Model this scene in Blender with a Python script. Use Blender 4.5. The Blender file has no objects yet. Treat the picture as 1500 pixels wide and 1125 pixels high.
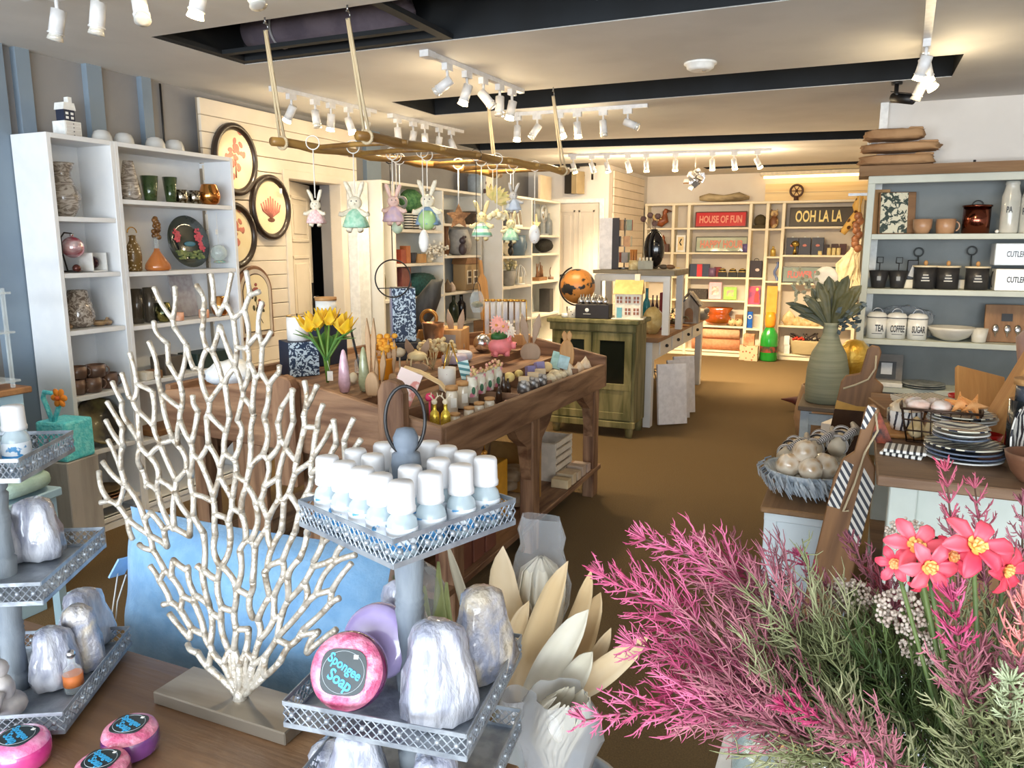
import bpy, bmesh, math, random
from mathutils import Vector, Matrix, Euler, noise
R = math.radians
PI = math.pi
rnd = random.Random(11)
COL = bpy.context.scene.collection
# ------------------------------------------------------------------ camera geometry (also used to measure where things stand)
F = 1127.0; PITCH = R(10.2); YAW = R(24.0); H = 1.5
cy, sy = math.cos(YAW), math.sin(YAW); cp, sp = math.cos(PITCH), math.sin(PITCH)
FWD = Vector((-sy*cp, cy*cp, -sp)); RGT = Vector((cy, sy, 0)); UPV = Vector((-sy*sp, cy*sp, cp))
def ray(px, py): return FWD + RGT*((px-750)/F) + UPV*((562.5-py)/F)
def fZ(px, py, z):
    d = ray(px, py); t = (z-H)/d.z; return Vector((d.x*t, d.y*t, z))
def fY(px, py, y):
    d = ray(px, py); t = y/d.y; return Vector((d.x*t, y, H+d.z*t))
def fX(px, py, x):
    d = ray(px, py); t = x/d.x; return Vector((x, d.y*t, H+d.z*t))
def sc(p): return (Vector(p)-Vector((0, 0, H))).dot(FWD)/F      # metres per photo pixel at a point
def atX(px, z, X):
    k = px-750; dz = z-H
    return Vector((X, (k*(-sy*cp*X-sp*dz)-F*X*cy)/(F*sy-k*cy*cp), z))
def atY(px, z, Y):
    k = px-750; dz = z-H
    return Vector(((k*(cy*cp*Y-sp*dz)-F*Y*sy)/(F*cy+k*sy*cp), Y, z))
# ------------------------------------------------------------------ materials
MATS = {}
def srgb(c):
    return tuple(((v/255)/12.92 if v/255 <= .04045 else ((v/255+.055)/1.055)**2.4) for v in c)
def M(name, c=(200, 200, 200), rough=.55, metal=0, c2=None, kind='noise', scale=12, bump=0, bscale=60, stretch=(1, 1, 1), lo=.4, hi=.6, emit=None, es=0, alpha=None, coat=0, rot=(0, 0, 0), dist=0, detail=4, sheen=0, sss=0):
    if name in MATS: return MATS[name]
    if lo > hi: lo, hi, c, c2 = hi, lo, c2, c
    m = bpy.data.materials.new(name); m.use_nodes = True
    nt = m.node_tree; N = nt.nodes; L = nt.links; N.clear()
    out = N.new('ShaderNodeOutputMaterial'); b = N.new('ShaderNodeBsdfPrincipled')
    L.new(b.outputs[0], out.inputs[0])
    b.inputs['Roughness'].default_value = rough; b.inputs['Metallic'].default_value = metal
    b.inputs['Coat Weight'].default_value = coat
    if sheen: b.inputs['Sheen Weight'].default_value = sheen
    C1 = srgb(c)+(1,); b.inputs['Base Color'].default_value = C1
    tc = N.new('ShaderNodeTexCoord'); mp = N.new('ShaderNodeMapping')
    L.new(tc.outputs['Object'], mp.inputs[0]); mp.inputs['Scale'].default_value = stretch; mp.inputs['Rotation'].default_value = rot
    if c2:
        C2 = srgb(c2)+(1,)
        cr = N.new('ShaderNodeValToRGB'); e = cr.color_ramp.elements
        e[0].position = lo; e[1].position = hi; e[0].color = C1; e[1].color = C2
        if kind in ('stripe', 'wave', 'rings'):
            t = N.new('ShaderNodeTexWave'); t.inputs['Scale'].default_value = scale; t.inputs['Distortion'].default_value = dist; t.inputs['Detail'].default_value = detail
            if kind == 'rings': t.wave_type = 'RINGS'
            o = t.outputs['Fac']
        elif kind == 'voronoi':
            t = N.new('ShaderNodeTexVoronoi'); t.inputs['Scale'].default_value = scale; o = t.outputs['Distance']
        elif kind == 'cells':
            t = N.new('ShaderNodeTexVoronoi'); t.feature = 'DISTANCE_TO_EDGE'; t.inputs['Scale'].default_value = scale; o = t.outputs['Distance']
        elif kind == 'check':
            t = N.new('ShaderNodeTexChecker'); t.inputs['Scale'].default_value = scale; o = t.outputs['Fac']
        else:
            t = N.new('ShaderNodeTexNoise'); t.inputs['Scale'].default_value = scale; t.inputs['Detail'].default_value = detail; t.inputs['Distortion'].default_value = dist; o = t.outputs['Fac']
        L.new(mp.outputs[0], t.inputs['Vector'])
        L.new(o, cr.inputs[0]); L.new(cr.outputs[0], b.inputs['Base Color'])
    if bump:
        t = N.new('ShaderNodeTexNoise'); t.inputs['Scale'].default_value = bscale; t.inputs['Detail'].default_value = 5
        L.new(mp.outputs[0], t.inputs['Vector'])
        bp = N.new('ShaderNodeBump'); bp.inputs['Strength'].default_value = bump; bp.inputs['Distance'].default_value = .01
        L.new(t.outputs['Fac'], bp.inputs['Height']); L.new(bp.outputs[0], b.inputs['Normal'])
    if emit:
        b.inputs['Emission Color'].default_value = srgb(emit)+(1,); b.inputs['Emission Strength'].default_value = es
    if alpha is not None:
        tr = N.new('ShaderNodeBsdfTransparent'); mx = N.new('ShaderNodeMixShader')
        lw = N.new('ShaderNodeLayerWeight'); lw.inputs[0].default_value = .35
        mr = N.new('ShaderNodeMapRange'); mr.inputs['To Min'].default_value = alpha; mr.inputs['To Max'].default_value = min(1, alpha+.55)
        L.new(lw.outputs['Facing'], mr.inputs['Value']); L.new(mr.outputs[0], mx.inputs[0])
        if bump: pass
        L.new(tr.outputs[0], mx.inputs[1]); L.new(b.outputs[0], mx.inputs[2]); L.new(mx.outputs[0], out.inputs[0])
    MATS[name] = m
    return m
def plain(c, rough=.55, metal=0, coat=0):
    return M('paint_%d_%d_%d_%d_%d' % (c[0], c[1], c[2], int(rough*100), int(metal*100)), c, rough, metal, c2=tuple(min(255, int(v*1.05+2)) for v in c), scale=25, coat=coat)
def wood(name, c, c2, axis='x', scale=6, rough=.6, bump=.25):
    st = {'x': (.12, 1, 1), 'y': (1, .12, 1), 'z': (1, 1, .12)}[axis]
    return M(name+'_'+axis, c, rough, c2=c2, kind='noise', scale=scale*4, stretch=st, lo=.3, hi=.7, bump=bump, bscale=scale*14, dist=.6, detail=6)
# ------------------------------------------------------------------ mesh builder
def frame(d):
    d = Vector(d).normalized()
    a = Vector((0, 0, 1)) if abs(d.z) < .9 else Vector((1, 0, 0))
    x = d.cross(a).normalized(); return x, d.cross(x).normalized()
class MB:
    def __init__(s): s.v = []; s.f = []; s.sm = []; s.mi = []
    def add(s, vs, fs, smooth=False, mi=0):
        o = len(s.v); s.v += [Vector(v) for v in vs]
        for f in fs: s.f.append([i+o for i in f]); s.sm.append(smooth); s.mi.append(mi)
        return s
    def box(s, c, d, rz=0, rot=None, mi=0):
        s.nb = getattr(s, 'nb', -1)+1; g = .0004*(s.nb % 8) if min(d) > .009 else 0   # keeps butted boards from sharing a plane
        x, y, z = d[0]/2+g, d[1]/2+g, d[2]/2+g
        m = Euler(rot or (0, 0, rz)).to_matrix()
        vs = [m @ Vector((a*x, b*y, e*z))+Vector(c) for a in (-1, 1) for b in (-1, 1) for e in (-1, 1)]
        return s.add(vs, [(0, 1, 3, 2), (4, 6, 7, 5), (0, 4, 5, 1), (2, 3, 7, 6), (0, 2, 6, 4), (1, 5, 7, 3)], False, mi)
    def span(s, a, b, mi=0):
        return s.box([(a[i]+b[i])/2 for i in range(3)], [abs(b[i]-a[i]) for i in range(3)], mi=mi)
    def lathe(s, prof, c=(0, 0, 0), seg=24, smooth=True, mi=0, closed=True, sx=1, sy_=1, fn=None):
        vs = []; fs = []; n = len(prof)
        for i, (r, z) in enumerate(prof):
            for k in range(seg):
                a = 2*PI*k/seg; q = r*(fn(a, z) if fn else 1)
                vs.append((c[0]+q*math.cos(a)*sx, c[1]+q*math.sin(a)*sy_, c[2]+z))
        for i in range(n-1):
            for k in range(seg):
                k2 = (k+1) % seg; fs.append((i*seg+k, i*seg+k2, (i+1)*seg+k2, (i+1)*seg+k))
        s.add(vs, fs, smooth, mi)
        o = len(s.v)-len(vs)
        if closed:
            if prof[0][0] > 1e-5: s.f.append([o+k for k in range(seg)][::-1]); s.sm.append(False); s.mi.append(mi)
            if prof[-1][0] > 1e-5: s.f.append([o+(n-1)*seg+k for k in range(seg)]); s.sm.append(False); s.mi.append(mi)
        return s
    def cyl(s, c, r, h, seg=20, r2=None, mi=0): return s.lathe([(r, 0), (r if r2 is None else r2, h)], c, seg, mi=mi)
    def tube(s, pts, r, seg=8, cap=True, mi=0, smooth=True):
        pts = [Vector(p) for p in pts]; n = len(pts)
        rs = r if isinstance(r, (list, tuple)) else [r]*n
        vs = []; fs = []; px = None
        for i, p in enumerate(pts):
            d = (pts[min(i+1, n-1)]-pts[max(i-1, 0)])
            if d.length < 1e-9: d = Vector((0, 0, 1))
            d.normalize()
            if px is None: x, y = frame(d)
            else:
                x = px-d*px.dot(d)
                x = x.normalized() if x.length > 1e-6 else frame(d)[0]
                y = d.cross(x)
            px = x
            for k in range(seg):
                a = 2*PI*k/seg; vs.append(p+(x*math.cos(a)+y*math.sin(a))*rs[i])
        for i in range(n-1):
            for k in range(seg):
                k2 = (k+1) % seg; fs.append((i*seg+k, i*seg+k2, (i+1)*seg+k2, (i+1)*seg+k))
        if cap: fs += [tuple(range(seg))[::-1], tuple((n-1)*seg+k for k in range(seg))]
        return s.add(vs, fs, smooth, mi)
    def ring(s, c, r, t, axis='z', seg=28, ts=8, sx=1, sz=1, a0=0, a1=2*PI, mi=0):
        pts = []; full = abs(a1-a0-2*PI) < 1e-6; n = seg
        for k in range(n+1):
            a = a0+(a1-a0)*k/n; u, v = r*sx*math.cos(a), r*sz*math.sin(a)
            pts.append(Vector(c)+Vector({'z': (u, v, 0), 'y': (u, 0, v), 'x': (0, u, v)}[axis]))
        return s.tube(pts, t, ts, cap=not full, mi=mi)
    def ell(s, c, r, seg=16, rot=None, jit=0, js=3, mi=0, seed=0, smooth=True, sq=1):
        if not isinstance(r, (list, tuple)): r = (r, r, r)
        rings = max(5, seg//2); vs = []; fs = []
        m = Euler(rot or (0, 0, 0)).to_matrix(); cc = Vector(c)
        def pt(th, ph):
            def pw(v): return math.copysign(abs(v)**sq, v)
            d = Vector((pw(math.sin(th))*pw(math.cos(ph)), pw(math.sin(th))*pw(math.sin(ph)), pw(math.cos(th))))
            k = 1+jit*noise.noise(d*js+Vector((seed*3.7, seed*1.3, 0))) if jit else 1
            return m @ Vector((d.x*r[0]*k, d.y*r[1]*k, d.z*r[2]*k))+cc
        vs.append(pt(0, 0))
        for i in range(1, rings):
            for k in range(seg): vs.append(pt(PI*i/rings, 2*PI*k/seg))
        vs.append(pt(PI, 0))
        for k in range(seg): fs.append((0, 1+k, 1+(k+1) % seg))
        for i in range(rings-2):
            for k in range(seg):
                k2 = (k+1) % seg; a = 1+i*seg; fs.append((a+k, a+seg+k, a+seg+k2, a+k2))
        e = len(vs)-1; a = 1+(rings-2)*seg
        for k in range(seg): fs.append((a+k, e, a+(k+1) % seg))
        return s.add(vs, fs, smooth, mi)
    def prism(s, poly, d, c=(0, 0, 0), ax='y', rot=None, mi=0, smooth=False):
        """polygon (u,v) in the plane facing axis ax, thickness d centred on c"""
        n = len(poly); m = Euler(rot or (0, 0, 0)).to_matrix(); vs = []
        for q in (-d/2, d/2):
            for u, v in poly:
                p = {'y': (u, q, v), 'x': (q, u, v), 'z': (u, v, q)}[ax]
                vs.append(m @ Vector(p)+Vector(c))
        fs = [tuple(range(n)), tuple(range(n, 2*n))[::-1]]
        s.add(vs, fs, False, mi)
        o = len(s.v)-len(vs)
        for i in range(n):
            j = (i+1) % n; s.f.append([o+j, o+i, o+n+i, o+n+j]); s.sm.append(smooth); s.mi.append(mi)
        return s
    def leaf(s, pts, ws, up=(0, 0, 1), fold=.25, th=.0012, mi=0, smooth=True, cup=0):
        """a blade along pts with half-widths ws; three ribs, thickened"""
        pts = [Vector(p) for p in pts]; n = len(pts); vs = []; fs = []
        for sgn in (1, -1):
            for i, p in enumerate(pts):
                d = (pts[min(i+1, n-1)]-pts[max(i-1, 0)]).normalized()
                x = d.cross(Vector(up)); x = x.normalized() if x.length > 1e-5 else frame(d)[0]
                nn = x.cross(d)
                for q in (-1, -.5, 0, .5, 1):
                    vs.append(p+x*ws[i]*q+nn*(abs(q)**1.5*fold*ws[i])+nn*th*sgn*.5)
        K = 5; o2 = n*K
        for i in range(n-1):
            for q in range(K-1):
                a = i*K+q; fs.append((a, a+1, a+K+1, a+K)); fs.append((o2+a, o2+a+K, o2+a+K+1, o2+a+1))
            for q, in ((0,), (K-1,)):
                a = i*K+q; fs.append((a, a+K, o2+a+K, o2+a) if q == 0 else (a, o2+a, o2+a+K, a+K))
        return s.add(vs, fs, smooth, mi)
    def build(s, name, mats, parent=None, loc=(0, 0, 0), rot=(0, 0, 0), bevel=0, seg=1, sub=0):
        me = bpy.data.meshes.new(name); me.from_pydata([tuple(v) for v in s.v], [], s.f)
        me.polygons.foreach_set('use_smooth', s.sm); me.polygons.foreach_set('material_index', s.mi)
        for m in (mats if isinstance(mats, (list, tuple)) else [mats]): me.materials.append(m)
        bm = bmesh.new(); bm.from_mesh(me); bmesh.ops.recalc_face_normals(bm, faces=bm.faces); bm.to_mesh(me); bm.free()
        me.update()
        o = bpy.data.objects.new(name, me); COL.objects.link(o)
        o.location = loc; o.rotation_euler = rot
        if parent: o.parent = parent
        if bevel:
            b = o.modifiers.new('bevel', 'BEVEL'); b.width = bevel; b.segments = seg; b.limit_method = 'ANGLE'; b.angle_limit = R(40)
        if sub:
            b = o.modifiers.new('sub', 'SUBSURF'); b.levels = sub; b.render_levels = sub
        return o
def tag(o, label, cat, group=None, kind=None):
    o['label'] = label; o['category'] = cat
    if group: o['group'] = group
    if kind: o['kind'] = kind
    return o
def T(name, label, cat, loc=(0, 0, 0), rz=0, group=None, rot=None):
    o = bpy.data.objects.new(name, None); COL.objects.link(o); o.empty_display_size = .05
    o.location = loc; o.rotation_euler = rot or (0, 0, rz)
    return tag(o, label, cat, group)
def S(name, label, cat, mb, mat, loc=(0, 0, 0), rz=0, group=None, rot=None, bevel=0, seg=1):
    return tag(mb.build(name, mat, None, loc, rot or (0, 0, rz), bevel, seg), label, cat, group)
def ST(name, mb, mat, bevel=0):
    o = mb.build(name, mat, bevel=bevel); o['kind'] = 'structure'; return o
def dup(root, loc, rz=None, label=None, group=None, scale=None):
    r = root.copy(); COL.objects.link(r); r.location = loc
    if rz is not None: r.rotation_euler = (0, 0, rz)
    if label: r['label'] = label
    if group: r['group'] = group
    if scale: r.scale = (scale,)*3
    for ch in list(root.children):
        c = ch.copy(); COL.objects.link(c); c.parent = r
        for g in list(ch.children):
            d = g.copy(); COL.objects.link(d); d.parent = c
    return r
def text(body, size, mat, parent, loc, rot=(PI/2, 0, 0), name='lettering', ext=.0008, wide=1, align='CENTER', offset=0, label=None):
    cu = bpy.data.curves.new(name, 'FONT'); cu.body = body; cu.size = size; cu.extrude = ext; cu.offset = offset
    cu.align_x = align; cu.align_y = 'CENTER'; cu.resolution_u = 3
    cu.materials.append(mat)
    tmp = bpy.data.objects.new('tmp', cu); COL.objects.link(tmp); bpy.context.view_layer.update()
    me = bpy.data.meshes.new_from_object(tmp.evaluated_get(bpy.context.evaluated_depsgraph_get())); bpy.data.objects.remove(tmp); bpy.data.curves.remove(cu)
    me.name = name; me.materials.clear(); me.materials.append(mat)
    o = bpy.data.objects.new(name, me); COL.objects.link(o); o.parent = parent; o.location = loc; o.rotation_euler = rot; o.scale = (wide, 1, 1)
    return o
def bez(a, b, bow, n=8):
    a, b, bow = Vector(a), Vector(b), Vector(bow)
    return [a.lerp(b, i/n)+bow*math.sin(PI*i/n) for i in range(n+1)]
# ------------------------------------------------------------------ shared materials
WHITE = plain((232, 232, 228), .5); SHELF = M('white_shelf_paint', (226, 229, 232), .5, c2=(232, 234, 235), scale=8)
BLACK = plain((22, 21, 22), .45); CREAMC = plain((226, 214, 186), .5); CERAMIC = plain((226, 224, 216), .25, coat=.3)
DKWOOD = wood('dark_brown_wood', (70, 46, 30), (98, 68, 44), 'x'); MIDWOOD = wood('mid_brown_wood', (120, 84, 52), (150, 108, 68), 'x')
OAK = wood('pale_oak', (176, 128, 76), (202, 156, 100), 'z'); ROPE = M('twine', (206, 190, 158), .9, c2=(182, 164, 130), kind='stripe', scale=60)
GOLD = plain((214, 170, 80), .25, 1); SILVER = plain((205, 205, 208), .2, 1); STEEL = plain((150, 152, 155), .3, 1)
GLASS = M('clear_glass', (225, 235, 235), .05, alpha=.1, coat=.5)
PLASTIC = M('clear_cellophane', (225, 230, 235), .12, alpha=.12, coat=.6)
STRINGW = plain((225, 222, 214), .8)
DAY_W = 130; EXPO = 0.45
# ================================================================== ROOM
FLOORM = M('brown_carpet', (94, 74, 44), .95, c2=(112, 90, 54), scale=160, bump=.5, bscale=260, detail=9, lo=.3, hi=.7)
CEILM = M('ceiling_plaster', (206, 204, 200), .85, c2=(214, 212, 208), scale=2.5, bump=.12, bscale=8)
GREYWALL = M('grey_wall_paint', (140, 138, 138), .8, c2=(148, 146, 145), scale=3)
BATTEN = M('blue_grey_batten', (120, 136, 152), .6, c2=(128, 144, 158), scale=3)
WALLW = M('off_white_wall', (220, 214, 206), .75, c2=(226, 220, 212), scale=3)
SLAT = M('cream_slat_board', (226, 214, 194), .55, c2=(232, 220, 202), scale=5)
BLK = M('black_void_paint', (14, 18, 22), .8, c2=(20, 25, 30), scale=4)
ST('floor', MB().span((-5.2, -3.8, -.05), (4.1, 11.3, 0)), FLOORM)
w = MB()
for a, b in (((-3.95, -3.6, 0), (-3.85, 4.52, 2.6)), ((-3.95, 5.12, 0), (-3.85, 9.15, 2.6)), ((-3.95, 4.52, 1.97), (-3.85, 5.12, 2.6))): w.span(a, b)
ST('wall_left', w, GREYWALL)
ST('wall_back', MB().span((-2.9, 10.98, 0), (.2, 11.08, 2.6)), M('warm_back_wall', (228, 216, 200), .7, c2=(232, 222, 206), scale=3))
ST('wall_right', MB().span((.1, 6.05, 0), (4, 6.15, 2.6)), WALLW)
ST('wall_partition', MB().span((.1, 6.15, 0), (.2, 11, 2.6)), WALLW)
ST('wall_far_right', MB().span((3.95, -3.6, 0), (4.05, 6.05, 2.6)), WALLW)
ST('wall_door_side', MB().span((-3.95, 9.15, 0), (-2.8, 9.25, 2.6)), WALLW)
ST('wall_alcove', MB().span((-2.9, 9.25, 0), (-2.8, 11, 2.6)), WALLW)
w = MB(); w.span((-3.95, -3.7, 0), (4.05, -3.6, .4)); w.span((-3.95, -3.7, 2.35), (4.05, -3.6, 2.6))
for x in (-3.95, -1.3, 1.3, 3.85): w.span((x, -3.7, .4), (x+.1, -3.6, 2.35))
ST('wall_front', w, WALLW)
# dark store room behind the open door
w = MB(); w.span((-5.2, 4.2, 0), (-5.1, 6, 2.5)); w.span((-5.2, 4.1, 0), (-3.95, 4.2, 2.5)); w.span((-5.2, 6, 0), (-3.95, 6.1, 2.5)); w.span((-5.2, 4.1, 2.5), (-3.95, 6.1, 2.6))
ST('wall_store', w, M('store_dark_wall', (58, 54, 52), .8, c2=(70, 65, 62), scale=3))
# ceiling with four recessed slots
slots = [(-3.07, 4.0, 2.78, 2.78, 3.39, 3.44), (-2.95, .41, 4.63, 4.68, 5.22, 5.26), (-3.6, .1, 6.75, 7.35, 7.28, 7.95), (-1.84, .1, 9.92, 9.95, 10.2, 10.3)]
w = MB(); X0, X1 = -3.95, 4.05
def ln(s, x, k):  # slot edge Y at x: k=0 near edge, 1 far edge
    a, b = (s[2], s[3]) if k == 0 else (s[4], s[5]); return a+(b-a)*(x-s[0])/(s[1]-s[0])
def quad(p): w.prism(p, .004, (0, 0, 2.452), 'z')
prev = lambda x: -3.7
for s in slots:
    near = (lambda s: lambda x: ln(s, x, 0))(s); far = (lambda s: lambda x: ln(s, x, 1))(s)
    x1 = X1 if s[1] > .2 or s[1] == .1 else s[1]
    quad([(X0, prev(X0)), (X1, prev(X1)), (X1, near(X1)), (X0, near(X0))])
    quad([(X0, near(X0)), (s[0], near(s[0])), (s[0], far(s[0])), (X0, far(X0))])
    if s[1] < 4: quad([(s[1], near(s[1])), (X1, near(X1)), (X1, far(X1)), (s[1], far(s[1]))])
    prev = far
quad([(X0, prev(X0)), (X1, prev(X1)), (X1, 11.1), (X0, 11.1)])
ST('ceiling', w, CEILM)
for s in slots:
    r = MB(); a, b, c, d = (s[0], ln(s, s[0], 0)), (s[1], ln(s, s[1], 0)), (s[1], ln(s, s[1], 1)), (s[0], ln(s, s[0], 1))
    def off(p, dx, dy): return (p[0]+dx, p[1]+dy)
    for p, q, ox, oy in ((a, b, 0, -.03), (d, c, 0, .03), (a, d, -.03, 0), (b, c, .03, 0)):
        r.prism([p, q, off(q, ox, oy), off(p, ox, oy)], .35, (0, 0, 2.6265), 'z')
    r.prism([off(a, -.03, -.03), off(b, .03, -.03), off(c, .03, .03), off(d, -.03, .03)], .03, (0, 0, 2.8), 'z')
    o = ST('ceiling_recess', r, BLK)
bq = fZ(495, 42, 2.56); bq.y = min(3.28, max(2.92, bq.y))
ST('beam', MB().span((bq.x-.6, bq.y-.1, 2.455), (bq.x+.6, bq.y-.06, 2.475)).span((bq.x-.6, bq.y+.06, 2.455), (bq.x+.6, bq.y+.1, 2.475)).span((bq.x-.63, 2.76, 2.455), (bq.x-.58, 3.42, 2.475)).span((bq.x+.58, 2.76, 2.455), (bq.x+.63, 3.42, 2.475)), BLK)
t = T('cloth_bundle', 'grey purple cloth bundle rolled up inside the dark ceiling recess', 'bundle', (bq.x, min(3.28, max(2.92, bq.y)), 2.565))
MB().lathe([(.001, -.5), (.06, -.49), (.082, -.35), (.08, 0), (.085, .3), (.07, .46), (.001, .5)], seg=18, fn=lambda a, z: 1+.06*math.sin(3*a+9*z)).build('roll', M('bundle_cloth', (84, 76, 88), .9, c2=(104, 95, 106), scale=7, bump=.5, bscale=14), t, rot=(0, PI/2, 0))
MB().ring((0, 0, 0), .086, .006, 'x').build('strap', plain((150, 150, 155)), t, (-.28, 0, 0))
# left wall battens, cable, slat wall, skirting
k = 0
for x0, x1 in ((-40, 6), (24, 45), (128, 150), (208, 222), (535, 556)):
    ya, yb = atX(x0, 2.3, -3.82).y, atX(x1, 2.3, -3.82).y; k += 1
    ST('trim_%d' % k, MB().span((-3.85, ya, 0), (-3.81, yb, 2.45)), BATTEN)
S('wall_cable', 'thin black cable running down the grey wall behind the bookcase', 'cable', MB().tube([(-3.84, atX(237, 2.3, -3.84).y, z) for z in (2.44, 2.2, 1.9)], .006), BLACK)
def slatwall(nm, x, ya, yb, z0, z1, skip=None):
    m = MB(); z = z0
    while z < z1-.02:
        y1 = yb
        if skip and z+.05 < skip[1]: m.span((x, ya, z), (x+.018, skip[0], z+.093))
        else: m.span((x, ya, z), (x+.018, y1, z+.093))
        z += .1
    m.span((x-.02, ya, z0), (x+.003, skip[0] if skip else yb, skip[1] if skip else z), mi=1)
    if skip: m.span((x-.02, ya, skip[1]+.03), (x+.003, yb, z), mi=1)
    o = m.build(nm, [SLAT, M('slat_groove', (150, 136, 116), .8, c2=(140, 126, 106))], bevel=.003); o['kind'] = 'structure'
slatwall('wall_slats_left', -3.78, 3.74, 5.36, .1, 2.36, (4.47, 1.97))
slatwall('wall_slats_back', -2.798, 9.3, 10.75, .3, 2.38)
ST('baseboard_left', MB().span((-3.85, 2.0, 0), (-3.83, 4.45, .1)), WHITE)
# door one (ajar) with its frame
DOORW = M('door_cream_paint', (226, 214, 194), .45, c2=(232, 221, 203), scale=5)
ST('trim_6', MB().span((-3.86, 4.46, 0), (-3.75, 4.52, 2.02)).span((-3.86, 5.12, 0), (-3.75, 5.2, 2.02)).span((-3.86, 4.46, 1.97), (-3.75, 5.2, 2.03)), DOORW, .004)
ST('trim_7', MB().span((-3.85, 5.2, 0), (-3.66, 5.36, 2.0)), WHITE, .004)
def door(name, wd, ht, loc, rz, panels, mat):
    t = bpy.data.objects.new(name, None); COL.objects.link(t); t.location = loc; t.rotation_euler = (0, 0, rz); t['kind'] = 'structure'
    m = MB().span((0, -.02, 0), (wd, .02, ht)); m.build('door_leaf', mat, t)
    m = MB()
    for (u0, u1, v0, v1) in panels:
        for s in (-1,):
            y = s*.02
            for a, b in (((u0, v0), (u1, v0+.025)), ((u0, v1-.025), (u1, v1)), ((u0, v0), (u0+.025, v1)), ((u1-.025, v0), (u1, v1))):
                m.span((a[0], y-.008, a[1]), (b[0], y, b[1]))
            m.span((u0+.06, y-.006, v0+.06), (u1-.06, y, v1-.06))
    m.build('door_panel', mat, t, bevel=.004); return t
d = door('door_1', .6, 1.96, (-3.82, 4.525, 0.005), R(90+22), [(.09, .51, .12, .78), (.09, .51, .92, 1.42), (.09, .51, 1.52, 1.86)], DOORW)
MB().span((.54, -.03, .95), (.575, -.02, 1.2)).build('lock_plate', BLACK, d)
MB().tube([(.557, -.03, 1.09), (.557, -.065, 1.09), (.44, -.065, 1.09)], .008).build('door_handle', STEEL, d)
d = door('door_2', .56, 2.0, (-3.47, 9.14, 0.005), 0, [(.05, .26, .2, 1.92), (.3, .51, .2, 1.92)], M('far_door_paint', (206, 196, 182), .5, c2=(214, 204, 190), scale=4))
MB().tube([(.05, -.02, 1.12), (.05, -.06, 1.12), (.14, -.06, 1.14)], .012).build('door_handle', BLACK, d)
ST('trim_8', MB().span((-3.53, 9.1, 0), (-3.475, 9.15, 2.06)).span((-2.9, 9.1, 0), (-2.84, 9.15, 2.06)).span((-3.53, 9.1, 2.01), (-2.84, 9.15, 2.06)), WHITE, .004)
ST('trim_9', MB().span((.06, 6.0, 0), (.11, 6.06, 2.45)), WHITE)
ST('trim_10', MB().span((-1.2, 10.95, 2.06), (.1, 10.98, 2.18)).span((-1.2, 10.95, 2.185), (.1, 10.98, 2.3)), M('pine_cladding', (232, 208, 156), .5, c2=(222, 194, 140), scale=6, stretch=(.15, 1, 4)))
# fluorescent batten on the back wall
t = T('ceiling_strip_light', 'long cream strip light fitting along the top of the back wall', 'light', (-.62, 10.86, 2.39))
MB().box((0, 0, .03), (1.28, .1, .05)).build('housing', CREAMC, t, bevel=.006); MB().tube([(-.6, 0, -.012), (.6, 0, -.012)], .016).build('tube', M('tube_glow', (255, 238, 200), .4, emit=(255, 214, 140), es=4), t)
# ------------------------------------------------------------------ ceiling bits
p = fZ(1026, 92, 2.45)
t = T('smoke_detector', 'round white smoke detector on the ceiling between the dark recesses', 'smoke detector', (p.x, p.y, 2.41))
MB().lathe([(.05, 0), (.07, .012), (.075, .03), (.085, .032), (.085, .04)], seg=28).build('body', WHITE, t); MB().cyl((.02, 0, -.004), .012, .006, 10).build('sensor', STEEL, t)
t = T('ceiling_camera', 'black bullet security camera hanging from the ceiling near the right wall', 'camera', (.13, 5.3, 2.45)); t.scale = (.68,)*3
MB().cyl((0, 0, -.02), .045, .02, 16).tube([(0, 0, -.02), (0, 0, -.09), (.02, -.02, -.12)], .018).build('mount', BLACK, t)
MB().tube([(-.02, .04, -.12), (.13, -.1, -.17)], .042, 14).build('housing', BLACK, t); MB().tube([(.13, -.1, -.17), (.133, -.103, -.171)], .03, 12).build('lens', plain((40, 40, 48), .1), t)
MB().box((.08, -.05, -.105), (.26, .09, .006), rot=(0, R(14), R(-40))).build('hood', BLACK, t)
t = T('motion_sensor', 'small white alarm sensor box high beside the partition corner', 'sensor', (.045, 6.4, 2.25))
MB().box((0, 0, 0), (.1, .06, .14)).build('body', WHITE, t, bevel=.01); MB().box((.01, -.032, -.02), (.07, .01, .06)).build('lens', STEEL, t); MB().box((.05, 0, 0), (.06, .03, .03)).build('bracket', WHITE, t)
p = atY(1018, 2.2, 8.3)
t = T('mirror_ornament', 'silver faceted mirror ornament hanging from the ceiling before the back shelves', 'ornament', (p.x, 8.3, 2.18))
b = MB()
for i in range(26):
    v = Vector((rnd.gauss(0, 1), rnd.gauss(0, 1), rnd.gauss(0, 1))).normalized()*.09*rnd.uniform(.5, 1); b.box(v, (.055, .055, .012), rot=(rnd.uniform(0, 3), rnd.uniform(0, 3), 0))
b.build('facets', SILVER, t); MB().tube([(0, 0, .07), (0, 0, .27)], .003).build('wire', STEEL, t)
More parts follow.
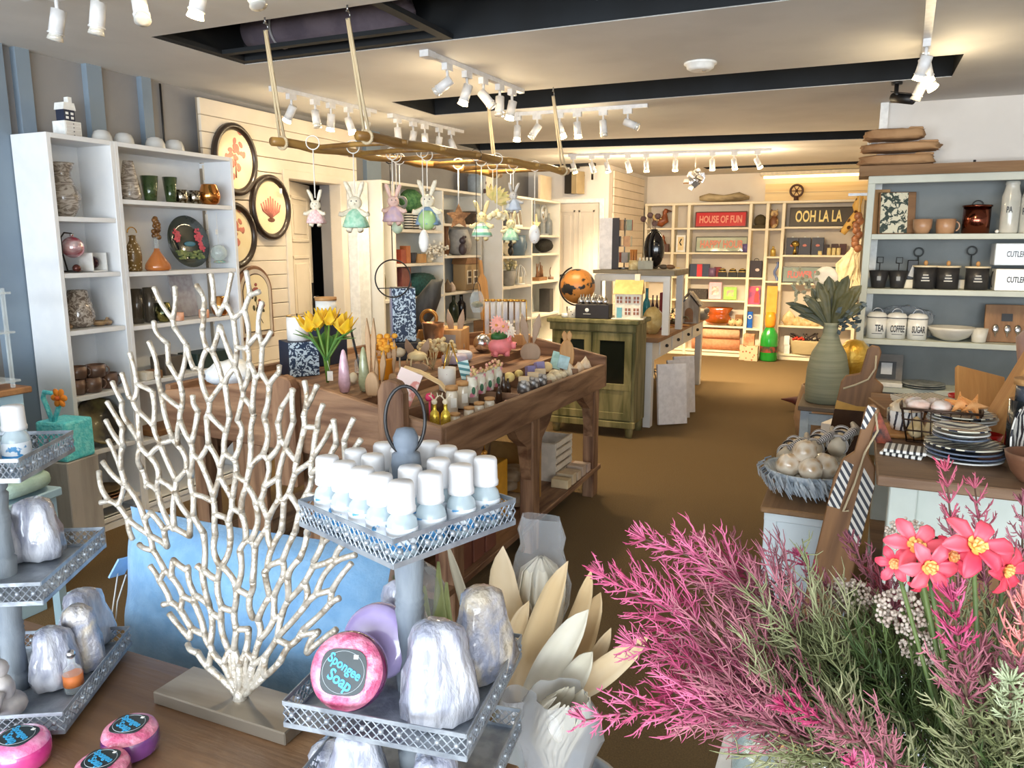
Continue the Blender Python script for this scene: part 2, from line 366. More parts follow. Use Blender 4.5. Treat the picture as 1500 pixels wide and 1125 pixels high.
# ------------------------------------------------------------------ track lights
BULB_ON = M('bulb_lit', (255, 244, 215), .3, emit=(255, 226, 160), es=14); BULB_OFF = M('bulb_reflector', (222, 220, 212), .15, .3)
FIX = plain((214, 214, 214), .4); NSPOT = [0]
def track(label, a, b, heads, group='white track lights on the ceiling', L_=.17):
    a, b = Vector(a), Vector(b); d = (b-a).normalized()
    t = T('track_light', label, 'track light', a, 0, group)
    ang = math.atan2(d.y, d.x)
    MB().box((b-a)/2-Vector((0, 0, .012)), ((b-a).length, .035, .024), rz=ang).box(Vector((0, 0, -.016)), (.07, .05, .03), rz=ang).build('rail', FIX, t)
    for f, lit, az, tilt in heads:
        p = (b-a)*f
        h = MB().box(p+Vector((0, 0, -.035)), (.06, .032, .045), rz=ang).tube([p+Vector((0, 0, -.05)), p+Vector((0, 0, -.115))], .008, 6)
        dv = Vector((math.cos(az)*math.sin(tilt), math.sin(az)*math.sin(tilt), -math.cos(tilt)))
        q = p+Vector((0, 0, -.115)); h.tube([q-dv*.025, q+dv*.06], .026, 12)
        h.tube([q+dv*.058, q+dv*.063], .029, 12)
        ho = h.build('spot_head', FIX, t)
        bl = MB().tube([q+dv*.06, q+dv*.085, q+dv*.088], [.022, .029, .012], 12).build('bulb', BULB_ON if lit else BULB_OFF, ho)
        if lit:
            l = bpy.data.lights.new('spot_lamp', 'SPOT'); l.energy = SPOT_W*lit; l.color = (1, .79, .50); l.spot_size = R(95); l.spot_blend = .7; l.shadow_soft_size = .03
            lo = bpy.data.objects.new('spot_lamp', l); COL.objects.link(lo); lo.location = a+q+dv*.1; lo.rotation_euler = dv.to_track_quat('-Z', 'Y').to_euler(); NSPOT[0] += 1
            l = bpy.data.lights.new('bulb_spill', 'POINT'); l.energy = SPOT_W*lit*.1; l.color = (1, .79, .50); l.shadow_soft_size = .03
            lo = bpy.data.objects.new('bulb_spill', l); COL.objects.link(lo); lo.location = a+q+dv*.115
SPOT_W = 34
def fr(a, b, pxs):  # fraction along a rail for a photo column
    out = []
    for px in pxs:
        lo_, hi_ = 0, 1
        def g(f):
            v = Vector(a).lerp(Vector(b), f)-Vector((0, 0, H)); return 750+F*v.dot(RGT)/v.dot(FWD)
        s_ = 1 if g(1) > g(0) else -1
        for _ in range(40):
            m_ = (lo_+hi_)/2
            if (g(m_)-px)*s_ < 0: lo_ = m_
            else: hi_ = m_
        out.append((lo_+hi_)/2)
    return out
def trk(label, a, b, pxs, lits, az, tilts, **k):
    track(label, a, b, [(f, l, a_, R(t_)) for f, l, a_, t_ in zip(fr(a, b, pxs), lits, az, tilts)], **k)
Z_ = 2.45
trk('white track light with five heads nearest the front ceiling recess at left', (-2.95, 2.1, Z_), (-1.55, 2.1, Z_), (80, 139, 200, 289, 366), (0, 0, 0, 1, 0), (-2.8, -2.8, -.6, -2.6, -.4), (14, 10, 34, 14, 25))
trk('white track light of five heads above the bamboo ladder', (-2.03, 3.53, Z_), (-1.98, 4.6, Z_), (655, 684, 708, 732, 750), (0, 1, 0, 0, 1), (-2.9, -2.6, .2, -1.5, -2.6), (55, 18, 40, 8, 12))
trk('white track light shining on the oval pictures by the left wall', (-3.31, 3.91, Z_), (-3.23, 4.85, Z_), (426, 461, 484, 510, 536), (.28, 0, .28, .28, .28), (3.0, -.5, 2.8, .3, 2.9), (38, 14, 12, 18, 20))
trk('white track light above the first cream bookcase by the left wall', (-3.2, 5.04, Z_), (-3.12, 5.98, Z_), (582, 605, 622, 643, 661), (0, 1, 0, 0, 0), (-.5, -2.6, -.5, 2.7, -.2), (8, 10, 6, 16, 26))
trk('white track light along the far edge of the second ceiling recess', (-2.36, 5.36, Z_), (-1.39, 5.4, Z_), (758, 787, 820, 846, 884, 920), (1, 0, 1, .7, 0, 0), (-1.6, -2.6, -.3, 0, -.5, .1), (6, 34, 22, 6, 8, 66))
trk('white track light of ten heads before the back shelves', (-2.85, 7.95, Z_), (-.87, 8.3, Z_), (840, 867, 889, 920, 947, 990, 1044, 1076, 1110), (2.6, 0, 2.4, 2.6, 2, 2.6, 2.6, 2.8, 2.6), (1.2, .2, 1.3, 1.3, 1.6, 1.8, 1.6, 1.4, 1.0), (26, 20, 26, 30, 20, 26, 26, 30, 40))
trk('white track light of clustered heads seen end on above the grey shelves', (.17, 3.3, Z_), (.24, 4.75, Z_), (1353, 1356.5, 1357.5, 1358.5, 1359), (0, .5, .5, .5, .3), (2.6, .6, 1.2, 1.0, 2.2), (24, 45, 26, 30, 24))
# ------------------------------------------------------------------ daylight through the shop front, added ceiling fill, sky, camera
wd = bpy.data.worlds.new('sky'); bpy.context.scene.world = wd; wd.use_nodes = True
wd.node_tree.nodes['Background'].inputs[0].default_value = (.75, .87, 1, 1); wd.node_tree.nodes['Background'].inputs[1].default_value = 1.0
for i, (x, wx) in enumerate(((-2.6, 2.4), (0, 2.5), (2.6, 2.4))):
    l = bpy.data.lights.new('window_daylight', 'AREA'); l.shape = 'RECTANGLE'; l.size = wx; l.size_y = 1.8; l.energy = DAY_W; l.color = (.80, .90, 1)
    o = bpy.data.objects.new('window_daylight', l); COL.objects.link(o); o.location = (x, -3.72, 1.38); o.rotation_euler = (PI/2, 0, 0)
    l = bpy.data.lights.new('added_ceiling_fill', 'AREA'); l.shape = 'RECTANGLE'; l.size = wx; l.size_y = 1.2; l.energy = DAY_W*.55; l.color = (1, .96, .9)  # added fill lamp outside the front wall, aimed up to brighten the ceiling
    o = bpy.data.objects.new('added_ceiling_fill', l); COL.objects.link(o); o.location = (x, -4.3, .3); o.rotation_euler = (PI/2+R(38), 0, 0)
cd = bpy.data.cameras.new('camera'); cam = bpy.data.objects.new('camera', cd); COL.objects.link(cam)
cd.sensor_fit = 'HORIZONTAL'; cd.sensor_width = 36; cd.lens = 36*F/1500; cd.clip_start = .02
cam.location = (0, 0, H); cam.rotation_euler = (PI/2-PITCH, 0, YAW)
scn = bpy.context.scene; scn.camera = cam
scn.view_settings.view_transform = 'Standard'; scn.view_settings.look = 'None'; scn.view_settings.exposure = EXPO; scn.view_settings.gamma = 1
scn.cycles.use_denoising = True; scn.cycles.max_bounces = 8; scn.cycles.diffuse_bounces = 4; scn.cycles.transparent_max_bounces = 16; scn.cycles.sample_clamp_indirect = 4
# ================================================================== LEFT WALL: bookcases and what stands on them
VASE = [(.45, 0), (.55, .02), (.85, .18), (1, .34), (.95, .45), (.68, .62), (.52, .74), (.52, .82), (.7, .95), (.78, 1), (.72, 1), (.46, .82), (.46, .7), (0, .1)]
CUP = [(.6, 0), (.66, .02), (1, 1), (.93, 1), (.6, .08), (0, .06)]
TUMB = [(.9, 0), (.97, .03), (1, .5), (.97, 1), (.9, 1), (.92, .5), (.85, .08), (0, .06)]
GLOBE_V = [(.5, 0), (.8, .08), (1, .38), (.95, .6), (.72, .95), (.7, 1), (.64, 1), (.88, .6), (.92, .38), (.7, .12), (0, .08)]
BOWL = [(.4, 0), (.45, .03), (.75, .35), (.95, .8), (1, 1), (.94, 1), (.7, .4), (.4, .12), (0, .1)]
BOTTLE = [(.9, 0), (1, .03), (1, .55), (.85, .68), (.4, .78), (.36, .98), (.4, 1), (0, 1)]
JAR = [(.9, 0), (1, .04), (1, .86), (.9, .92), (.86, 1), (.8, 1), (.9, .8), (.9, .1), (0, .08)]
EGGP = [(0, 0), (.45, .04), (.8, .18), (1, .42), (.9, .68), (.6, .89), (.3, .97), (0, 1)]
def lat(prof, w, h, seg=24): return MB().lathe([(r*w/2, z*h) for r, z in prof], seg=seg)
def vs(name, label, cat, mat, p, w, h, prof, group=None, rz=0, seg=24):
    return S(name, label, cat, lat(prof, w, h, seg), mat, p, rz, group)
def bx(name, label, cat, mat, p, d, rz=0, group=None, bevel=.003, rot=None):
    return S(name, label, cat, MB().box((0, 0, d[2]/2), d), mat, p, rz, group, rot, bevel)
def mug(label, p, w, h, mat, az=0, group=None, name='mug'):
    t = T(name, label, 'mug', p, az, group)
    lat([(.8, 0), (.9, .03), (1, .5), (1, 1), (.92, 1), (.9, .1), (0, .08)], w, h).build('body', mat, t)
    MB().ring((w*.5, 0, h*.5), h*.3, h*.055, 'y', 16, 8, sx=.75, a0=-1.5, a1=1.5).build('handle', mat, t); return t
def bookcase(label, Xf, Xb, Ya, Yb, ztop, shelves, mat, cols=(), z0=0, group=None, name='bookcase', th=.024, lip=None, back=None):
    """a case whose open face looks along +X; cols = inner upright positions; shelves = list per column of top heights"""
    t = T(name, label, 'bookcase', (0, 0, 0), 0, group)
    for y in (Ya+th/2, Yb-th/2): MB().span((Xb, y-th/2, z0), (Xf, y+th/2, ztop)).build('side_panel', mat, t, bevel=.002)
    for y in cols: MB().span((Xb, y-th/2, z0), (Xf-.002, y+th/2, ztop-.001)).build('upright', mat, t, bevel=.002)
    MB().span((Xb, Ya+th, z0), (Xb+.008, Yb-th, ztop)).build('back_panel', back or mat, t)
    MB().span((Xb, Ya+th, ztop-th), (Xf, Yb-th, ztop)).build('top_panel', mat, t, bevel=.002)
    MB().span((Xf-.03, Ya+th, z0), (Xf-.012, Yb-th, .07)).build('plinth', mat, t)
    ed = [Ya+th/2]+list(cols)+[Yb-th/2]
    for a, b, zs in zip(ed[:-1], ed[1:], shelves):
        for z in zs: MB().span((Xb+.008, a+th/2, z-th), (Xf-.004, b-th/2, z)).build('shelf', mat, t, bevel=.002)
    return t
bookcase('narrow white bookcase with vases and mugs at the front left wall', -3.55, -3.805, 2.56, 2.93, 2.03, [[.07, .155, .45, .745, 1.08, 1.365, 1.64]], SHELF)
bookcase('wide white bookcase of glassware and a painted round plate', -3.55, -3.805, 2.93, 3.765, 2.03, [[.07, .43, .76, 1.07, 1.36, 1.74]], SHELF)
MARB = M('grey_marbled_glass', (186, 178, 168), .2, c2=(128, 118, 108), kind='noise', scale=9, dist=3.5, stretch=(1, 1, 3), lo=.42, hi=.55, coat=.5)
SPECK = M('speckled_grey_glass', (190, 180, 168), .15, c2=(110, 98, 88), kind='noise', scale=45, dist=1.5, lo=.42, hi=.56, coat=.5)
X3 = -3.68
def LS(px, z, X=X3): p = atX(px, z+.001, X); return p, sc(p)
p, s = LS(97, 1.641); vs('vase', 'large grey marbled vase on the top shelf of the narrow bookcase', 'vase', MARB, p, 44*s, 77*s, VASE)
p, s = LS(118, 1.081); vs('vase', 'squat grey speckled glass vase with a pale price tag', 'vase', SPECK, p, 42*s, 54*s, [(.6, 0), (.9, .1), (1, .3), (.92, .5), (.62, 1), (.56, 1), (.8, .5), (.85, .2), (0, .1)])
for px, w, lab in ((101, 11, 'small brown stone trinket left of the speckled vase'), (158, 13, 'small round trinket with a red dot beside the speckled vase'), (172, 11, 'small grey trinket at the right end of the speckled vase shelf')):
    p, s = LS(px, 1.081, -3.64); S('trinket', lab, 'trinket', MB().ell((0, 0, w*s*.35), (w*s/2, w*s/2, w*s*.35), 14, jit=.1).ell((0, 0, w*s*.7), w*s*.22, 10), M('trinket_stone', (170, 140, 100), .3, c2=(120, 96, 80), scale=30), p)
p, s = LS(146, 1.081, -3.66); S('spoon_rest', 'flat brown dish beside the speckled vase', 'dish', lat(BOWL, 26*s, 7*s), plain((150, 120, 84), .3), p)
# red glass bauble on a wire stand, boxed bauble
p, s = LS(105, 1.366, -3.62)
t = T('bauble_lamp', 'red and silver glass bauble hanging from a black wire stand', 'ornament', p)
MB().tube([(0, -.02, .005), (0, -.04, .1), (0, -.04, 50*s), (0, -.02, 57*s), (0, .02, 56*s)], .004).ring((0, 0, .005), 14*s, .004).build('stand', BLACK, t)
MB().ell((0, .02, 36*s), 15.5*s, 20).build('bauble', M('red_mercury_glass', (190, 70, 90), .08, .6, c2=(235, 215, 220), kind='noise', scale=9, stretch=(1, 1, 3), dist=1), t)
MB().tube([(0, .02, 52*s), (0, .02, 56*s)], 3*s).build('cap', SILVER, t)
p, s = LS(137, 1.366, -3.64); t = T('boxed_bauble', 'dark glass bauble in an open white box', 'ornament', p, R(10))
m = MB(); m.span((-.045, -.05, 0), (.045, .05, .006)); m.span((-.045, -.05, 0), (-.039, .05, 27*s)); m.span((-.045, -.05, 0), (.045, -.044, 27*s)); m.span((-.045, .044, 0), (.045, .05, 27*s)); m.build('box', WHITE, t)
MB().ell((0, 0, 11*s+.008), 9*s, 16).build('bauble', plain((60, 34, 40), .08, .5), t)
p, s = LS(113, 1.366, -3.58); S('bauble', 'small brown glass bauble between the red bauble and white box', 'ornament', MB().ell((0, 0, 6*s), 6*s, 14), plain((90, 50, 44), .1, .4), p)
# mugs
BRNMUG = M('brown_stoneware', (118, 88, 70), .3, c2=(96, 74, 62), scale=14, coat=.3)
for i, (px, z, X, w, lab) in enumerate(((114, .746, -3.62, 23, 'front left'), (137, .746, -3.61, 25, 'front middle'), (161, .746, -3.64, 23, 'front right'))):
    p, s = LS(px, z, X); mug('brown stoneware mug at the %s of the mug stack' % lab, p, w*s, 22*s, BRNMUG, R(60))
for px, X, lab in ((114, -3.62, 'left'), (141, -3.61, 'right')):
    p, s = LS(px, .746+22*s+.0, X); mug('brown stoneware mug on top at the %s of the mug stack' % lab, p, 27*s, 18*s, BRNMUG, R(50))
# big dark platter leaning, stacked brown plates
PLATE = M('dark_glazed_platter', (48, 44, 40), .25, c2=(128, 118, 74), kind='noise', scale=5, lo=.45, hi=.6, coat=.4)
p, s = LS(150, .451, -3.62)
t = T('platter', 'large dark platter with an olive centre leaning in the narrow bookcase', 'platter', p+Vector((.0, 0, .13)), 0, None, (0, R(62), 0))
MB().lathe([(.0, .0), (.08, .0), (.12, .01), (.135, .03), (.13, .034), (.11, .015), (0, .006)], (0, 0, -.02), seg=36).build('dish', [PLATE], t)
for i in range(3):
    p, s = LS(150, .157+i*.016, -3.66); S('plate', ('lowest', 'middle', 'top')[i]+' brown plate of the stack at the foot of the narrow bookcase', 'plate', MB().lathe([(.06, 0), (.07, .002), (.12-.008*i, .014), (.118-.008*i, .018), (.06, .006), (0, .006)], seg=28), plain((126-12*i, 84, 56), .35), p)
# ---- wide bookcase
p, s = LS(192, 1.741, -3.64); vs('vase', 'conical grey marbled vase on the top shelf of the wide bookcase', 'vase', MARB, p, 30*s, 56*s, [(.75, 0), (.95, .05), (1, .15), (.8, .5), (.5, .95), (.45, 1), (.4, 1), (.7, .5), (0, .1)])
GREENG = M('dark_green_glass', (46, 64, 36), .08, c2=(70, 90, 50), scale=8, alpha=.82, coat=.6)
for px, lab, w in ((221, 'dark green glass beaker beside the conical marbled vase', 25), (251, 'dark green glass beaker beside the small mercury votives', 21)):
    p, s = LS(px, 1.741, -3.62); vs('beaker', lab, 'glass', GREENG, p, w*s, 36*s, CUP)
MERC = M('mercury_glass', (205, 200, 185), .12, .9, c2=(86, 74, 52), kind='noise', scale=38, dist=1, lo=.4, hi=.58)
for px, lab in ((266, 'left small silver mercury glass votive on the top shelf'), (285, 'right small silver mercury glass votive on the top shelf')):
    p, s = LS(px, 1.741, -3.62); vs('votive', lab, 'votive', MERC, p, 19*s, 19*s, TUMB)
AMBER = M('amber_mirror_glass', (186, 110, 44), .1, .85, c2=(226, 170, 90), scale=9, dist=.8, coat=.4)
p, s = LS(308, 1.741, -3.6); vs('votive', 'amber mirrored glass bowl at the right end of the top shelf', 'votive', AMBER, p, 31*s, 29*s, GLOBE_V)
p, s = LS(198, 1.361, -3.62)
t = T('lantern_bottle', 'gold speckled white bottle lantern with a wire handle', 'lantern', p)
lat([(.8, 0), (.9, .02), (1, .4), (.85, .6), (.45, .75), (.4, .85), (.5, .88), (0, .9)], 22*s, 58*s).build('body', M('gold_speckle', (226, 214, 190), .3, c2=(110, 84, 40), kind='voronoi', scale=70, lo=.2, hi=.35), t)
MB().ring((0, 0, 55*s), 8*s, .003, 'x', a0=0, a1=PI).build('handle', GOLD, t)
p, s = LS(232, 1.361, -3.6)
t = T('decanter', 'amber triangular glass decanter with a knobbly brown stopper', 'decanter', p)
lat([(.9, 0), (1, .04), (.95, .12), (.25, .36), (.2, .42), (0, .42)], 36*s, 76*s).build('body', M('amber_glass', (200, 120, 60), .1, alpha=.75, coat=.6), t)
MB().tube([(0, 0, 30*s), (0, 0, 48*s)], .012).build('neck', GLASS, t)
m = MB()
for i in range(14): m.ell((rnd.uniform(-1, 1)*4*s, rnd.uniform(-1, 1)*4*s, (48+i*2)*s), 4*s, 8)
m.build('stopper', M('brown_bead', (130, 90, 50), .25, c2=(90, 58, 30), scale=40), t)
BLOS = M('painted_blossom', (64, 72, 66), .12, c2=(52, 60, 54), scale=3, coat=.6)
p, s = LS(280, 1.366, -3.7)
t = T('painted_plate', 'large round dark glass plate painted with pink blossom trees', 'plate', p, 0, None, (0, R(-9), 0))
rp = 37.5*s
m = MB().lathe([(0, 0), (rp*.6, .002), (rp, .02), (rp, .026), (rp*.6, .009), (0, .007)], seg=44)
m.build('disc', BLOS, t, (0, 0, rp), (0, PI/2, 0))
fl = MB()
for cy_, cz, n, r_ in ((-.5, .25, 34, .34), (.55, .25, 40, .36), (.62, -.2, 22, .25)):
    for i in range(n):
        a, q = rnd.uniform(0, 6.28), rnd.uniform(0, r_)**.8*.6
        y, z = cy_+q*math.cos(a)*.7, cz+q*math.sin(a)
        if y*y+z*z < .86: fl.ell((.013+.012*(y*y+z*z), y*rp, rp+z*rp), (.002, rp*.06, rp*.05), 8)
fl.build('painted_blossom', plain((214, 84, 96), .3), t)
tr = MB()
for y, z0, z1 in ((-.5, -.3, .2), (.5, -.3, .2)): tr.tube([(.012, y*rp*1.02, rp*(1+z0)), (.012, y*rp, rp*(1+z1))], .004, 6)
tr.build('painted_trunk', BLACK, t)
gr = MB()
for i in range(40):
    y = rnd.uniform(-.7, .7); z = rnd.uniform(-.66, -.36)
    if y*y+z*z < .8: gr.ell((.014+.01*(y*y+z*z), y*rp, rp*(1+z)), (.002, rp*.12, rp*.05), 8)
gr.build('painted_meadow', M('meadow', (150, 160, 96), .4, c2=(86, 110, 66), scale=30), t)
MB().ell((.012, rp*.1, rp*.92), (.002, rp*.3, rp*.1), 12).build('painted_lake', plain((60, 120, 140), .3), t)
p, s = LS(322, 1.361, -3.62)
t = T('glass_bubble', 'clear iridescent glass bubble hanging at the right of the painted plate', 'ornament', p)
MB().ell((0, 0, 22*s), 12*s, 20).build('bubble', M('bubble_glass', (210, 225, 220), .05, alpha=.3, coat=1), t); MB().tube([(0, 0, 34*s), (0, 0, 80*s)], .0015, 5).build('thread', STRINGW, t)
MB().ell((0, 0, 9*s), (9*s, 9*s, 2*s), 12).build('sand', M('bubble_fill', (190, 180, 150), .5, c2=(120, 190, 190), scale=60), t); MB().box((.004, -.01, 52*s), (.002, .02, .03)).build('price_tag', WHITE, t)
DKG = M('smoked_glass', (44, 44, 40), .1, c2=(84, 76, 64), kind='noise', scale=6, stretch=(3, 3, .4), alpha=.86, coat=.6)
for px, w, h, lab in ((203, 17, 50, 'tall smoked glass vase at the left of the third shelf'), (222, 19, 50, 'tall smoked glass vase second from the left upright'), (241, 4, 4, '')):
    if lab: p, s = LS(px, 1.071, -3.66); vs('vase', lab, 'vase', DKG, p, w*s, h*s, TUMB)
p, s = LS(241, 1.071, -3.595); vs('votive', 'dark green mercury votive in front of the smoked vases', 'votive', M('green_mercury', (40, 44, 26), .12, .7, c2=(150, 140, 80), scale=26, lo=.5, hi=.62), p, 25*s, 28*s, GLOBE_V)
p, s = LS(275, 1.074, -3.725); S('glass_plaque', 'frosted glass plaque leaning at the back of the third shelf', 'plaque', MB().box((0, 0, 30*s), (.012, 42*s, 60*s)), M('frosted_plaque', (206, 202, 204), .3, c2=(186, 178, 180), scale=30, alpha=.6), p, rot=(0, R(-10), 0))
p, s = LS(323, 1.071, -3.6); vs('votive', 'amber mirrored glass votive at the right of the third shelf', 'votive', AMBER, p, 25*s, 28*s, GLOBE_V)
for px, lab in ((262, 'peach glass votive left of the plaque foot'), (299, 'peach glass votive beside the amber votive')):
    p, s = LS(px, 1.071, -3.58); vs('votive', lab, 'votive', M('peach_glass', (226, 160, 128), .15, c2=(240, 190, 160), scale=12), p, 15*s, 12*s, TUMB)
p, s = LS(246, .761, -3.66); bx('wooden_box', 'dark grey wooden box on the fourth shelf behind the coral', 'box', plain((84, 78, 70)), p, (.12, 34*s, 26*s))
p, s = LS(300, .761, -3.68); bx('storage_box', 'dark green flat box on the fourth shelf of the wide bookcase', 'box', plain((30, 50, 46)), p, (.16, 62*s, 22*s))
for px, lab, c in ((213, 'white small box at the left of the fourth shelf', (220, 216, 204)), (226, 'brown small box at the left of the fourth shelf', (130, 96, 66))):
    p, s = LS(px, .761, -3.6); bx('small_box', lab, 'box', plain(c), p, (.08, 14*s, 12*s))
p, s = LS(235, .431, -3.66); bx('tray', 'brown wooden tray lying on the low shelf of the wide bookcase', 'tray', MIDWOOD, p, (.2, 60*s, 8*s))
p, s = LS(290, .431, -3.62); vs('votive', 'orange glass votive on the low shelf behind the coral', 'votive', AMBER, p, 22*s, 22*s, TUMB)
# ---- on top of the bookcases
Zt = 2.031
p = atX(100, Zt, -3.7); s = sc(p)
t = T('drawer_chest', 'miniature white chest of drawers on top of the narrow bookcase', 'chest', p, 0)
MB().box((0, 0, 12*s), (.09, 27*s, 24*s)).build('carcase', WHITE, t, bevel=.002)
for i in range(4):
    d = MB().box((.046, 0, (4.2+5.3*i)*s), (.004, 23*s, 4.4*s)).build('drawer', plain((216, 212, 206)), t); MB().ell((.05, 0, (4.2+5.3*i)*s), .003, 8).build('knob', plain((90, 90, 90)), d)
t = T('toy_house', 'little white and navy house standing on the miniature chest', 'toy house', p+Vector((0, -.003, 24*s)), 0)
MB().box((0, 0, 8*s), (.06, 17*s, 16*s)).build('walls', plain((36, 42, 62)), t)
MB().prism([(-10*s, 16*s), (10*s, 16*s), (8*s, 26*s), (-8*s, 26*s)], .07, ax='x').build('roof', WHITE, t); MB().box((0, 6*s, 30*s), (.03, 6*s, 10*s)).build('chimney', WHITE, t)
for u, v in ((-4, 5), (4, 5), (-4, 11), (4, 11)): MB().box((.031, u*s, v*s), (.003, 4*s, 3.4*s)).build('window', WHITE, t)
CB = M('pale_ceramic', (206, 206, 204), .25, c2=(216, 216, 213), scale=10, coat=.4)
for px, lab in ((150, 'first upturned pale bowl from the left on top of the bookcase'), (182, 'second upturned pale bowl from the left on top of the bookcase'), (228, 'third upturned pale bowl from the left on top of the bookcase'), (256, 'fourth upturned pale bowl from the left on top of the bookcase')):
    p = atX(px, Zt, -3.66); s = sc(p); vs('bowl', lab, 'bowl', CB, p, 29*s, 17*s, [(1, 0), (1, .06), (.92, .5), (.72, .9), (.5, .95), (.48, 1), (0, 1)], 'upturned bowls on the bookcase')
# ---- oval framed prints and the arched print on the slat wall
FRAME = M('black_brown_frame', (38, 28, 24), .35, c2=(52, 38, 30), scale=20, coat=.3); PAPER = M('cream_print_paper', (238, 222, 180), .7, c2=(242, 228, 192), scale=6); CORAL = plain((196, 122, 106), .7)
def oval(label, px, py, w, h, kind):
    p = fX(px, py, -3.755); s = sc(p)
    t = T('framed_print', label, 'picture', p)
    ry, rz_ = .195*w, .195*h
    m = MB(); n = 44; prof = [(1.0, -.004), (1.0, .02), (.94, .034), (.86, .03), (.80, .012), (.80, -.004)]
    vs_ = []; fs = []
    for a in range(n):
        for q, x in prof: vs_.append((x, ry*q*math.cos(2*PI*a/n), rz_*q*math.sin(2*PI*a/n)))
    k_ = len(prof)
    for a in range(n):
        for j in range(k_): fs.append((a*k_+j, a*k_+(j+1) % k_, ((a+1) % n)*k_+(j+1) % k_, ((a+1) % n)*k_+j))
    m.add(vs_, fs, True); m.build('frame', FRAME, t)
    MB().prism([(ry*.83*math.cos(2*PI*a/n), rz_*.83*math.sin(2*PI*a/n)) for a in range(n)], .006, (.006, 0, 0), 'x').build('print', PAPER, t)
    r_ = random.Random(kind); m = MB()
    if kind == 1:
        for i in range(26): m.ell((.0095, r_.gauss(0, .22)*ry, r_.gauss(.08, .24)*rz_), (.001, ry*.12, rz_*.07), 8, rot=(r_.uniform(0, 3), 0, 0))
        m.tube([(.01, 0, -rz_*.5), (.01, .02*ry, 0)], .005, 6)
    else:
        for i in range(9):
            a = (i-4)*.2; m.tube([(.01, 0, -rz_*.32), (.01, a*ry*.5, -rz_*.1), (.01, a*ry*.62, rz_*(.34-.3*abs(a)))], [.004, .008, .005], 6)
    m.build('coral_drawing', CORAL, t)
    if kind == 2: MB().ell((.01, 0, -rz_*.38), (.001, ry*.2, rz_*.07), 10).build('drawn_rock', plain((110, 70, 56), .8), t)
    if kind == 2: MB().box((.035, ry*.42, rz_*.52), (.002, .025, .035)).build('price_tag', WHITE, t)
    return t
oval('oval black framed red coral print, upper left on the slat wall', 343, 234, 1, 1.18, 1)
oval('oval black framed coral print with a price tag, nearest the door', 395, 304, 1, 1.14, 2)
oval('oval black framed coral print half hidden by the wide bookcase', 342, 345, 1, 1.1, 1)
p = fX(373, 444, -3.75); t = T('framed_print', 'arched rose print in a brown frame on the slat wall', 'picture', p)
def arch(w, h, n=20): return [(-w, -h), (w, -h)]+[(w*math.cos(PI*i/n), h-w+w*math.sin(PI*i/n)*1.05) for i in range(n+1)]
MB().prism(arch(.17, .245), .024, (.0, 0, 0), 'x').build('frame', M('walnut_frame', (112, 78, 56), .4, c2=(140, 104, 80), scale=12), t, bevel=.006)
MB().prism(arch(.15, .222), .006, (.0125, 0, 0), 'x').build('mount', plain((196, 184, 170)), t); MB().prism(arch(.125, .195), .006, (.0145, 0, 0), 'x').build('mount_line', plain((52, 34, 30)), t)
MB().prism(arch(.119, .188), .006, (.0165, 0, 0), 'x').build('print', PAPER, t)
m = MB(); r_ = random.Random(4)
for c in ((-.01, .09), (.035, -.005)):
    for i in range(10): m.ell((.0205, c[0]+r_.gauss(0, .016), c[1]+r_.gauss(0, .016)), (.001, .014, .012), 8)
m.build('rose_drawing', plain((150, 84, 78), .8), t)
m = MB().tube([(.0205, -.02, .06), (.0205, .02, -.09), (.0205, .05, -.14)], .002, 5)
for c in ((-.04, .05), (-.01, .03), (-.03, -.03), (.0, -.04), (.03, -.04), (.0, -.1), (.055, -.05), (-.05, .09)): m.ell((.0205, c[0], c[1]), (.001, .02, .012), 8, rot=(r_.uniform(0, 3), 0, 0))
m.build('leaf_drawing', plain((66, 62, 38), .8), t)
# ---- glass corner shelf with shells at the far left, plinths, turquoise bag, cushions
SH = M('shell_cream', (226, 206, 180), .5, c2=(196, 160, 124), scale=18)
YC = atX(58, .5, -3.0).y-.02; ZG = [fX(16, y_, -3.22).z for y_ in (545, 478, 424)]
t = T('glass_shelf_unit', 'clear acrylic shelf unit of shells at the left edge', 'shelf unit', (-3.22, YC-.14, 0))
for z in ZG: MB().box((0, 0, z), (.46, .26, .008)).build('shelf', M('acrylic', (200, 212, 216), .05, alpha=.28, coat=.5), t)
for y in (-.225, .225): MB().box((y, .1, (.952+ZG[2]+.02)/2), (.012, .012, ZG[2]+.02-.953)).build('upright', GLASS, t)
for px, z, q, lab in ((2, 0, .075, 'large cream fan shell on the lowest acrylic shelf'), (30, 0, .03, 'small shell at the right of the lowest acrylic shelf'), (8, 1, .06, 'flat orange shell on the middle acrylic shelf'), (28, 1, .025, 'tiny pale shell on the middle acrylic shelf')):
    p = atY(px, ZG[z]+.0055, YC-.16); p.x = min(p.x, -3.04); S('shell', lab, 'shell', MB().ell((0, 0, q*.45), (q*1.1, q*1.1, q*.42), 16, jit=.12, js=4), SH, p)
S('round_badge', 'round black badge with a white loop on the middle acrylic shelf', 'badge', MB().tube([(0, 0, .045), (.0, -.012, .045)], .042, 20).ring((0, -.013, .045), .02, .004, 'y', mi=1), [BLACK, WHITE], Vector((-3.06, YC-.2, ZG[1]+.006)))
PL = M('weathered_plinth', (150, 146, 142), .8, c2=(176, 172, 168), kind='noise', scale=10, stretch=(1, 1, .15), bump=.3)
PX, PY, PZ = -3.44, 2.42, .49
t = T('plinth', 'tall weathered wood plinth with a pale right face under the turquoise bag', 'plinth', (PX, PY, 0), R(8))
MB().box((0, 0, PZ/2), (.19, .19, PZ)).build('body', PL, t, bevel=.004)
TURQ = M('turquoise_woven', (92, 222, 236), .7, c2=(136, 240, 248), kind='noise', scale=60, bump=.8, bscale=90)
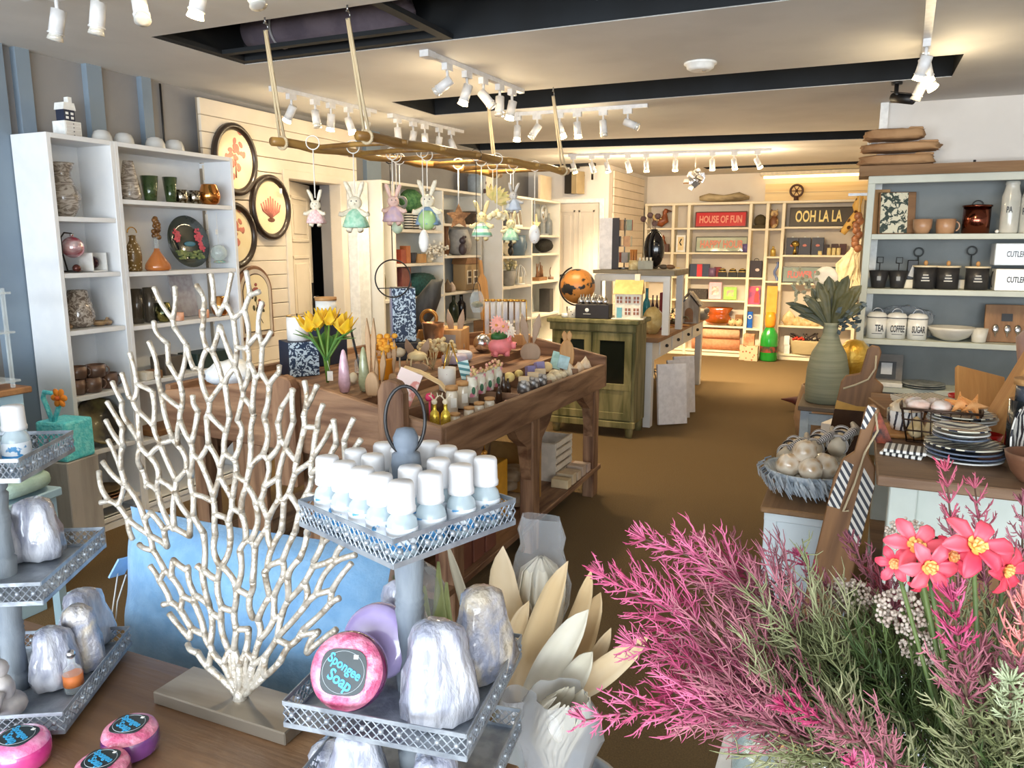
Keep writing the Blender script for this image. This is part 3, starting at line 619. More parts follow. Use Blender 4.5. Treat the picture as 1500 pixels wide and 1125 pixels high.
t = T('turquoise_bag', 'turquoise woven bag with an orange flower on its handle', 'bag', (PX, PY, PZ+.001), R(8))
MB().box((.005, 0, .095), (.172, .172, .19)).build('body', TURQ, t, bevel=.012, seg=2)
MB().tube([(-.0, -.06, .19), (-.02, -.06, .25), (-.04, -.06, .3), (-.03, -.06, .33), (.03, -.06, .325), (.06, -.06, .29), (.035, -.06, .24), (.01, -.06, .19)], .011).build('handle', TURQ, t)
m = MB()
for i in range(6): m.ell((.07+.027*math.cos(i*1.05), -.075, .31+.027*math.sin(i*1.05)), (.022, .008, .016), 10, rot=(0, -i*1.05, 0))
m.build('flower', plain((232, 140, 40), .6), t); MB().ell((.07, -.086, .31), .012, 10).build('flower_centre', plain((196, 90, 30)), t)
PB = M('pale_blue_paint', (150, 178, 190), .5, c2=(160, 186, 196), scale=6)
t = T('open_cabinet', 'pale blue open cabinet with a brown top at the left edge', 'cabinet', (0, 0, 0))
YC = atX(58, .5, -3.0).y-.02
for x in (-3.75, -3.035): MB().span((x, YC-.28, 0), (x+.035, YC, .925)).build('side_panel', PB, t, bevel=.003)
MB().span((-3.715, YC-.02, 0), (-3.035, YC, .925)).build('back_panel', PB, t)
MB().span((-3.77, YC-.31, .925), (-2.97, YC+.02, .95)).build('top', MIDWOOD, t, bevel=.004)
for z in (.12, .55): MB().span((-3.715, YC-.28, z), (-3.035, YC-.02, z+.025)).build('shelf', PB, t)
PGC = M('pale_green_cloth', (150, 176, 164), .85, c2=(166, 190, 178), scale=20, bump=.25, bscale=120)
ZS = .70; q = fZ(0, 722, ZS)
t = T('stool', 'pale blue stool carrying two sage cushions at the left edge', 'stool', (q.x, q.y, 0), R(10)); MB().box((0, 0, ZS-.02), (.26, .24, .03)).build('seat', PB, t, bevel=.004)
for x in (-.1, .1):
    for y in (-.09, .09): MB().box((x, y, (ZS-.035)/2), (.03, .03, ZS-.035)).build('leg', PB, t)
for i, (z, c) in enumerate(((ZS-.004, 'lower sage green cushion on the pale blue stool'), (ZS+.068, 'upper sage green cushion with pointed corners on the pale blue stool'))):
    S('cushion', c, 'cushion', MB().ell((0, 0, .036), (.135-.008*i, .12, .034), 28, sq=.6), PGC, (q.x, q.y, z), R(12-4*i))
# ================================================================== MIDDLE LEFT: two cream bookcases, bamboo ladder and hanging toys
CRM = M('cream_shelf_paint', (232, 226, 212), .5, c2=(236, 231, 219), scale=6); PALEB = M('pale_blue_back', (196, 206, 212), .6, c2=(204, 213, 218), scale=5)
bookcase('tall cream bookcase left of the two by the left wall', -3.55, -3.8, 5.38, 7.22, 2.02, [[.07, 1.05], [.07, .4, .75, 1.05, 1.345, 1.635], [.07, .4, .75, 1.055, 1.405, 1.705]], CRM, (5.58, 6.41), back=PALEB)
bookcase('deep cream bookcase beside the far door', -3.35, -3.62, 7.28, 8.97, 2.02, [[.07, .35, .7, 1.07, 1.39, 1.70], [.07, .35, .7, 1.09, 1.41, 1.62]], CRM, (8.08,), back=PALEB)
def MS(px, z, X=-3.64): p = atX(px, z+.0015, X); return p, sc(p)
GRN = M('felt_green', (96, 142, 88), .85, c2=(60, 108, 66), scale=40, bump=.6, bscale=60)
p, s = MS(603, 1.636)
t = T('topiary', 'round green topiary ornament in a striped pot on the cream bookcase', 'ornament', p)
STR = M('black_white_stripe', (236, 232, 220), .4, c2=(30, 30, 32), kind='stripe', scale=14, lo=.48, hi=.52, rot=(0, R(90), 0))
MB().cyl((0, -.05, 0), .04, .15, 16).build('striped_pot', STR, t); MB().cyl((0, .05, 0), .04, .17, 16).build('striped_pot', STR, t)
MB().ell((0, 0, .25), (.1, .12, .1), 18, jit=.12, js=6).build('foliage', GRN, t)
p, s = MS(560, 1.056, -3.62); vs('bottle', 'slim olive green bottle in the narrow end of the cream bookcase', 'bottle', plain((96, 92, 40), .2), p, .07, .3, BOTTLE)
for px, c, w, h, lab in ((586, (140, 60, 40), .08, .12, 'rust red little box on the cream bookcase'), (594, (170, 100, 56), .07, .15, 'orange brown little box on the cream bookcase')):
    p, s = MS(px, 1.346); bx('gift_box', lab, 'box', plain(c), p, (w, w, h))
p, s = MS(604, 1.346); vs('pot', 'small dark pot beside the little brown boxes', 'pot', plain((52, 54, 60)), p, .09, .09, CUP)
p, s = MS(628, 1.346)
t = T('blossom_spray', 'branching white blossom spray in a cream pot on the cream bookcase', 'artificial flowers', p)
lat(CUP, .1, .09).build('pot', CREAMC, t)
m = MB(); bl = MB()
for i in range(16):
    a = rnd.uniform(-1.5, 1.5); e = Vector((rnd.uniform(-.02, .12), a*.1, rnd.uniform(.07, .13)))
    m.tube([(0, 0, .07), e*.6+Vector((0, 0, .04)), e], .004, 5)
    for j in range(6):
        c_ = e*rnd.uniform(.6, 1)+Vector((rnd.gauss(0, .02), rnd.gauss(0, .03), rnd.gauss(.02, .03))); c_.z = min(.24, max(.03, c_.z)); bl.ell(c_, .013, 7)
m.build('twigs', plain((110, 100, 84)), t); bl.build('blossoms', plain((232, 226, 210)), t)
p, s = MS(617, 1.346, -3.6); bx('wooden_block', 'tiny orange wooden block house in front of the blossom spray', 'ornament', OAK, p, (.06, .09, .08))
p, s = MS(589, 1.051); bx('gift_bag', 'dull red gift bag on the lower shelf of the cream bookcase', 'bag', plain((120, 66, 62)), p, (.1, .17, .26), R(4))
p, s = MS(615, 1.051); S('folded_throw', 'dark teal folded knitted throw on the cream bookcase', 'throw', MB().ell((0, 0, .105), (.12, .21, .1), 22, jit=.08, js=3, sq=.8), M('teal_knit', (34, 78, 74), .95, c2=(24, 58, 56), scale=50, bump=.8, bscale=60), p)
p, s = MS(592, .751, -3.64); bx('storage_box', 'white storage box low in the cream bookcase', 'box', plain((214, 216, 222)), p, (.2, .22, .2))
# third column
p, s = MS(688, 1.706); vs('bowl', 'dark brown bowl on the upper shelf behind the hanging star', 'bowl', plain((74, 62, 52), .3), p, .2, .13, BOWL)
p, s = MS(657, 1.706); vs('pot', 'small grey pot at the left of the star shelf', 'pot', plain((120, 116, 110)), p, .1, .13, CUP)
p, s = MS(672, 1.406); vs('vase', 'large round grey stoneware vase on the cream bookcase', 'vase', M('grey_stoneware', (150, 150, 148), .6, c2=(170, 168, 164), scale=20), p, .26, .25, GLOBE_V)
p, s = MS(654, 1.406); vs('vase', 'slim brown vase left of the round stoneware vase', 'vase', plain((110, 74, 46), .4), p, .08, .28, VASE)
p, s = MS(700, 1.406); vs('vase', 'cream pebble vase right of the round stoneware vase', 'vase', plain((196, 184, 160), .5), p, .15, .2, GLOBE_V)
p, s = MS(678, 1.406, -3.52); S('owl_figurine', 'dark owl figurine standing before the stoneware vase', 'figurine', MB().ell((0, 0, .06), (.04, .045, .06), 14).ell((0, 0, .14), .035, 12).ell((.02, -.02, .175), .012, 8).ell((.02, .02, .175), .012, 8), plain((66, 56, 60), .5), p)
p, s = MS(683, 1.056)
t = T('basket_house', 'wicker house lantern with white windows on the cream bookcase', 'lantern', p)
MB().box((0, 0, .13), (.14, .3, .26)).build('walls', M('wicker', (176, 150, 110), .8, c2=(140, 112, 76), kind='stripe', scale=40), t, bevel=.004); MB().prism([(-.16, .26), (.16, .26), (.13, .32), (-.13, .32)], .16, ax='x').build('roof', MIDWOOD, t)
for y in (-.07, .07):
    f = MB().box((.072, y, .13), (.008, .09, .14)).build('window_frame', CREAMC, t)
    for dz in (-.033, .033): MB().box((.077, y, .13+dz), (.004, .066, .05)).build('pane', plain((90, 74, 56)), f)
for px, c, lab, h in ((656, (104, 86, 66), 'small brown gnome figure left of the wicker house', .13), (662, (196, 176, 160), 'small pale gnome figure left of the wicker house', .1)):
    p, s = MS(px, 1.056, -3.6); S('gnome', lab, 'figurine', MB().lathe([(.035, 0), (.04, .3*h), (.03, .6*h), (0, h)], seg=12).ell((.025, 0, .5*h), .012, 8), plain(c), p)
p = Vector((-3.50, 7.17, .9)); t = T('serving_board', 'long wooden paddle board leaning between the two cream bookcases', 'board', atX(712, .76, -3.42)+Vector((0, 0, .0)), 0, None, (0, R(-6), 0))
MB().prism([(-.1, .0), (.1, 0), (.1, .38), (.08, .42), (.03, .46), (.03, .58), (.02, .6), (-.02, .6), (-.03, .58), (-.03, .46), (-.08, .42), (-.1, .38)], .02, ax='x').build('board', OAK, t, bevel=.004)
bx('shelf_riser', 'low wooden crate under the leaning paddle board', 'crate', MIDWOOD, atX(712, .0, -3.42), (.18, .2, .755))
for px, w, h, lab, c in ((665, .1, .26, 'dark green tall bottle low in the third column', (40, 52, 40)), (676, .1, .26, 'black tall bottle low in the third column', (30, 30, 32))):
    p, s = MS(px, .751); vs('bottle', lab, 'bottle', plain(c, .15), p, w, h, BOTTLE)
# deep bookcase contents
XD = -3.46
p, s = MS(757, 1.70, XD); t = T('photo_frame', 'white divided photo frame in the deep cream bookcase', 'frame', p, 0, None, (0, R(-8), 0))
MB().box((0, 0, .1), (.02, .3, .2)).build('frame', WHITE, t, bevel=.003)
for y in (-.1, 0, .1): MB().box((.011, y, .1), (.004, .07, .15)).build('picture', plain((120, 112, 100)), t)
p, s = MS(740, 1.70, XD); vs('pot', 'dark grey pot left of the white divided frame', 'pot', plain((84, 88, 96)), p, .11, .14, CUP)
mug('large slate blue jug in the deep cream bookcase', MS(757, 1.39, XD)[0], .2, .22, plain((76, 98, 116), .35), R(70), None, 'jug')
p, s = MS(743, 1.39, XD); S('egg_ornament', 'cream egg ornament left of the slate blue jug', 'ornament', lat(EGGP, .11, .16), CREAMC, p)
p, s = MS(748, 1.39, -3.39); S('cat_figurine', 'small black cat figurine before the slate blue jug', 'figurine', MB().ell((0, 0, .05), (.03, .03, .05), 12).ell((0, 0, .115), .028, 12).tube([(0, -.018, .13), (0, -.02, .155)], [.01, .001], 6).tube([(0, .018, .13), (0, .02, .155)], [.01, .001], 6), BLACK, p)
p, s = MS(745, 1.07, XD); t = T('potted_grass', 'grey pot of dry sprigs in the deep cream bookcase', 'potted plant', p)
lat(CUP, .17, .16).build('pot', plain((140, 138, 134)), t); m = MB(); tp = MB()
for i in range(22):
    e = Vector((rnd.uniform(-.05, .08), rnd.uniform(-.13, .13), rnd.uniform(.18, .28))); m.tube([(0, 0, .12), e*.6+Vector((0, 0, .1)), e], .003, 5); tp.ell(e, .016, 7)
m.build('stems', plain((150, 150, 110)), t); tp.build('buds', plain((200, 190, 150)), t)
p, s = MS(762, 1.07, XD); t = T('lantern', 'white wire arched lantern beside the pot of dry sprigs', 'lantern', p)
m = MB()
for a in (0, .8, 1.57, 2.36): m.ring((0, 0, .1), .065, .006, 'y', 18, 6, a0=0, a1=PI, sz=1.6); break
for y in (-.05, .05): m.tube([(0, y, 0), (0, y, .12), (0, y*.6, .19), (0, 0, .22)], .006, 6); m.tube([(y, 0, 0), (y, 0, .12), (y*.6, 0, .19), (0, 0, .22)], .006, 6)
m.build('frame', WHITE, t); MB().cyl((0, 0, 0), .055, .012).build('base', WHITE, t); MB().cyl((0, 0, .012), .025, .07, 12).build('candle', CREAMC, t)
p, s = MS(799, 1.62, XD); t = T('round_mirror', 'round grey mirror on a tall stand in the deep cream bookcase', 'mirror', p)
MB().tube([(0, -.08, .25), (.02, -.08, .25)], .105, 28).build('rim', plain((168, 174, 180), .3), t); MB().tube([(.021, -.08, .25), (.023, -.08, .25)], .075, 24).build('glass', plain((200, 206, 212), .05, 1), t); MB().box((0, -.08, .1), (.03, .08, .2)).cyl((0, -.08, 0), .07, .02).build('stand', plain((140, 146, 152)), t)
p, s = MS(785, 1.62, -3.4); S('starfish', 'cream starfish standing at the front of the mirror shelf', 'starfish', MB().prism([((.13 if i % 2 == 0 else .045)*math.sin(i*PI/5), .105+(.13 if i % 2 == 0 else .045)*math.cos(i*PI/5)) for i in range(10)], .02, ax='x'), M('starfish_cream', (232, 214, 170), .8, c2=(240, 226, 190), scale=60, bump=.5), p)
p, s = MS(803, 1.62, XD); S('vase', 'tall slim grey vase right of the round mirror', 'vase', lat(BOTTLE, .1, .26), plain((120, 126, 130), .3), p)
p, s = MS(797, 1.41, XD); S('hedgehog', 'dark bristly hedgehog shaped doorstop in the deep cream bookcase', 'ornament', MB().ell((0, 0, .09), (.09, .19, .08), 20, jit=.1, js=9), M('dark_bristle', (40, 38, 34), .95, c2=(24, 24, 22), scale=80, bump=1, bscale=90), p)
p, s = MS(790, 1.09, XD); t = T('twig_ornament', 'brown driftwood twig ornament in the deep cream bookcase', 'ornament', p)
MB().box((0, 0, .02), (.1, .26, .04)).build('base', MIDWOOD, t); m = MB()
for i in range(9): m.tube([(0, -.1+.025*i, .04), (rnd.uniform(-.02, .02), -.1+.025*i+rnd.uniform(-.03, .03), rnd.uniform(.1, .22))], [.01, .005], 6)
m.build('twigs', plain((120, 84, 56)), t)
p, s = MS(808, 1.09, XD); S('wire_bird', 'small wire bird ornament beside the driftwood twigs', 'ornament', MB().ring((0, 0, .09), .06, .006, 'x').ring((0, 0, .09), .06, .006, 'y').cyl((0, 0, 0), .05, .03), plain((140, 110, 90), .4), p)
for px, c, w, h, lab in ((748, (96, 74, 56), .16, .2, 'brown basket box low in the deep bookcase'), (800, (52, 50, 50), .12, .28, 'black tall box low in the deep bookcase')):
    p, s = MS(px, .701, XD); bx('basket_box', lab, 'box', plain(c), p, (.14, w, h))
# on top
p = atX(697, 2.022, -3.68); vs('canister', 'grey lidded canister on top of the cream bookcase', 'canister', plain((150, 160, 168), .4), p, .17, .2, JAR)
p = atX(711, 2.022, -3.63); S('print_box', 'brown box printed with white hearts on top of the cream bookcase', 'box', MB().box((0, 0, .13), (.1, .24, .26)), M('heart_print', (98, 66, 54), .6, c2=(226, 216, 200), kind='voronoi', scale=12, lo=.28, hi=.32), p, R(8), bevel=.004)
p = atX(798, 2.022, -3.52); S('blank_canvas', 'blank beige canvas standing on top of the deep bookcase', 'canvas', MB().box((0, 0, .15), (.03, .36, .3)), M('beige_canvas', (226, 206, 176), .8, c2=(232, 214, 186), scale=8), p)
# ---- speaker on the far side wall
t = T('speaker', 'black wall speaker with a tan side on the end wall', 'speaker', (-3.17, 9.0, 2.24), R(-18))
MB().box((.035, 0, 0), (.08, .16, .26)).build('cabinet', M('speaker_tan', (160, 140, 104), .5, c2=(170, 150, 114), scale=10), t, bevel=.004); MB().box((-.06, 0, 0), (.11, .15, .25)).build('grille', BLACK, t, bevel=.004); MB().tube([(0, .08, .05), (0, .17, .1)], .015).build('bracket', BLACK, t)
t = T('ceiling_bracket', 'black metal bracket fixed under the ceiling above the speaker', 'bracket', (-3.15, 8.9, 2.4))
MB().box((0, 0, .035), (.5, .08, .03)).tube([(.22, 0, .03), (.22, 0, -.14)], .014).build('arm', BLACK, t); MB().cyl((0, 0, 0), .06, .03).build('plate', BLACK, t)
# ---- bamboo ladder on ropes
BAM = M('bamboo', (166, 128, 66), .45, c2=(126, 90, 44), kind='noise', scale=7, stretch=(2, .25, 2), coat=.2)
La, Lb, Ra, Rb = Vector((-2.39, 2.78, 1.95)), Vector((-2.2, 4.75, 1.96)), Vector((-1.94, 2.78, 1.95)), Vector((-1.72, 4.72, 1.96))
t = T('bamboo_ladder', 'bamboo ladder hung flat from the ceiling on twine ropes', 'ladder', (0, 0, 0))
def bamb(a, b, r):
    m = MB(); n = 24; pts = [a.lerp(b, i/n)+Vector((0, 0, .004*math.sin(i*1.3))) for i in range(n+1)]
    return m.tube(pts, [r*(1.18 if i % 5 == 3 else 1) for i in range(n+1)], 10)
for a, b in ((La, Lb), (Ra, Rb)): bamb(a, b, .02).build('pole', BAM, t)
for f in (.14, .29, .45, .61, .77, .92): MB().tube([La.lerp(Lb, f)+Vector((-.06, 0, 0)), La.lerp(Lb, f).lerp(Ra.lerp(Rb, f), .5)+Vector((0, 0, .005)), Ra.lerp(Rb, f)+Vector((.04, 0, 0))], [.013, .012, .011], 8).build('rung', BAM, t)
for p, hk in ((La.lerp(Lb, .03), (-2.36, 2.74)), (Ra.lerp(Rb, .03), (-1.94, 2.74)), (La.lerp(Lb, .97), (-2.21, 4.59)), (Ra.lerp(Rb, .97), (-1.77, 4.59))):
    m = MB(); q = Vector((hk[0], hk[1], 2.396))
    for d in (-.008, .008): m.tube([q+Vector((d*.4, 0, 0)), p.lerp(q, .3)+Vector((d, 0, 0)), p+Vector((d*1.6, 0, .02))], .0065, 6)
    m.ring(p, .026, .007, 'y', 14, 6); o = m.build('rope', ROPE, t)
    MB().ring(q+Vector((0, 0, .012)), .016, .0035, 'x', 12, 6, a0=-2, a1=2.2).tube([q+Vector((0, 0, .028)), q+Vector((0, 0, .05))], .004, 6).build('hook', STEEL, o)
# ---- hanging ornaments
FUR = M('cream_plush', (236, 228, 206), .9, c2=(224, 214, 190), scale=60, bump=.4, bscale=120); FURG = M('grey_plush', (206, 202, 196), .9, c2=(190, 186, 180), scale=60, bump=.4, bscale=120)
def onladder(px, side):      # point under the ladder for a photo column: side 0 left pole, 1 right pole, .5 between
    a, b = La.lerp(Ra, side), Lb.lerp(Rb, side); f = fr(a, b, [px])[0]; return a.lerp(b, f)
def hang_bunny(label, px, side, ytop, ybot, dress, fur=FUR, az=0, carry=None, pattern=None):
    q = onladder(px, side); s = sc(q); zb = fY(px, ybot, q.y).z; zt = fY(px, ytop, q.y).z; h = zt-zb
    t = T('hanging_bunny', label, 'toy', (q.x, q.y, zb), YAW+az)
    MB().tube([(0, 0, h*.78), (0, 0, q.z-zb-.027)], .003, 5).ring((0, 0, q.z-zb+.003), .03, .003, 'y', 14, 5).build('string', STRINGW, t)
    m = MB().ell((0, 0, h*.58), (h*.15, h*.13, h*.14), 16)
    for d in (-1, 1):
        m.tube([(d*h*.06, 0, h*.66), (d*h*.12, 0, h*.85), (d*h*.17, -.01, h*.97), (d*h*.2, -.01, h)], [h*.035, h*.055, h*.045, h*.01], 8)
        m.tube([(0, 0, h*.45), (d*h*.1, -h*.05, h*.42), (d*h*.24, -h*.14, h*.34), (d*h*.3, -h*.16, h*.36)], [h*.05, h*.05, h*.055, h*.05], 8)
        m.tube([(0, 0, h*.34), (d*h*.09, -h*.05, h*.12), (d*h*.12, -h*.12, h*.02)], [h*.05, h*.06, h*.065], 8)
    m.tube([(0, 0, h*.3), (0, 0, h*.5)], h*.08, 8).ell((0, -h*.13, h*.555), h*.03, 8)
    m.build('body', fur, t)
    MB().lathe([(h*.08, h*.46), (h*.16, h*.4), (h*.24, h*.2), (h*.27, h*.1), (h*.2, h*.08), (0, h*.1)], seg=20, fn=lambda a, z: 1+.08*math.sin(7*a)).build('dress', dress, t)
    for d in (-1, 1): MB().ell((d*h*.05, -h*.115, h*.61), h*.014, 8).build('eye', BLACK, t)
    if carry: MB().lathe([(r*h*.2, z*h*.42) for r, z in EGGP], (0, -h*.1, -h*.02), 18).build('egg', carry, t)
    return t
PINKD = M('pink_gingham', (232, 188, 188), .85, c2=(240, 214, 210), kind='check', scale=90); MINT = M('mint_floral', (150, 206, 176), .85, c2=(190, 224, 200), scale=50); BLUED = M('denim_blue', (120, 150, 178), .85, c2=(140, 168, 192), scale=50)
hang_bunny('hanging cream bunny in pink gingham, leftmost under the ladder', 458, 1/3-.1, 278, 332, PINKD)
hang_bunny('hanging cream bunny in mint dress before the left door', 517, .35, 266, 340, MINT)
hang_bunny('hanging bunny in lilac and pink, third from the left', 574, .3, 270, 330, M('lilac_cloth', (216, 190, 214), .85, c2=(232, 200, 206), scale=30), M('pink_plush', (236, 204, 190), .9, c2=(228, 190, 178), scale=60), .3)
hang_bunny('hanging cream bunny in blue holding a green egg', 625, .55, 264, 336, BLUED, FUR, 0, M('green_egg', (158, 196, 130), .5, c2=(172, 208, 146), scale=20))
hang_bunny('hanging yellow bunny in a mint and white skirt before the star', 705, .75, 294, 352, M('mint_white_skirt', (140, 204, 170), .85, c2=(232, 232, 220), kind='stripe', scale=9, lo=.4, hi=.5, rot=(0, R(90), 0)), M('yellow_plush', (240, 222, 170), .9, c2=(232, 210, 150), scale=60))
hang_bunny('hanging grey bunny in a blue dress high at the right', 752, .85, 268, 312, M('pale_blue_dress', (190, 202, 218), .85, c2=(204, 214, 226), scale=30), FURG, .4)
hang_bunny('hanging yellow bunny in plain mint skirt at the right', 748, .5, 308, 356, MINT, M('buttery_plush', (240, 230, 186), .9, c2=(232, 220, 170), scale=60))
def hang(name, label, cat, px, py, side):
    q = onladder(px, side); c = fY(px, py, q.y); t = T(name, label, cat, c, YAW); return t, sc(q), q.z-c.z
def string(t, a, b, mat=STRINGW, r=.0025): MB().tube([(0, 0, a), (0, 0, b-.027)], r, 5).ring((0, 0, b+.003), .03, r, 'y', 14, 5).build('string', mat, t)
SPOT = M('spotted_egg', (240, 238, 232), .4, c2=(206, 176, 150), kind='voronoi', scale=30, lo=.12, hi=.1)
for px, py, side, w, h, lab, mt in ((621, 353, .75, 16, 34, 'white oval egg hanging below the blue dressed bunny', SPOT), (783, 343, .95, 17, 28, 'white spotted egg hanging at the right end of the ladder', SPOT), (582, 333, .2, 17, 19, 'mint green egg hanging below the lilac bunny', M('mint_egg', (176, 198, 170), .5, c2=(190, 208, 182), scale=20))):
    t, s, dz = hang('hanging_egg', lab, 'egg', px, py, side); string(t, h*s*.48, dz); MB().lathe([(r*w*s/2, z*h*s-h*s/2) for r, z in EGGP], seg=18).build('egg', mt, t)
t, s, dz = hang('hanging_star', 'brown twig star hanging on a white ribbon', 'star', 672, 318, .3)
string(t, 12*s, dz, STRINGW, .004); MB().prism([((19 if i % 2 == 0 else 9)*s*math.sin(i*PI/5), (19 if i % 2 == 0 else 9)*s*math.cos(i*PI/5)) for i in range(10)], .03).build('star', M('twig_brown', (150, 110, 74), .85, c2=(112, 78, 50), scale=40, bump=.8), t)
t, s, dz = hang('hanging_wings', 'green and yellow leaf sprig hanging beside the yellow bunny', 'ornament', 722, 296, .6)
string(t, 0, dz); m = MB()
for i in range(9):
    a = -.3+i*.28; e = Vector((math.cos(a)*26*s, rnd.uniform(-.03, .03), math.sin(a)*20*s+5*s)); m.leaf([e*.1, e*.5, e], [.004, .022, .002], (0, -1, 0))
m.build('leaves', M('dry_leaf', (190, 180, 110), .7, c2=(210, 190, 130), scale=30), t)
t, s, dz = hang('hanging_butterfly', 'pale yellow flower cluster hanging beside the mint skirted bunny', 'ornament', 728, 318, 1.0)
string(t, 0, dz); m = MB()
for i in range(12): m.ell((rnd.uniform(-13, 13)*s, rnd.uniform(-.03, .03), rnd.uniform(-9, 9)*s), 4.5*s, 8)
m.build('petals', M('butter_petals', (238, 218, 160), .7, c2=(244, 232, 196), scale=30), t)
t, s, dz = hang('hanging_wreath', 'grey twig heart hanging left of the round topiary', 'ornament', 586, 298, .05)
string(t, 10*s, dz); MB().ring((0, 0, 0), 9*s, .006, 'y').ring((.01, 0, .01), 7*s, .005, 'y').build('twigs', plain((130, 126, 118)), t)
q = onladder(571, 0); zb = fY(571, 408, q.y).z; t = T('hanging_ring', 'large black wire ring hanging on a black cord', 'ornament', (q.x, q.y, zb), YAW+.5); s = sc(q)
MB().ring((0, 0, 0), 28*s, .004, 'y', 36).tube([(-24*s, 0, -14*s), (24*s, 0, -14*s)], .003, 6).build('ring', BLACK, t); string(t, 28*s, q.z-zb, BLACK, .003)
q = onladder(697, 1.0); zb = fY(697, 440, q.y).z; t = T('hanging_terrarium', 'clear glass terrarium of moss hanging on a black cord', 'terrarium', (q.x, q.y, zb), YAW); s = sc(q)
MB().lathe([(.3*22*s, -18*s), (10*s, -10*s), (11*s, 2*s), (8*s, 10*s), (6*s, 14*s)], seg=20, closed=False).build('glass', GLASS, t); MB().ell((0, 0, -6*s), (9*s, 9*s, 5*s), 14, jit=.2).build('moss', M('moss', (120, 104, 56), .9, c2=(86, 84, 40), scale=60), t); string(t, 30*s, q.z-zb, BLACK, .002)
MB().tube([(-6*s, 0, 13*s), (-4*s, 0, 24*s), (0, 0, 30*s), (4*s, 0, 24*s), (6*s, 0, 13*s)], .002, 5).build('wire', BLACK, t)
# ================================================================== CENTRE TABLE
OLD = wood('weathered_brown', (84, 50, 30), (158, 122, 92), 'y', 5); OLDX = wood('weathered_brown', (84, 50, 30), (158, 122, 92), 'x', 5); OLDZ = wood('weathered_brown', (84, 50, 30), (158, 122, 92), 'z', 5)
t = T('market_table', 'long weathered wooden market table with stepped trays in the middle', 'table', (0, 0, 0))
YA, YB = 2.42, 4.40
MB().prism([(YA, .70), (YB, .66), (YB, .80), (YA, .845)], .03, (-1.36, 0, 0), 'x').build('front_board', OLD, t, bevel=.004)
MB().span((-1.625, YA, .72), (-1.375, YB, .778)).build('tray_floor', OLD, t); MB().span((-1.85, YA, .77), (-1.62, YB, .828)).build('tray_floor', OLD, t); MB().span((-2.72, YA, .84), (-1.85, YB, .868)).build('table_top', OLD, t)
MB().span((-1.63, YA, .72), (-1.615, YB, .85)).build('divider', OLD, t, bevel=.002); MB().span((-1.86, YA, .77), (-1.845, YB, .8705)).build('divider', OLD, t, bevel=.002)
for y in (3.18, 3.58, 3.98): MB().span((-1.615, y-.006, .775), (-1.376, y+.006, .83)).build('divider', OLDX, t)
for y, nm in ((YA-.015, 'end_board'), (YB+.015, 'end_board')):
    MB().prism([(-2.72, .7), (-1.345, .66), (-1.345, .845), (-2.0, .975), (-2.06, .975), (-2.72, .88)], .03, (0, y, 0), 'y').build(nm, OLDX, t, bevel=.004)
MB().span((-2.75, YA, .70), (-2.72, YB, .90)).build('back_board', OLD, t, bevel=.004)
for y in (YA-.05,):
    for x, z1 in ((-2.03, 1.0), (-1.53, 1.02)): MB().prism([(-.055, .55), (.055, .55), (.055, z1-.05), (.035, z1-.01), (0, z1), (-.035, z1-.01), (-.055, z1-.05)], .05, (x, y-.01, 0), 'y').build('end_post', OLDZ, t, bevel=.006)
for x in (-1.40, -2.67):
    for y in (2.55, 3.36, 4.31):
        MB().box((x, y, .35), (.07, .09, .70)).build('leg', OLDZ, t, bevel=.005)
        for d in (-1, 1):
            if YA < y+d*.2 < YB: MB().prism([(y+d*.045, .38), (y+d*.045, .69), (y+d*.26, .69), (y+d*.2, .62), (y+d*.1, .56)], .05, (x, 0, 0), 'x').build('bracket', OLD, t)
MB().span((-2.70, YA, .15), (-1.36, YB, .18)).build('lower_shelf', OLD, t, bevel=.003)
for x in (-2.3, -1.93, -1.62): MB().box((x, YA+.02, .43), (.17, .03, .56)).build('end_plank', OLDZ, t, bevel=.003)
for y in (3.36,): MB().span((-2.6, y-.012, .18), (-2.0, y+.012, .70)).build('partition', plain((60, 40, 28)), t)
# ---- things on the table
def CT(px, py, z):
    p = fZ(px, py, z+.0015)
    if z < .8: p.x = min(p.x, -1.43)
    p.y = min(p.y, 4.33)
    return p, sc(p)
NAVYP = M('navy_wave_print', (36, 56, 84), .5, c2=(196, 214, 226), scale=34, dist=2.2, detail=1, lo=.5, hi=.53); NAVY = plain((34, 44, 66), .5)
def patbox(label, p, w, d, h, rz, extra=None):
    t = T('patterned_box', label, 'box', p, rz)
    MB().box((0, 0, h/2), (w, d, h)).build('body', NAVY, t, bevel=.003)
    MB().box((0, -d/2-.0015, h/2), (w*.98, .003, h*.98)).build('printed_face', NAVYP, t)
    if extra: MB().box((-w/2-.0015, 0, h/2), (.003, d*.96, h*.98)).build('striped_face', extra, t)
    return t
pb = fZ(460, 552, .87)
LSTR = M('lilac_stripe', (196, 198, 222), .5, c2=(140, 146, 180), kind='stripe', scale=22, lo=.4, hi=.6, rot=(0, 0, R(90)))
patbox('low navy patterned box under the white candle', Vector((-2.5, 3.02, .87)), .15, .15, .17, R(58))
t = T('candle', 'white cylinder candle with a thin gold rim on the low navy box', 'candle', (-2.5, 3.02, 1.042)); s = .0035
MB().cyl((0, 0, 0), .052, .118, 28).build('wax', plain((240, 238, 234), .4), t); MB().ring((0, 0, .118), .051, .003).build('rim', GOLD, t); MB().cyl((0, 0, .118), .003, .012, 6).build('wick', BLACK, t)
t = T('wooden_lidded_jar', 'white jar with a wooden lid behind the yellow tulips', 'jar', (-2.6, 3.38, .87))
MB().box((0, 0, .13), (.11, .2, .26)).build('stand_box', NAVY, t); MB().cyl((0, 0, .26), .055, .08, 20).build('jar', WHITE, t); MB().cyl((0, 0, .34), .058, .018, 20).build('lid', OAK, t)
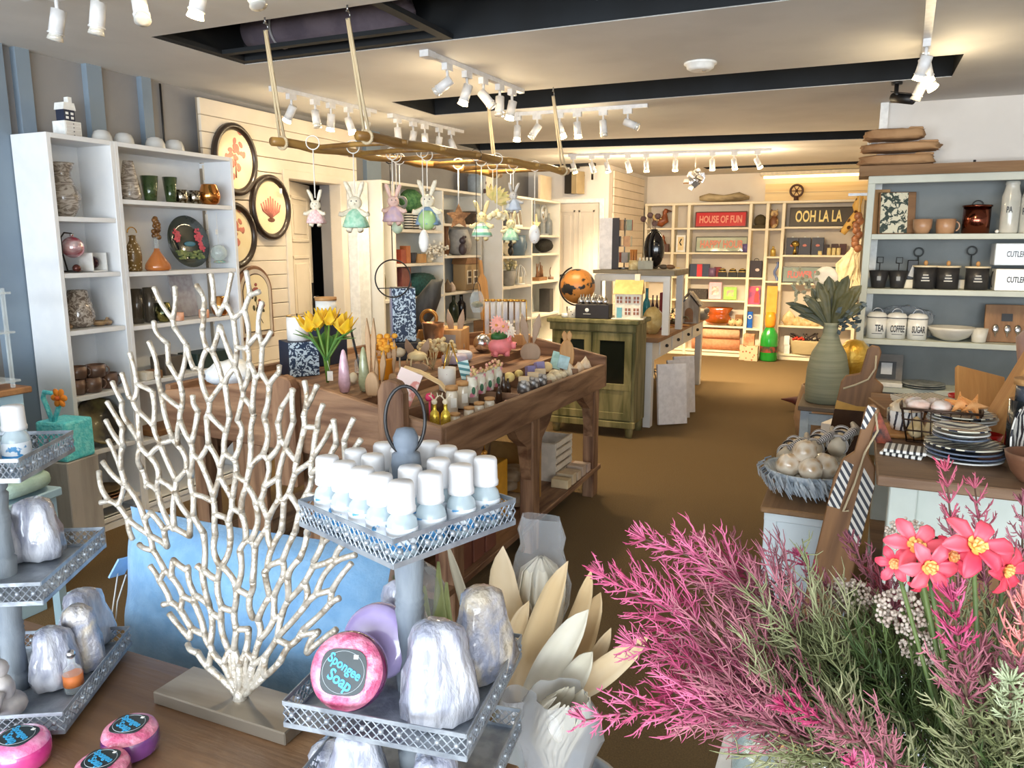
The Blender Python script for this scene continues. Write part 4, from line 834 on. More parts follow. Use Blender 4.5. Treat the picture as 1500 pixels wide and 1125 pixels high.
# tulips
p, s = CT(480, 560, .87)
t = T('tulips', 'bunch of yellow tulips with green leaves and a white tag', 'artificial flowers', p, YAW)
m = MB(); hd = MB(); lf = MB(); hz = [(-.07, -.02, .2), (-.03, -.03, .22), (.02, -.01, .23), (.06, .02, .21), (-.01, .05, .23), (.09, -.02, .19), (-.05, .04, .2)]
for hx, hy, h in hz:
    e = Vector((hx, hy, h+.04)); m.tube([(0, 0, 0), (hx*.15, hy*.15, .12), e], .006, 6)
    for k in range(5):
        a = k*1.26; d = Vector((math.cos(a), math.sin(a), 0)); lf0 = [e, e+d*.028+Vector((0, 0, .03)), e+d*.05+Vector((hx*.2, 0, .075))]
        hd.leaf(lf0, [.012, .026, .003], d, .2)
for k in range(12):
    a = rnd.uniform(-.6, 3.8); d = Vector((math.cos(a), math.sin(a)*.5, 0)); lf.leaf([(0, 0, .1), d*.07+Vector((0, 0, .2)), d*.15+Vector((0, 0, .21+.02*(k % 3)))], [.014, .034, .003], (0, 0, 1), .3)
m.build('stems', plain((92, 128, 48), .5), t); hd.build('petals', M('tulip_yellow', (240, 190, 30), .5, c2=(246, 206, 70), scale=20), t); lf.build('leaves', M('tulip_green', (70, 124, 54), .45, c2=(104, 152, 80), scale=14), t)
MB().tube([(0, -.006, .12), (.02, -.03, .06)], .001, 4).box((.02, -.031, .035), (.026, .002, .045)).build('price_tag', WHITE, t)
CONE = [(.5, 0), (.75, .02), (1, .2), (.8, .6), (.5, .85), (.25, .97), (0, 1)]
for px, py, c, lab, w, h in ((505, 575, (206, 172, 190), 'tall pink speckled glass cone beside the tulips', 18, 64), (534, 573, (150, 156, 120), 'tall sage glass cone beside the wooden bunny ears', 17, 66)):
    p, s = CT(px, py, .87 if px < 520 else .87); vs('cone_tree', lab, 'ornament', M('cone_%d' % px, c, .2, c2=tuple(min(255, v+24) for v in c), scale=30, coat=.4), p, w*s, h*s, CONE)
p, s = CT(518, 562, .87); vs('egg_candle', 'small cream round candle between the pink and sage cones', 'candle', CREAMC, p, 14*s, 17*s, EGGP)
p, s = CT(527, 545, .87); t = T('reed_diffuser', 'small bottle with one black diffuser stick', 'diffuser', p)
lat(BOTTLE, .05, .09).build('bottle', GLASS, t); MB().tube([(0, 0, .02), (-.05, .0, .24)], .006, 6).build('stick', BLACK, t)
BUNW = M('carved_wood', (176, 142, 106), .7, c2=(198, 164, 126), kind='noise', scale=14, stretch=(1, 1, .2)); BUNG = M('grey_brown_wood', (158, 130, 106), .75, c2=(172, 146, 122), kind='noise', scale=14, stretch=(1, 1, .2))
def wbunny(label, p, s, w, h, eh, mat, spread=.35, rz=YAW, thick=.02):
    """flat cut wooden rabbit: body height h-eh, ears eh tall (pixels)"""
    t = T('wooden_bunny', label, 'bunny', p, rz); w, h, eh = w*s, h*s, eh*s; b = h-eh
    MB().prism([(w*.5*math.cos(a), b*.45+b*.55*math.sin(a)) for a in [2*PI*i/24 for i in range(24)] if b*.45+b*.55*math.sin(a) > -.001]+[], thick*1.6, (0, 0, 0), 'y').build('body', mat, t, bevel=.004)
    for d in (-1, 1):
        n = 12; ls = [(u, v) for u, v in [(.5*math.sin(PI*i/n), i/n) for i in range(n+1)]]; ls += [(-.5*math.sin(PI*i/n), i/n) for i in range(n-1, 0, -1)]
        poly = [(u*w*.36*(1.15 if v > .5 else .9)+d*w*(.13+spread*v), b*.88+v*(eh+b*.1)) for u, v in ls]
        MB().prism(poly, thick, (0, 0, 0), 'y').build('ear', mat, t, bevel=.003)
    return t
for px, py, z, w, h, eh, m_, sp_, lab in ((546, 582, .87, 20, 118, 80, BUNW, .12, 'tall slim wooden bunny with long ears beside the sage cone'), (557, 585, .83, 22, 74, 52, BUNW, .2, 'pale wooden bunny in front of the orange pot'), (575, 568, .83, 18, 72, 50, BUNW, .12, 'wooden bunny right of the orange pot'),
        (612, 545, .87, 32, 50, 36, BUNG, .38, 'grey brown wooden bunny with wide ears below the tall navy box'), (668, 518, .87, 26, 66, 44, BUNG, .3, 'tall grey brown wooden bunny with raised ears in the middle of the table'), (777, 528, .87, 30, 70, 44, BUNG, .3, 'large pale pink wooden bunny right of the pig planter')):
    p, s = CT(px, py, z); wbunny(lab, p, s, w, h, eh, m_, sp_)
p, s = CT(838, 541, .83); t = wbunny('plain brown wooden bunny at the far end of the table', p+Vector((-.05, .05, 0)), s, 22, 56, 14, OAK, .05)
# orange pot with plush flower
p, s = CT(562, 555, .87); t = T('flower_pot', 'orange pot with a fluffy golden flower', 'flower pot', p)
lat([(.75, 0), (.8, .05), (1, .9), (1.04, .92), (1.04, 1), (.9, 1), (.7, .1), (0, .1)], 34*s, 32*s).build('pot', M('orange_glaze', (232, 142, 24), .3, c2=(240, 158, 40), scale=8, coat=.4), t)
m = MB()
for i in range(30): m.ell((rnd.gauss(0, 8)*s, rnd.gauss(0, 6)*s, (50+rnd.gauss(0, 8))*s), (5*s, 5*s, 4*s), 8)
m.build('flower_head', M('golden_fluff', (222, 150, 40), .9, c2=(240, 176, 66), scale=50, bump=.5), t); MB().tube([(0, 0, 20*s), (0, 0, 45*s)], .01).build('stem', plain((110, 130, 60)), t)
p, s = CT(586, 545, .87); S('white_flower', 'small white fabric flower behind the orange pot', 'artificial flower', MB().tube([(0, 0, 0), (0, 0, .08)], .004, 6).ell((0, 0, .1), (.03, .03, .025), 12, jit=.3, js=8), CREAMC, p)
# tall patterned box
p, s = CT(600, 526, .87); patbox('tall navy patterned box with a lilac striped face', Vector((-2.33, 3.72, .97)), .13, .13, .3, R(38), LSTR)
t = T('riser_box', 'dark navy flat box under the tall patterned box', 'box', (-2.33, 3.72, .87), R(38)); MB().box((0, 0, .049), (.2, .2, .097)).build('body', plain((34, 38, 46)), t, bevel=.003); MB().box((0, -.101, .06), (.12, .002, .006)).build('label', GOLD, t)
# paper roll, card sign, mug and others in the trays
p, s = CT(640, 585, .83); S('paper_roll', 'cream curved paper sheet standing in the second tray', 'paper', MB().leaf([(-.1, 0, .12), (-.03, .0, .1), (.06, 0, .05), (.1, 0, 0)], [.045, .045, .045, .045], (1, 0, 1), 0, .003), plain((238, 214, 168), .6), p+Vector((-.05, .0, .02)), YAW)
p, s = CT(612, 595, .83); t = T('greeting_card', 'pink and white greeting card leaning in the first tray', 'card', Vector((-1.72, 2.75, .832)), R(30), None, None)
MB().box((0, 0, .075), (.1, .004, .15), rot=(R(-18), R(24), 0)).build('card', M('card_pink', (236, 216, 210), .6, c2=(214, 140, 130), scale=14, lo=.5, hi=.56), t)
p = Vector((-1.55, 2.66, .78)); S('pink_flower', 'little hot pink fabric flower at the corner of the first tray', 'artificial flower', MB().tube([(0, 0, 0), (0, 0, .1)], .004, 6).ell((0, 0, .115), (.022, .022, .018), 10, jit=.4, js=9), plain((226, 64, 110), .6), p)
p, s = CT(655, 572, .83); mug('white floral mug with a hanging dark tag', p, 26*s, 34*s, M('floral_white', (238, 234, 226), .3, c2=(170, 60, 110), kind='voronoi', scale=34, lo=.12, hi=.1), R(150))
t = T('hanging_tag', 'teal swing tag sign on gold sticks beside the floral mug', 'tag', p+Vector((.07, .02, 0)), YAW)
MB().tube([(.02, 0, 0), (-.05, .0, .23)], .004, 6).tube([(-.1, 0, .04), (-.06, 0, .22)], .004, 6).build('stick', GOLD, t); MB().box((.02, -.012, .075), (.05, .008, .14), rot=(0, R(-14), 0)).build('tag', M('teal_tag', (60, 120, 124), .5, c2=(190, 214, 210), kind='stripe', scale=12, lo=.44, hi=.5, rot=(0, R(80), 0)), t)
GLIT = M('gold_glitter', (196, 160, 30), .3, .7, c2=(240, 212, 90), kind='voronoi', scale=160, lo=.2, hi=.4)
for px, lab in ((637, 'left gold glitter bottle topped with a white reindeer'), (653, 'right gold glitter bottle topped with a white reindeer')):
    p, s = CT(px, 631, .78); t = T('glitter_bottle', lab, 'bottle', p, YAW)
    lat(BOTTLE, 15*s, 40*s).build('bottle', GLIT, t); m = MB().ell((0, 0, 43*s), 4.5*s, 10)
    for d in (-1, 1): m.tube([(d*1.5*s, 0, 46*s), (d*5*s, 0, 52*s), (d*4*s, 0, 57*s)], [1.2*s, 1*s, .6*s], 6).tube([(d*4.2*s, 0, 50*s), (d*8*s, 0, 53*s)], .8*s, 5)
    m.build('reindeer_head', CREAMC, t)
m = MB()
p, s = CT(668, 624, .78)
for i in range(14): m.tube([(rnd.uniform(-.06, .06), rnd.uniform(-.04, .04), rnd.uniform(.004, .012)), (rnd.uniform(-.06, .06), rnd.uniform(-.04, .04), rnd.uniform(.006, .016))], .004, 5)
S('gold_garland', 'tangled gold glitter garland beside the glitter bottles', 'garland', m, GLIT, p)
WAX = M('candle_wax_glass', (226, 214, 190), .15, c2=(236, 226, 206), scale=6, coat=.6)
def jarc(label, p, w, h): 
    t = T('jar_candle', label, 'candle', p, 0); lat(JAR, w, h*.84).build('glass', WAX, t); MB().cyl((0, 0, h*.84), w*.52, h*.16, 20).build('lid', OAK, t); MB().box((w*.36, -w*.36, h*.4), (.002, w*.5, h*.35), rz=R(-45)).build('label', plain((246, 242, 232)), t); return t
for i, (px, py) in enumerate(((668, 605), (684, 598), (698, 590), (710, 584))): p, s = CT(px, py, .78); jarc('%s cream jar candle with a wooden lid in the raised row' % ('first', 'second', 'third', 'fourth')[i], p+Vector((-.02, 0, 0)), 18*s, 40*s)
for i, (px, py) in enumerate(((680, 628), (694, 618), (706, 611), (719, 604))): p, s = CT(px, py, .78); jarc('%s small jar candle with a wooden lid in the low front row' % ('first', 'second', 'third', 'fourth')[i], p+Vector((.0, 0, 0)), 15*s, 22*s)
PTUM = M('posy_glass', (226, 222, 204), .15, c2=(214, 130, 150), kind='noise', scale=26, lo=.55, hi=.62, coat=.5)
for i, (px, py) in enumerate(((692, 581), (704, 576), (716, 571), (728, 566))):
    p, s = CT(px, py, .83); t = T('posy_tumbler', ('first', 'second', 'third', 'fourth')[i]+' glass tumbler printed with pink posies, counted from the left', 'tumbler', p)
    lat(TUMB, 16*s, 30*s).build('glass', PTUM, t); m = MB()
    for k in range(9): m.ell((rnd.gauss(0, 5)*s, rnd.gauss(0, 5)*s, (31+rnd.uniform(0, 8))*s), 2.6*s, 6)
    m.build('dried_flowers', M('dried_posy', (214, 196, 130), .8, c2=(222, 150, 140), scale=60), t); MB().ell((.3*16*s, -.34*16*s, 10*s), (3*s, 3*s, 6*s), 8).build('leaf_print', plain((60, 110, 80)), t)
for i, (px, py, h) in enumerate(((731, 592, 30), (738, 588, 42), (744, 584, 30))): p, s = CT(px, py, .78); vs('dropper_bottle', ('left', 'middle', 'right')[i]+' brown glass dropper bottle of the three', 'bottle', plain((58, 40, 28), .12), p, 9*s, h*s, BOTTLE)
for px, py, c, lab, w in ((755, 594, (240, 190, 180), 'tiny pink ball ornament beside the dropper bottles', 8), (746, 560, (236, 214, 140), 'pale yellow soap egg in the second tray', 17), (760, 553, (228, 206, 130), 'deep yellow soap egg in the second tray', 13), (801, 545, (236, 206, 150), 'cream soap ball above the pebble bags', 17)):
    z = .78 if py > 590 else .83; p, s = CT(px, py, z); S('soap_ball', lab, 'ball', MB().ell((0, 0, w*s*.45), (w*s/2, w*s/2, w*s*.45), 14), plain(c, .4), p)
for px, py, w, h, c, lab in ((778, 556, 13, 20, (120, 110, 150), 'left purple small box in the second tray'), (791, 550, 13, 20, (140, 130, 170), 'right purple small box in the second tray')):
    p, s = CT(px, py, .83); bx('gift_box', lab, 'box', plain(c), p, (w*s, .05, h*s), YAW+.3, rot=(R(-14), 0, YAW+.3))
PEB = M('pebble_bag', (190, 184, 176), .3, c2=(90, 84, 80), kind='voronoi', scale=46, coat=.6)
for i, (px, py) in enumerate(((776, 582), (788, 576), (797, 571))): p, s = CT(px, py, .78); t = T('pebble_bag', ('left', 'middle', 'right')[i]+' clear bag of grey and white pebbles', 'bag', p, YAW); MB().ell((0, 0, 12*s), (10*s, 7*s, 13*s), 14, jit=.15, sq=.8, seed=i).build('pebbles', PEB, t); MB().box((0, 0, 27*s), (16*s, 6*s, 7*s)).build('card_top', plain((190, 166, 130)), t)
for i, (px, py, w) in enumerate(((806, 564, 20), (816, 572, 16), (824, 560, 16), (812, 556, 18), (833, 557, 15), (822, 551, 13), (840, 553, 14))): p, s = CT(px, py, .78); S('fabric_ball', ('first', 'second', 'third', 'fourth', 'fifth', 'sixth', 'seventh')[i]+' cream crocheted ball from the left in the far tray', 'ball', MB().ell((0, 0, w*s*.42), (w*s/2, w*s/2, w*s*.42), 14, jit=.2, js=5, seed=i), M('cream_crochet', (232, 220, 186), .9, c2=(240, 230, 204), scale=50, bump=.7, bscale=90), p)
for px, py, c, lab in ((812, 540, (150, 186, 176), 'green printed card in the second tray'), (823, 540, (160, 190, 196), 'pale teal printed card in the second tray')):
    p, s = CT(px, py, .83); bx('card', lab, 'card', M('card_%d' % px, c, .6, c2=tuple(v+30 for v in c), scale=20), p, (16*s, .004, 26*s), rot=(R(-22), R(16), YAW))
WSH = M('white_shell', (238, 226, 204), .6, c2=(228, 206, 176), scale=40, bump=.4)
for i, (px, py, w) in enumerate(((838, 552, 22), (852, 546, 15), (861, 541, 18), (868, 546, 14))): p, s = CT(px, py, .78); S('shell', ('first', 'second', 'third', 'fourth')[i]+' white spiky shell from the left at the far end of the table', 'shell', MB().lathe([(w*s*.4, 0), (w*s*.5, w*s*.2), (w*s*.3, w*s*.6), (w*s*.1, w*s*.9), (0, w*s*1.1)], seg=14, fn=lambda a, z: 1+.25*math.sin(5*a+30*z)), WSH, p, i)
# behind: pig planter, crate with tube rack, silver ball, dark bird, pitcher
p, s = CT(744, 524, .87); t = T('pig_planter', 'pink pig planter filled with pink and white daisies', 'planter', p+Vector((-.06, .03, .003)), YAW+.3)
m = MB().ell((0, 0, 15*s), (19*s, 13*s, 13*s), 20)
for x in (-9, 9):
    for y in (-5, 5): m.tube([(x*s, y*s, 8*s), (x*s, y*s, 0)], 4*s, 8)
m.tube([(15*s, -3*s, 16*s), (22*s, -6*s, 15*s)], 5.5*s, 10)
for y in (-6, 6): m.tube([(12*s, y*s, 22*s), (14*s, y*s, 31*s)], [4*s, .5*s], 6)
m.build('body', plain((238, 136, 140), .45), t)
for y in (-8.5, -3.5): MB().ell((21.5*s, y*s, 18*s), 1.3*s, 6).build('eye', BLACK, t)
MB().ell((-2*s, 0, 29*s), (13*s, 9*s, 7*s), 12, jit=.3, js=6).build('leaves', plain((42, 96, 44)), t)
def daisy(c, r, nrm, n, m, cm):
    x, y = frame(nrm); c = Vector(c)
    for i in range(n):
        d = x*math.cos(2*PI*i/n)+y*math.sin(2*PI*i/n); m.leaf([c, c+d*r*.55+Vector(nrm)*r*.1, c+d*r], [r*.06, r*.17, r*.05], nrm, .1)
    cm.ell(c+Vector(nrm)*r*.08, r*.2, 8)
for nm, c, spots_ in (('pink_daisy', (244, 176, 166), ((-8, -4, 46), (2, -6, 44), (-3, 2, 50))), ('white_daisy', (240, 232, 220), ((10, -3, 42), (14, 0, 36)))):
    m = MB(); cm = MB()
    for x, y, z in spots_: daisy((x*s, y*s, z*s), 11*s, Vector((.2, -.9, .4)).normalized(), 12, m, cm)
    o = m.build(nm, plain(c, .6), t); cm.build('daisy_centre', plain((220, 160, 70)), o)
MB().tube([(0, 0, 25*s), (-3*s, 0, 46*s)], 1.2*s, 6).tube([(2*s, 0, 25*s), (11*s, 0, 40*s)], 1.2*s, 6).build('stems', plain((70, 120, 60)), t)
t = T('crate', 'small wooden crate with a grey panel behind the pink pig', 'crate', (-2.2, 4.02, .8695), R(15)); MB().box((0, 0, .075), (.2, .22, .15)).build('body', OAK, t, bevel=.004); MB().box((0, -.111, .07), (.13, .003, .1)).build('panel', plain((150, 146, 142)), t)
t = T('test_tube_rack', 'gold wire rack of clear glass tubes with gold tops', 'rack', atY(740, .955, 4.24), R(18))
s = .0042; m = MB()
MB().box((0, 0, -.022), (.3, .08, .05)).box((0, 0, .008), (.3, .08, .012)).build('base', OAK, t); MB().tube([(-.13, 0, .01), (-.13, 0, .22), (.13, 0, .22), (.13, 0, .01)], .004, 6).build('wire', GOLD, t)
for i in range(7):
    g = MB().cyl((-.11+.037*i, -.006, .012), .014, .2, 12).build('glass_tube', M('tube_glass', (220, 220, 224), .08, alpha=.45, coat=.6), t); MB().cyl((-.11+.037*i, -.006, .213), .015, .014, 10).build('gold_top', GOLD, g)
S('mercury_ball', 'silver mirrored glass ball beside the middle wooden bunny', 'ball', MB().ell((0, 0, .055), .055, 20), SILVER, (-2.02, 4.1, .87))
DKF = M('dark_feather', (44, 45, 45), .6, c2=(66, 66, 64), kind='noise', scale=20, stretch=(1, 1, .2)); t = T('bird_sculpture', 'dark grey bird sculpture behind the middle wooden bunny', 'sculpture', (-2.5, 4.2, .935), YAW); t.scale = (.85, .6, .85)
MB().tube([(-.12, 0, .02), (-.06, 0, .08), (.02, 0, .2), (.09, 0, .32), (.12, 0, .39), (.17, 0, .42)], [.03, .08, .095, .07, .045, .004], 16).build('body', DKF, t); MB().leaf([(-.1, -.05, .03), (0, -.09, .16), (.08, -.05, .28)], [.03, .06, .02], (0, -1, 0)).build('wing', DKF, t); MB().cyl((-.06, 0, -.065), .09, .025).build('base', MIDWOOD, t)
t = T('gilt_teapot', 'old gold ring handled pot behind the tube rack', 'pot', (-2.36, 4.02, .869), YAW); lat(GLOBE_V, .13, .13).build('body', plain((150, 104, 50), .3, .6), t); MB().ring((.02, 0, .2), .045, .012, 'y').build('handle', plain((160, 112, 52), .3, .6), t)
S('bronze_cup', 'bronze cup with an orange rim behind the swing tag', 'cup', lat(CUP, .13, .2), M('bronze', (96, 66, 46), .3, .5, c2=(200, 130, 80), scale=8), (-2.18, 3.8, .87))
for i, (x, y, c) in enumerate(((-1.95, 3.62, (196, 186, 206)), (-1.98, 3.74, (200, 204, 220)))): S('soap_bar', ('lilac wrapped', 'pale blue wrapped')[i]+' soap lying before the pink pig', 'soap', MB().ell((0, 0, .03), (.07, .045, .03), 16, sq=.6), plain(c, .4), (x, y, .87), .4)
for i, (x, y) in enumerate(((-1.97, 3.42), (-1.93, 3.5), (-2.08, 3.55))): S('dried_bunch', ('left', 'middle', 'right')[i]+' little dried flower bunch on the middle of the table', 'dried flowers', (lambda m: ([m.tube([(0, 0, 0), (rnd.gauss(0, .03), rnd.gauss(0, .03), .1)], .003, 5) for k in range(8)], [m.ell((rnd.gauss(0, .035), rnd.gauss(0, .035), .11+rnd.gauss(0, .02)), .014, 7) for k in range(16)], m)[2])(MB()), M('dried_cream', (222, 206, 160), .9, c2=(196, 170, 130), scale=50), (x, y, .87))
S('wire_cloche', 'gold wire cloche with a cream top behind the paper roll', 'cloche', MB().ring((0, 0, .01), .06, .004).ring((0, 0, .06), .06, .004, 'x', a0=0, a1=PI).ring((0, 0, .06), .06, .004, 'y', a0=0, a1=PI).ell((0, 0, .1), (.05, .05, .025), 14), plain((206, 186, 140), .4), (-1.93, 3.2, .87))
# ---- left end clutter and under the table
S('plastic_wrap', 'crumpled pale blue wrapping at the left end of the market table', 'wrapping', MB().ell((0, 0, .075), (.1, .11, .06), 20, jit=.3, js=5), M('pale_wrap', (206, 216, 226), .4, c2=(226, 232, 238), scale=20, bump=.6, bscale=30), (-2.5, 2.56, .87))
t = T('woven_basket', 'round woven basket with gold cherries under the table', 'basket', (-1.65, 3.08, .4975)); MB().lathe([(.13, 0), (.15, .02), (.165, .18), (.17, .195), (.16, .195), (.14, .03), (0, .02)], seg=28).build('basket', M('basket_weave', (128, 100, 66), .85, c2=(90, 68, 42), kind='stripe', scale=28, bump=.5), t)
for a in (-.9, -.35):
    m = MB()
    for d in (-.014, .014): m.ell((.172*math.cos(a+d*4), .172*math.sin(a+d*4), .08), .014, 10).tube([(.172*math.cos(a+d*4), .172*math.sin(a+d*4), .09), (.18*math.cos(a), .18*math.sin(a), .14)], .002, 5)
    m.build('cherries', plain((224, 160, 70), .25, .5), t)
bx('yellow_box', 'tall mustard yellow box under the market table', 'box', plain((200, 142, 34)), (-1.6, 3.1, .181), (.26, .3, .315))
t = T('cardboard_box', 'open cardboard box standing under the far end of the table', 'box', (-1.62, 3.68, .181), 0); MB().span((-.14, -.03, 0), (.16, -.02, .28)).span((-.14, -.2, 0), (.14, -.19, .2)).span((-.14, -.2, 0), (-.13, -.02, .2)).build('panel', plain((170, 126, 66)), t)
for i, (x, y, z) in enumerate(((-1.55, 3.455, .184), (-1.58, 3.46, .256), (-1.53, 3.45, .328))): S('paper_parcel', ('bottom', 'middle', 'top')[i]+' brown paper parcel in the pile under the table', 'parcel', MB().ell((0, 0, .035), (.09, .045, .033), 16, jit=.08, js=5, sq=.6, seed=i), M('kraft', (150, 122, 90), .7, c2=(190, 168, 140), scale=12), (x, y, z), i)
t = T('slatted_crate', 'white slatted crate under the right end of the table', 'crate', (-1.58, 4.06, .181))
for y in (-.13, .13): MB().box((0, y, .11), (.2, .012, .22)).build('side', plain((206, 196, 180)), t)
for i in range(5): MB().box((.1, 0, .03+i*.045), (.01, .26, .03)).build('slat', plain((206, 196, 180)), t)
MB().box((0, 0, .008), (.2, .26, .012)).build('floor', plain((206, 196, 180)), t)
for i in range(5): bx('paper_pack', ('first', 'second', 'third', 'fourth', 'fifth')[i]+' rolled paper pack from the near side beside the slatted crate', 'pack', plain((196-6*i, 176-6*i, 140)), (-1.42, 3.86+.085*i, .181), (.1, .06, .05+.01*(i % 2)))
for i, y in enumerate((2.66, 2.78, 2.9)): bx('stacked_box', ('first', 'second', 'third')[i]+' dark red printed box on the lower shelf of the market table', 'box', plain((110, 64, 50)), (-1.45, y, .181), (.12, .1, .12))
bx('floor_carton', 'plain brown carton on the floor beneath the table', 'carton', plain((150, 112, 70)), (-1.62, 3.0, .0), (.2, .2, .14))
bx('white_carton', 'white jar shaped carton behind the coral on the lower shelf', 'carton', plain((226, 224, 220)), (-1.79, 2.53, .181), (.13, .13, .32))
# ================================================================== FAR SIDE: green cabinet, desk, back shelves
GRC = M('distressed_green', (84, 82, 42), .65, c2=(146, 136, 92), kind='noise', scale=14, stretch=(1, 1, .18), lo=.35, hi=.68, bump=.3, dist=.6, detail=7)
t = T('display_cabinet', 'distressed green cabinet with two dark glass doors', 'cabinet', (0, 0, 0))
xa, xb, ya, yb = -2.22, -1.53, 5.76, 6.12
MB().span((xa, ya+.02, .1), (xb, yb, .9)).build('carcase', GRC, t, bevel=.005); MB().span((xa-.03, ya-.03, .9), (xb+.03, yb+.02, .935)).build('top', GRC, t, bevel=.008, seg=2)
MB().span((xa-.01, ya-.01, .84), (xb+.01, ya+.02, .9)).build('frieze', GRC, t, bevel=.004); MB().span((xa-.015, ya-.015, .08), (xb+.015, ya+.02, .13)).build('base_rail', GRC, t, bevel=.004)
for x in (xa+.04, xb-.04):
    for y in (ya+.04, yb-.04): MB().cyl((x, y, 0), .028, .1, 10, .038).build('foot', GRC, t)
mid = (xa+xb)/2
for x0, x1 in ((xa+.02, mid-.005), (mid+.005, xb-.02)):
    d = MB().span((x0, ya, .14), (x0+.06, ya+.02, .83)).span((x1-.06, ya, .14), (x1, ya+.02, .83)).span((x0, ya, .14), (x1, ya+.02, .2)).span((x0, ya, .77), (x1, ya+.02, .83)).span((x0, ya, .38), (x1, ya+.02, .43)).span((x0+.06, ya+.008, .2), (x1-.06, ya+.018, .38)).build('door', GRC, t, bevel=.003)
    MB().span((x0+.06, ya+.006, .43), (x1-.06, ya+.012, .77)).build('pane', M('dark_cabinet_glass', (26, 30, 24), .08, coat=.3), d)
MB().ell((mid+.03, ya-.012, .6), .014, 10).build('knob', BLACK, t)
# globe
p = Vector((-2.07, 5.96, .936)); s = .0053
t = T('globe', 'antique orange and black globe on a dark stand', 'globe', p, 0)
MB().lathe([(.085, 0), (.08, .02), (.02, .035), (.012, .08)], seg=24).build('base', BLACK, t)
MB().ell((0, 0, .24), .142, 28).build('sphere', M('globe_map', (190, 126, 60), .35, c2=(34, 34, 34), kind='noise', scale=9, lo=.54, hi=.57, detail=3), t, rot=(0, 0, 0))
MB().ring((0, 0, .24), .157, .007, 'y', 28, 8, a0=1.9, a1=1.9+PI*1.05).build('meridian', BLACK, t)
# box of silver ornaments, votives, house
p = atY(870, .9365, 5.83); t = T('ornament_box', 'black box with a small white emblem filled with silver ornaments', 'box', p, R(3))
MB().box((0, 0, .055), (.27, .13, .11)).build('body', plain((38, 34, 34), .5), t, bevel=.003); MB().ell((-.04, -.066, .065), (.016, .002, .016), 12).build('emblem', WHITE, t); MB().box((-.04, -.0665, .035), (.06, .002, .006)).build('emblem_line', plain((170, 168, 160)), t)
for i in range(9):
    q = p+Vector((-.1+.05*(i % 5), -.03+.06*(i//5), .111)); S('bell_ornament', 'silver dome ornament standing in the black box', 'ornament', MB().lathe([(.024, 0), (.027, .02), (.024, .04), (.006, .055), (.006, .07), (0, .075)], seg=14), SILVER, q, group='silver ornaments in the black box')
p = atY(838, .9365, 5.79); vs('votive', 'white patterned votive left of the black ornament box', 'votive', M('fretwork_white', (226, 220, 206), .4, c2=(90, 80, 66), kind='voronoi', scale=50, lo=.25, hi=.22), p, .075, .09, TUMB)
p = atY(828, .936, 5.80); vs('tealight', 'flat white tealight at the left front of the green cabinet', 'candle', WHITE, p, .06, .03, TUMB)
p = atY(834, .936, 5.86); vs('pot', 'tiny dark pot behind the white tealight', 'pot', BLACK, p, .05, .08, CUP)
p = atY(921, .936, 5.9); t = T('house_lantern', 'white cottage lantern with a yellow roof on the green cabinet', 'lantern', p, R(8))
MB().box((0, 0, .1), (.2, .15, .19)).build('walls', plain((232, 224, 204), .5), t, bevel=.003); MB().box((0, 0, .004), (.25, .2, .008)).build('base', plain((236, 230, 214)), t)
MB().prism([(-.1, .195), (.1, .195), (0, .3)], .22, (0, 0, 0), 'x').build('roof', M('straw_roof', (222, 190, 120), .7, c2=(206, 172, 104), scale=20), t); MB().box((.06, .02, .29), (.04, .05, .11)).build('chimney', plain((226, 214, 190)), t)
for x, z in ((-.065, .15), (0, .15), (.065, .15), (0, .06), (.065, .06)):
    f = MB().box((x, -.077, z), (.042, .006, .05)).build('window', plain((150, 96, 70)), t); MB().box((x, -.081, z), (.006, .003, .05)).box((x, -.081, z), (.042, .003, .005)).build('glazing_bar', WHITE, f)
MB().box((-.065, -.077, .05), (.04, .006, .08)).build('door', plain((110, 170, 180)), t)
# desk behind
DESK = M('desk_white_paint', (214, 214, 212), .55, c2=(222, 221, 218), scale=5); t = T('console_desk', 'long white desk with a brown top and small black drawer knobs', 'desk', (0, 0, 0))
MB().span((-2.3, 6.16, .72), (-1.44, 8.5, .755)).build('desk_top', MIDWOOD, t, bevel=.004)
MB().span((-1.53, 6.2, .56), (-1.50, 8.44, .72)).span((-2.25, 6.2, .56), (-2.22, 8.44, .72)).span((-2.25, 6.2, .56), (-1.50, 6.23, .72)).span((-2.25, 8.41, .56), (-1.5, 8.44, .72)).build('apron', DESK, t)
for x in (-1.53, -2.22):
    for y in (6.23, 8.42): MB().span((x-.03, y-.04, 0), (x+.035, y+.04, .72)).build('leg', DESK, t, bevel=.004)
for i in range(4):
    y = 6.65+.47*i; d = MB().span((-1.5, y-.2, .58), (-1.49, y+.2, .7)).build('drawer', DESK, t, bevel=.003); MB().ell((-1.478, y, .64), .016, 10).build('knob', BLACK, d)
for i in range(3):
    x = -1.44+.0*i; S('white_board', ('front', 'middle', 'rear')[i]+' tall white board leaning against the desk side', 'board', MB().box((0, 0, .255), (.03, .26 if i == 0 else .2, .51)), plain((226, 224, 228), .5), (-1.345, 6.36+.25*i, .012), rot=(0, R(-7), R(-52)))
S('price_box', 'small cream box tucked behind the leaning white boards', 'box', MB().box((0, 0, .09), (.06, .08, .18)), CREAMC, (-1.56, 6.92, 0))
t = T('wire_basket', 'dark wire basket of brown bits under the far end of the desk', 'basket', (-1.72, 8.0, 0)); m = MB()
for z, r in ((.01, .13), (.1, .16), (.2, .19)): m.ring((0, 0, z), r, .006)
for i in range(14): a = i*.45; m.tube([(.13*math.cos(a), .13*math.sin(a), .01), (.19*math.cos(a), .19*math.sin(a), .2)], .004, 5)
m.build('wire', BLACK, t)
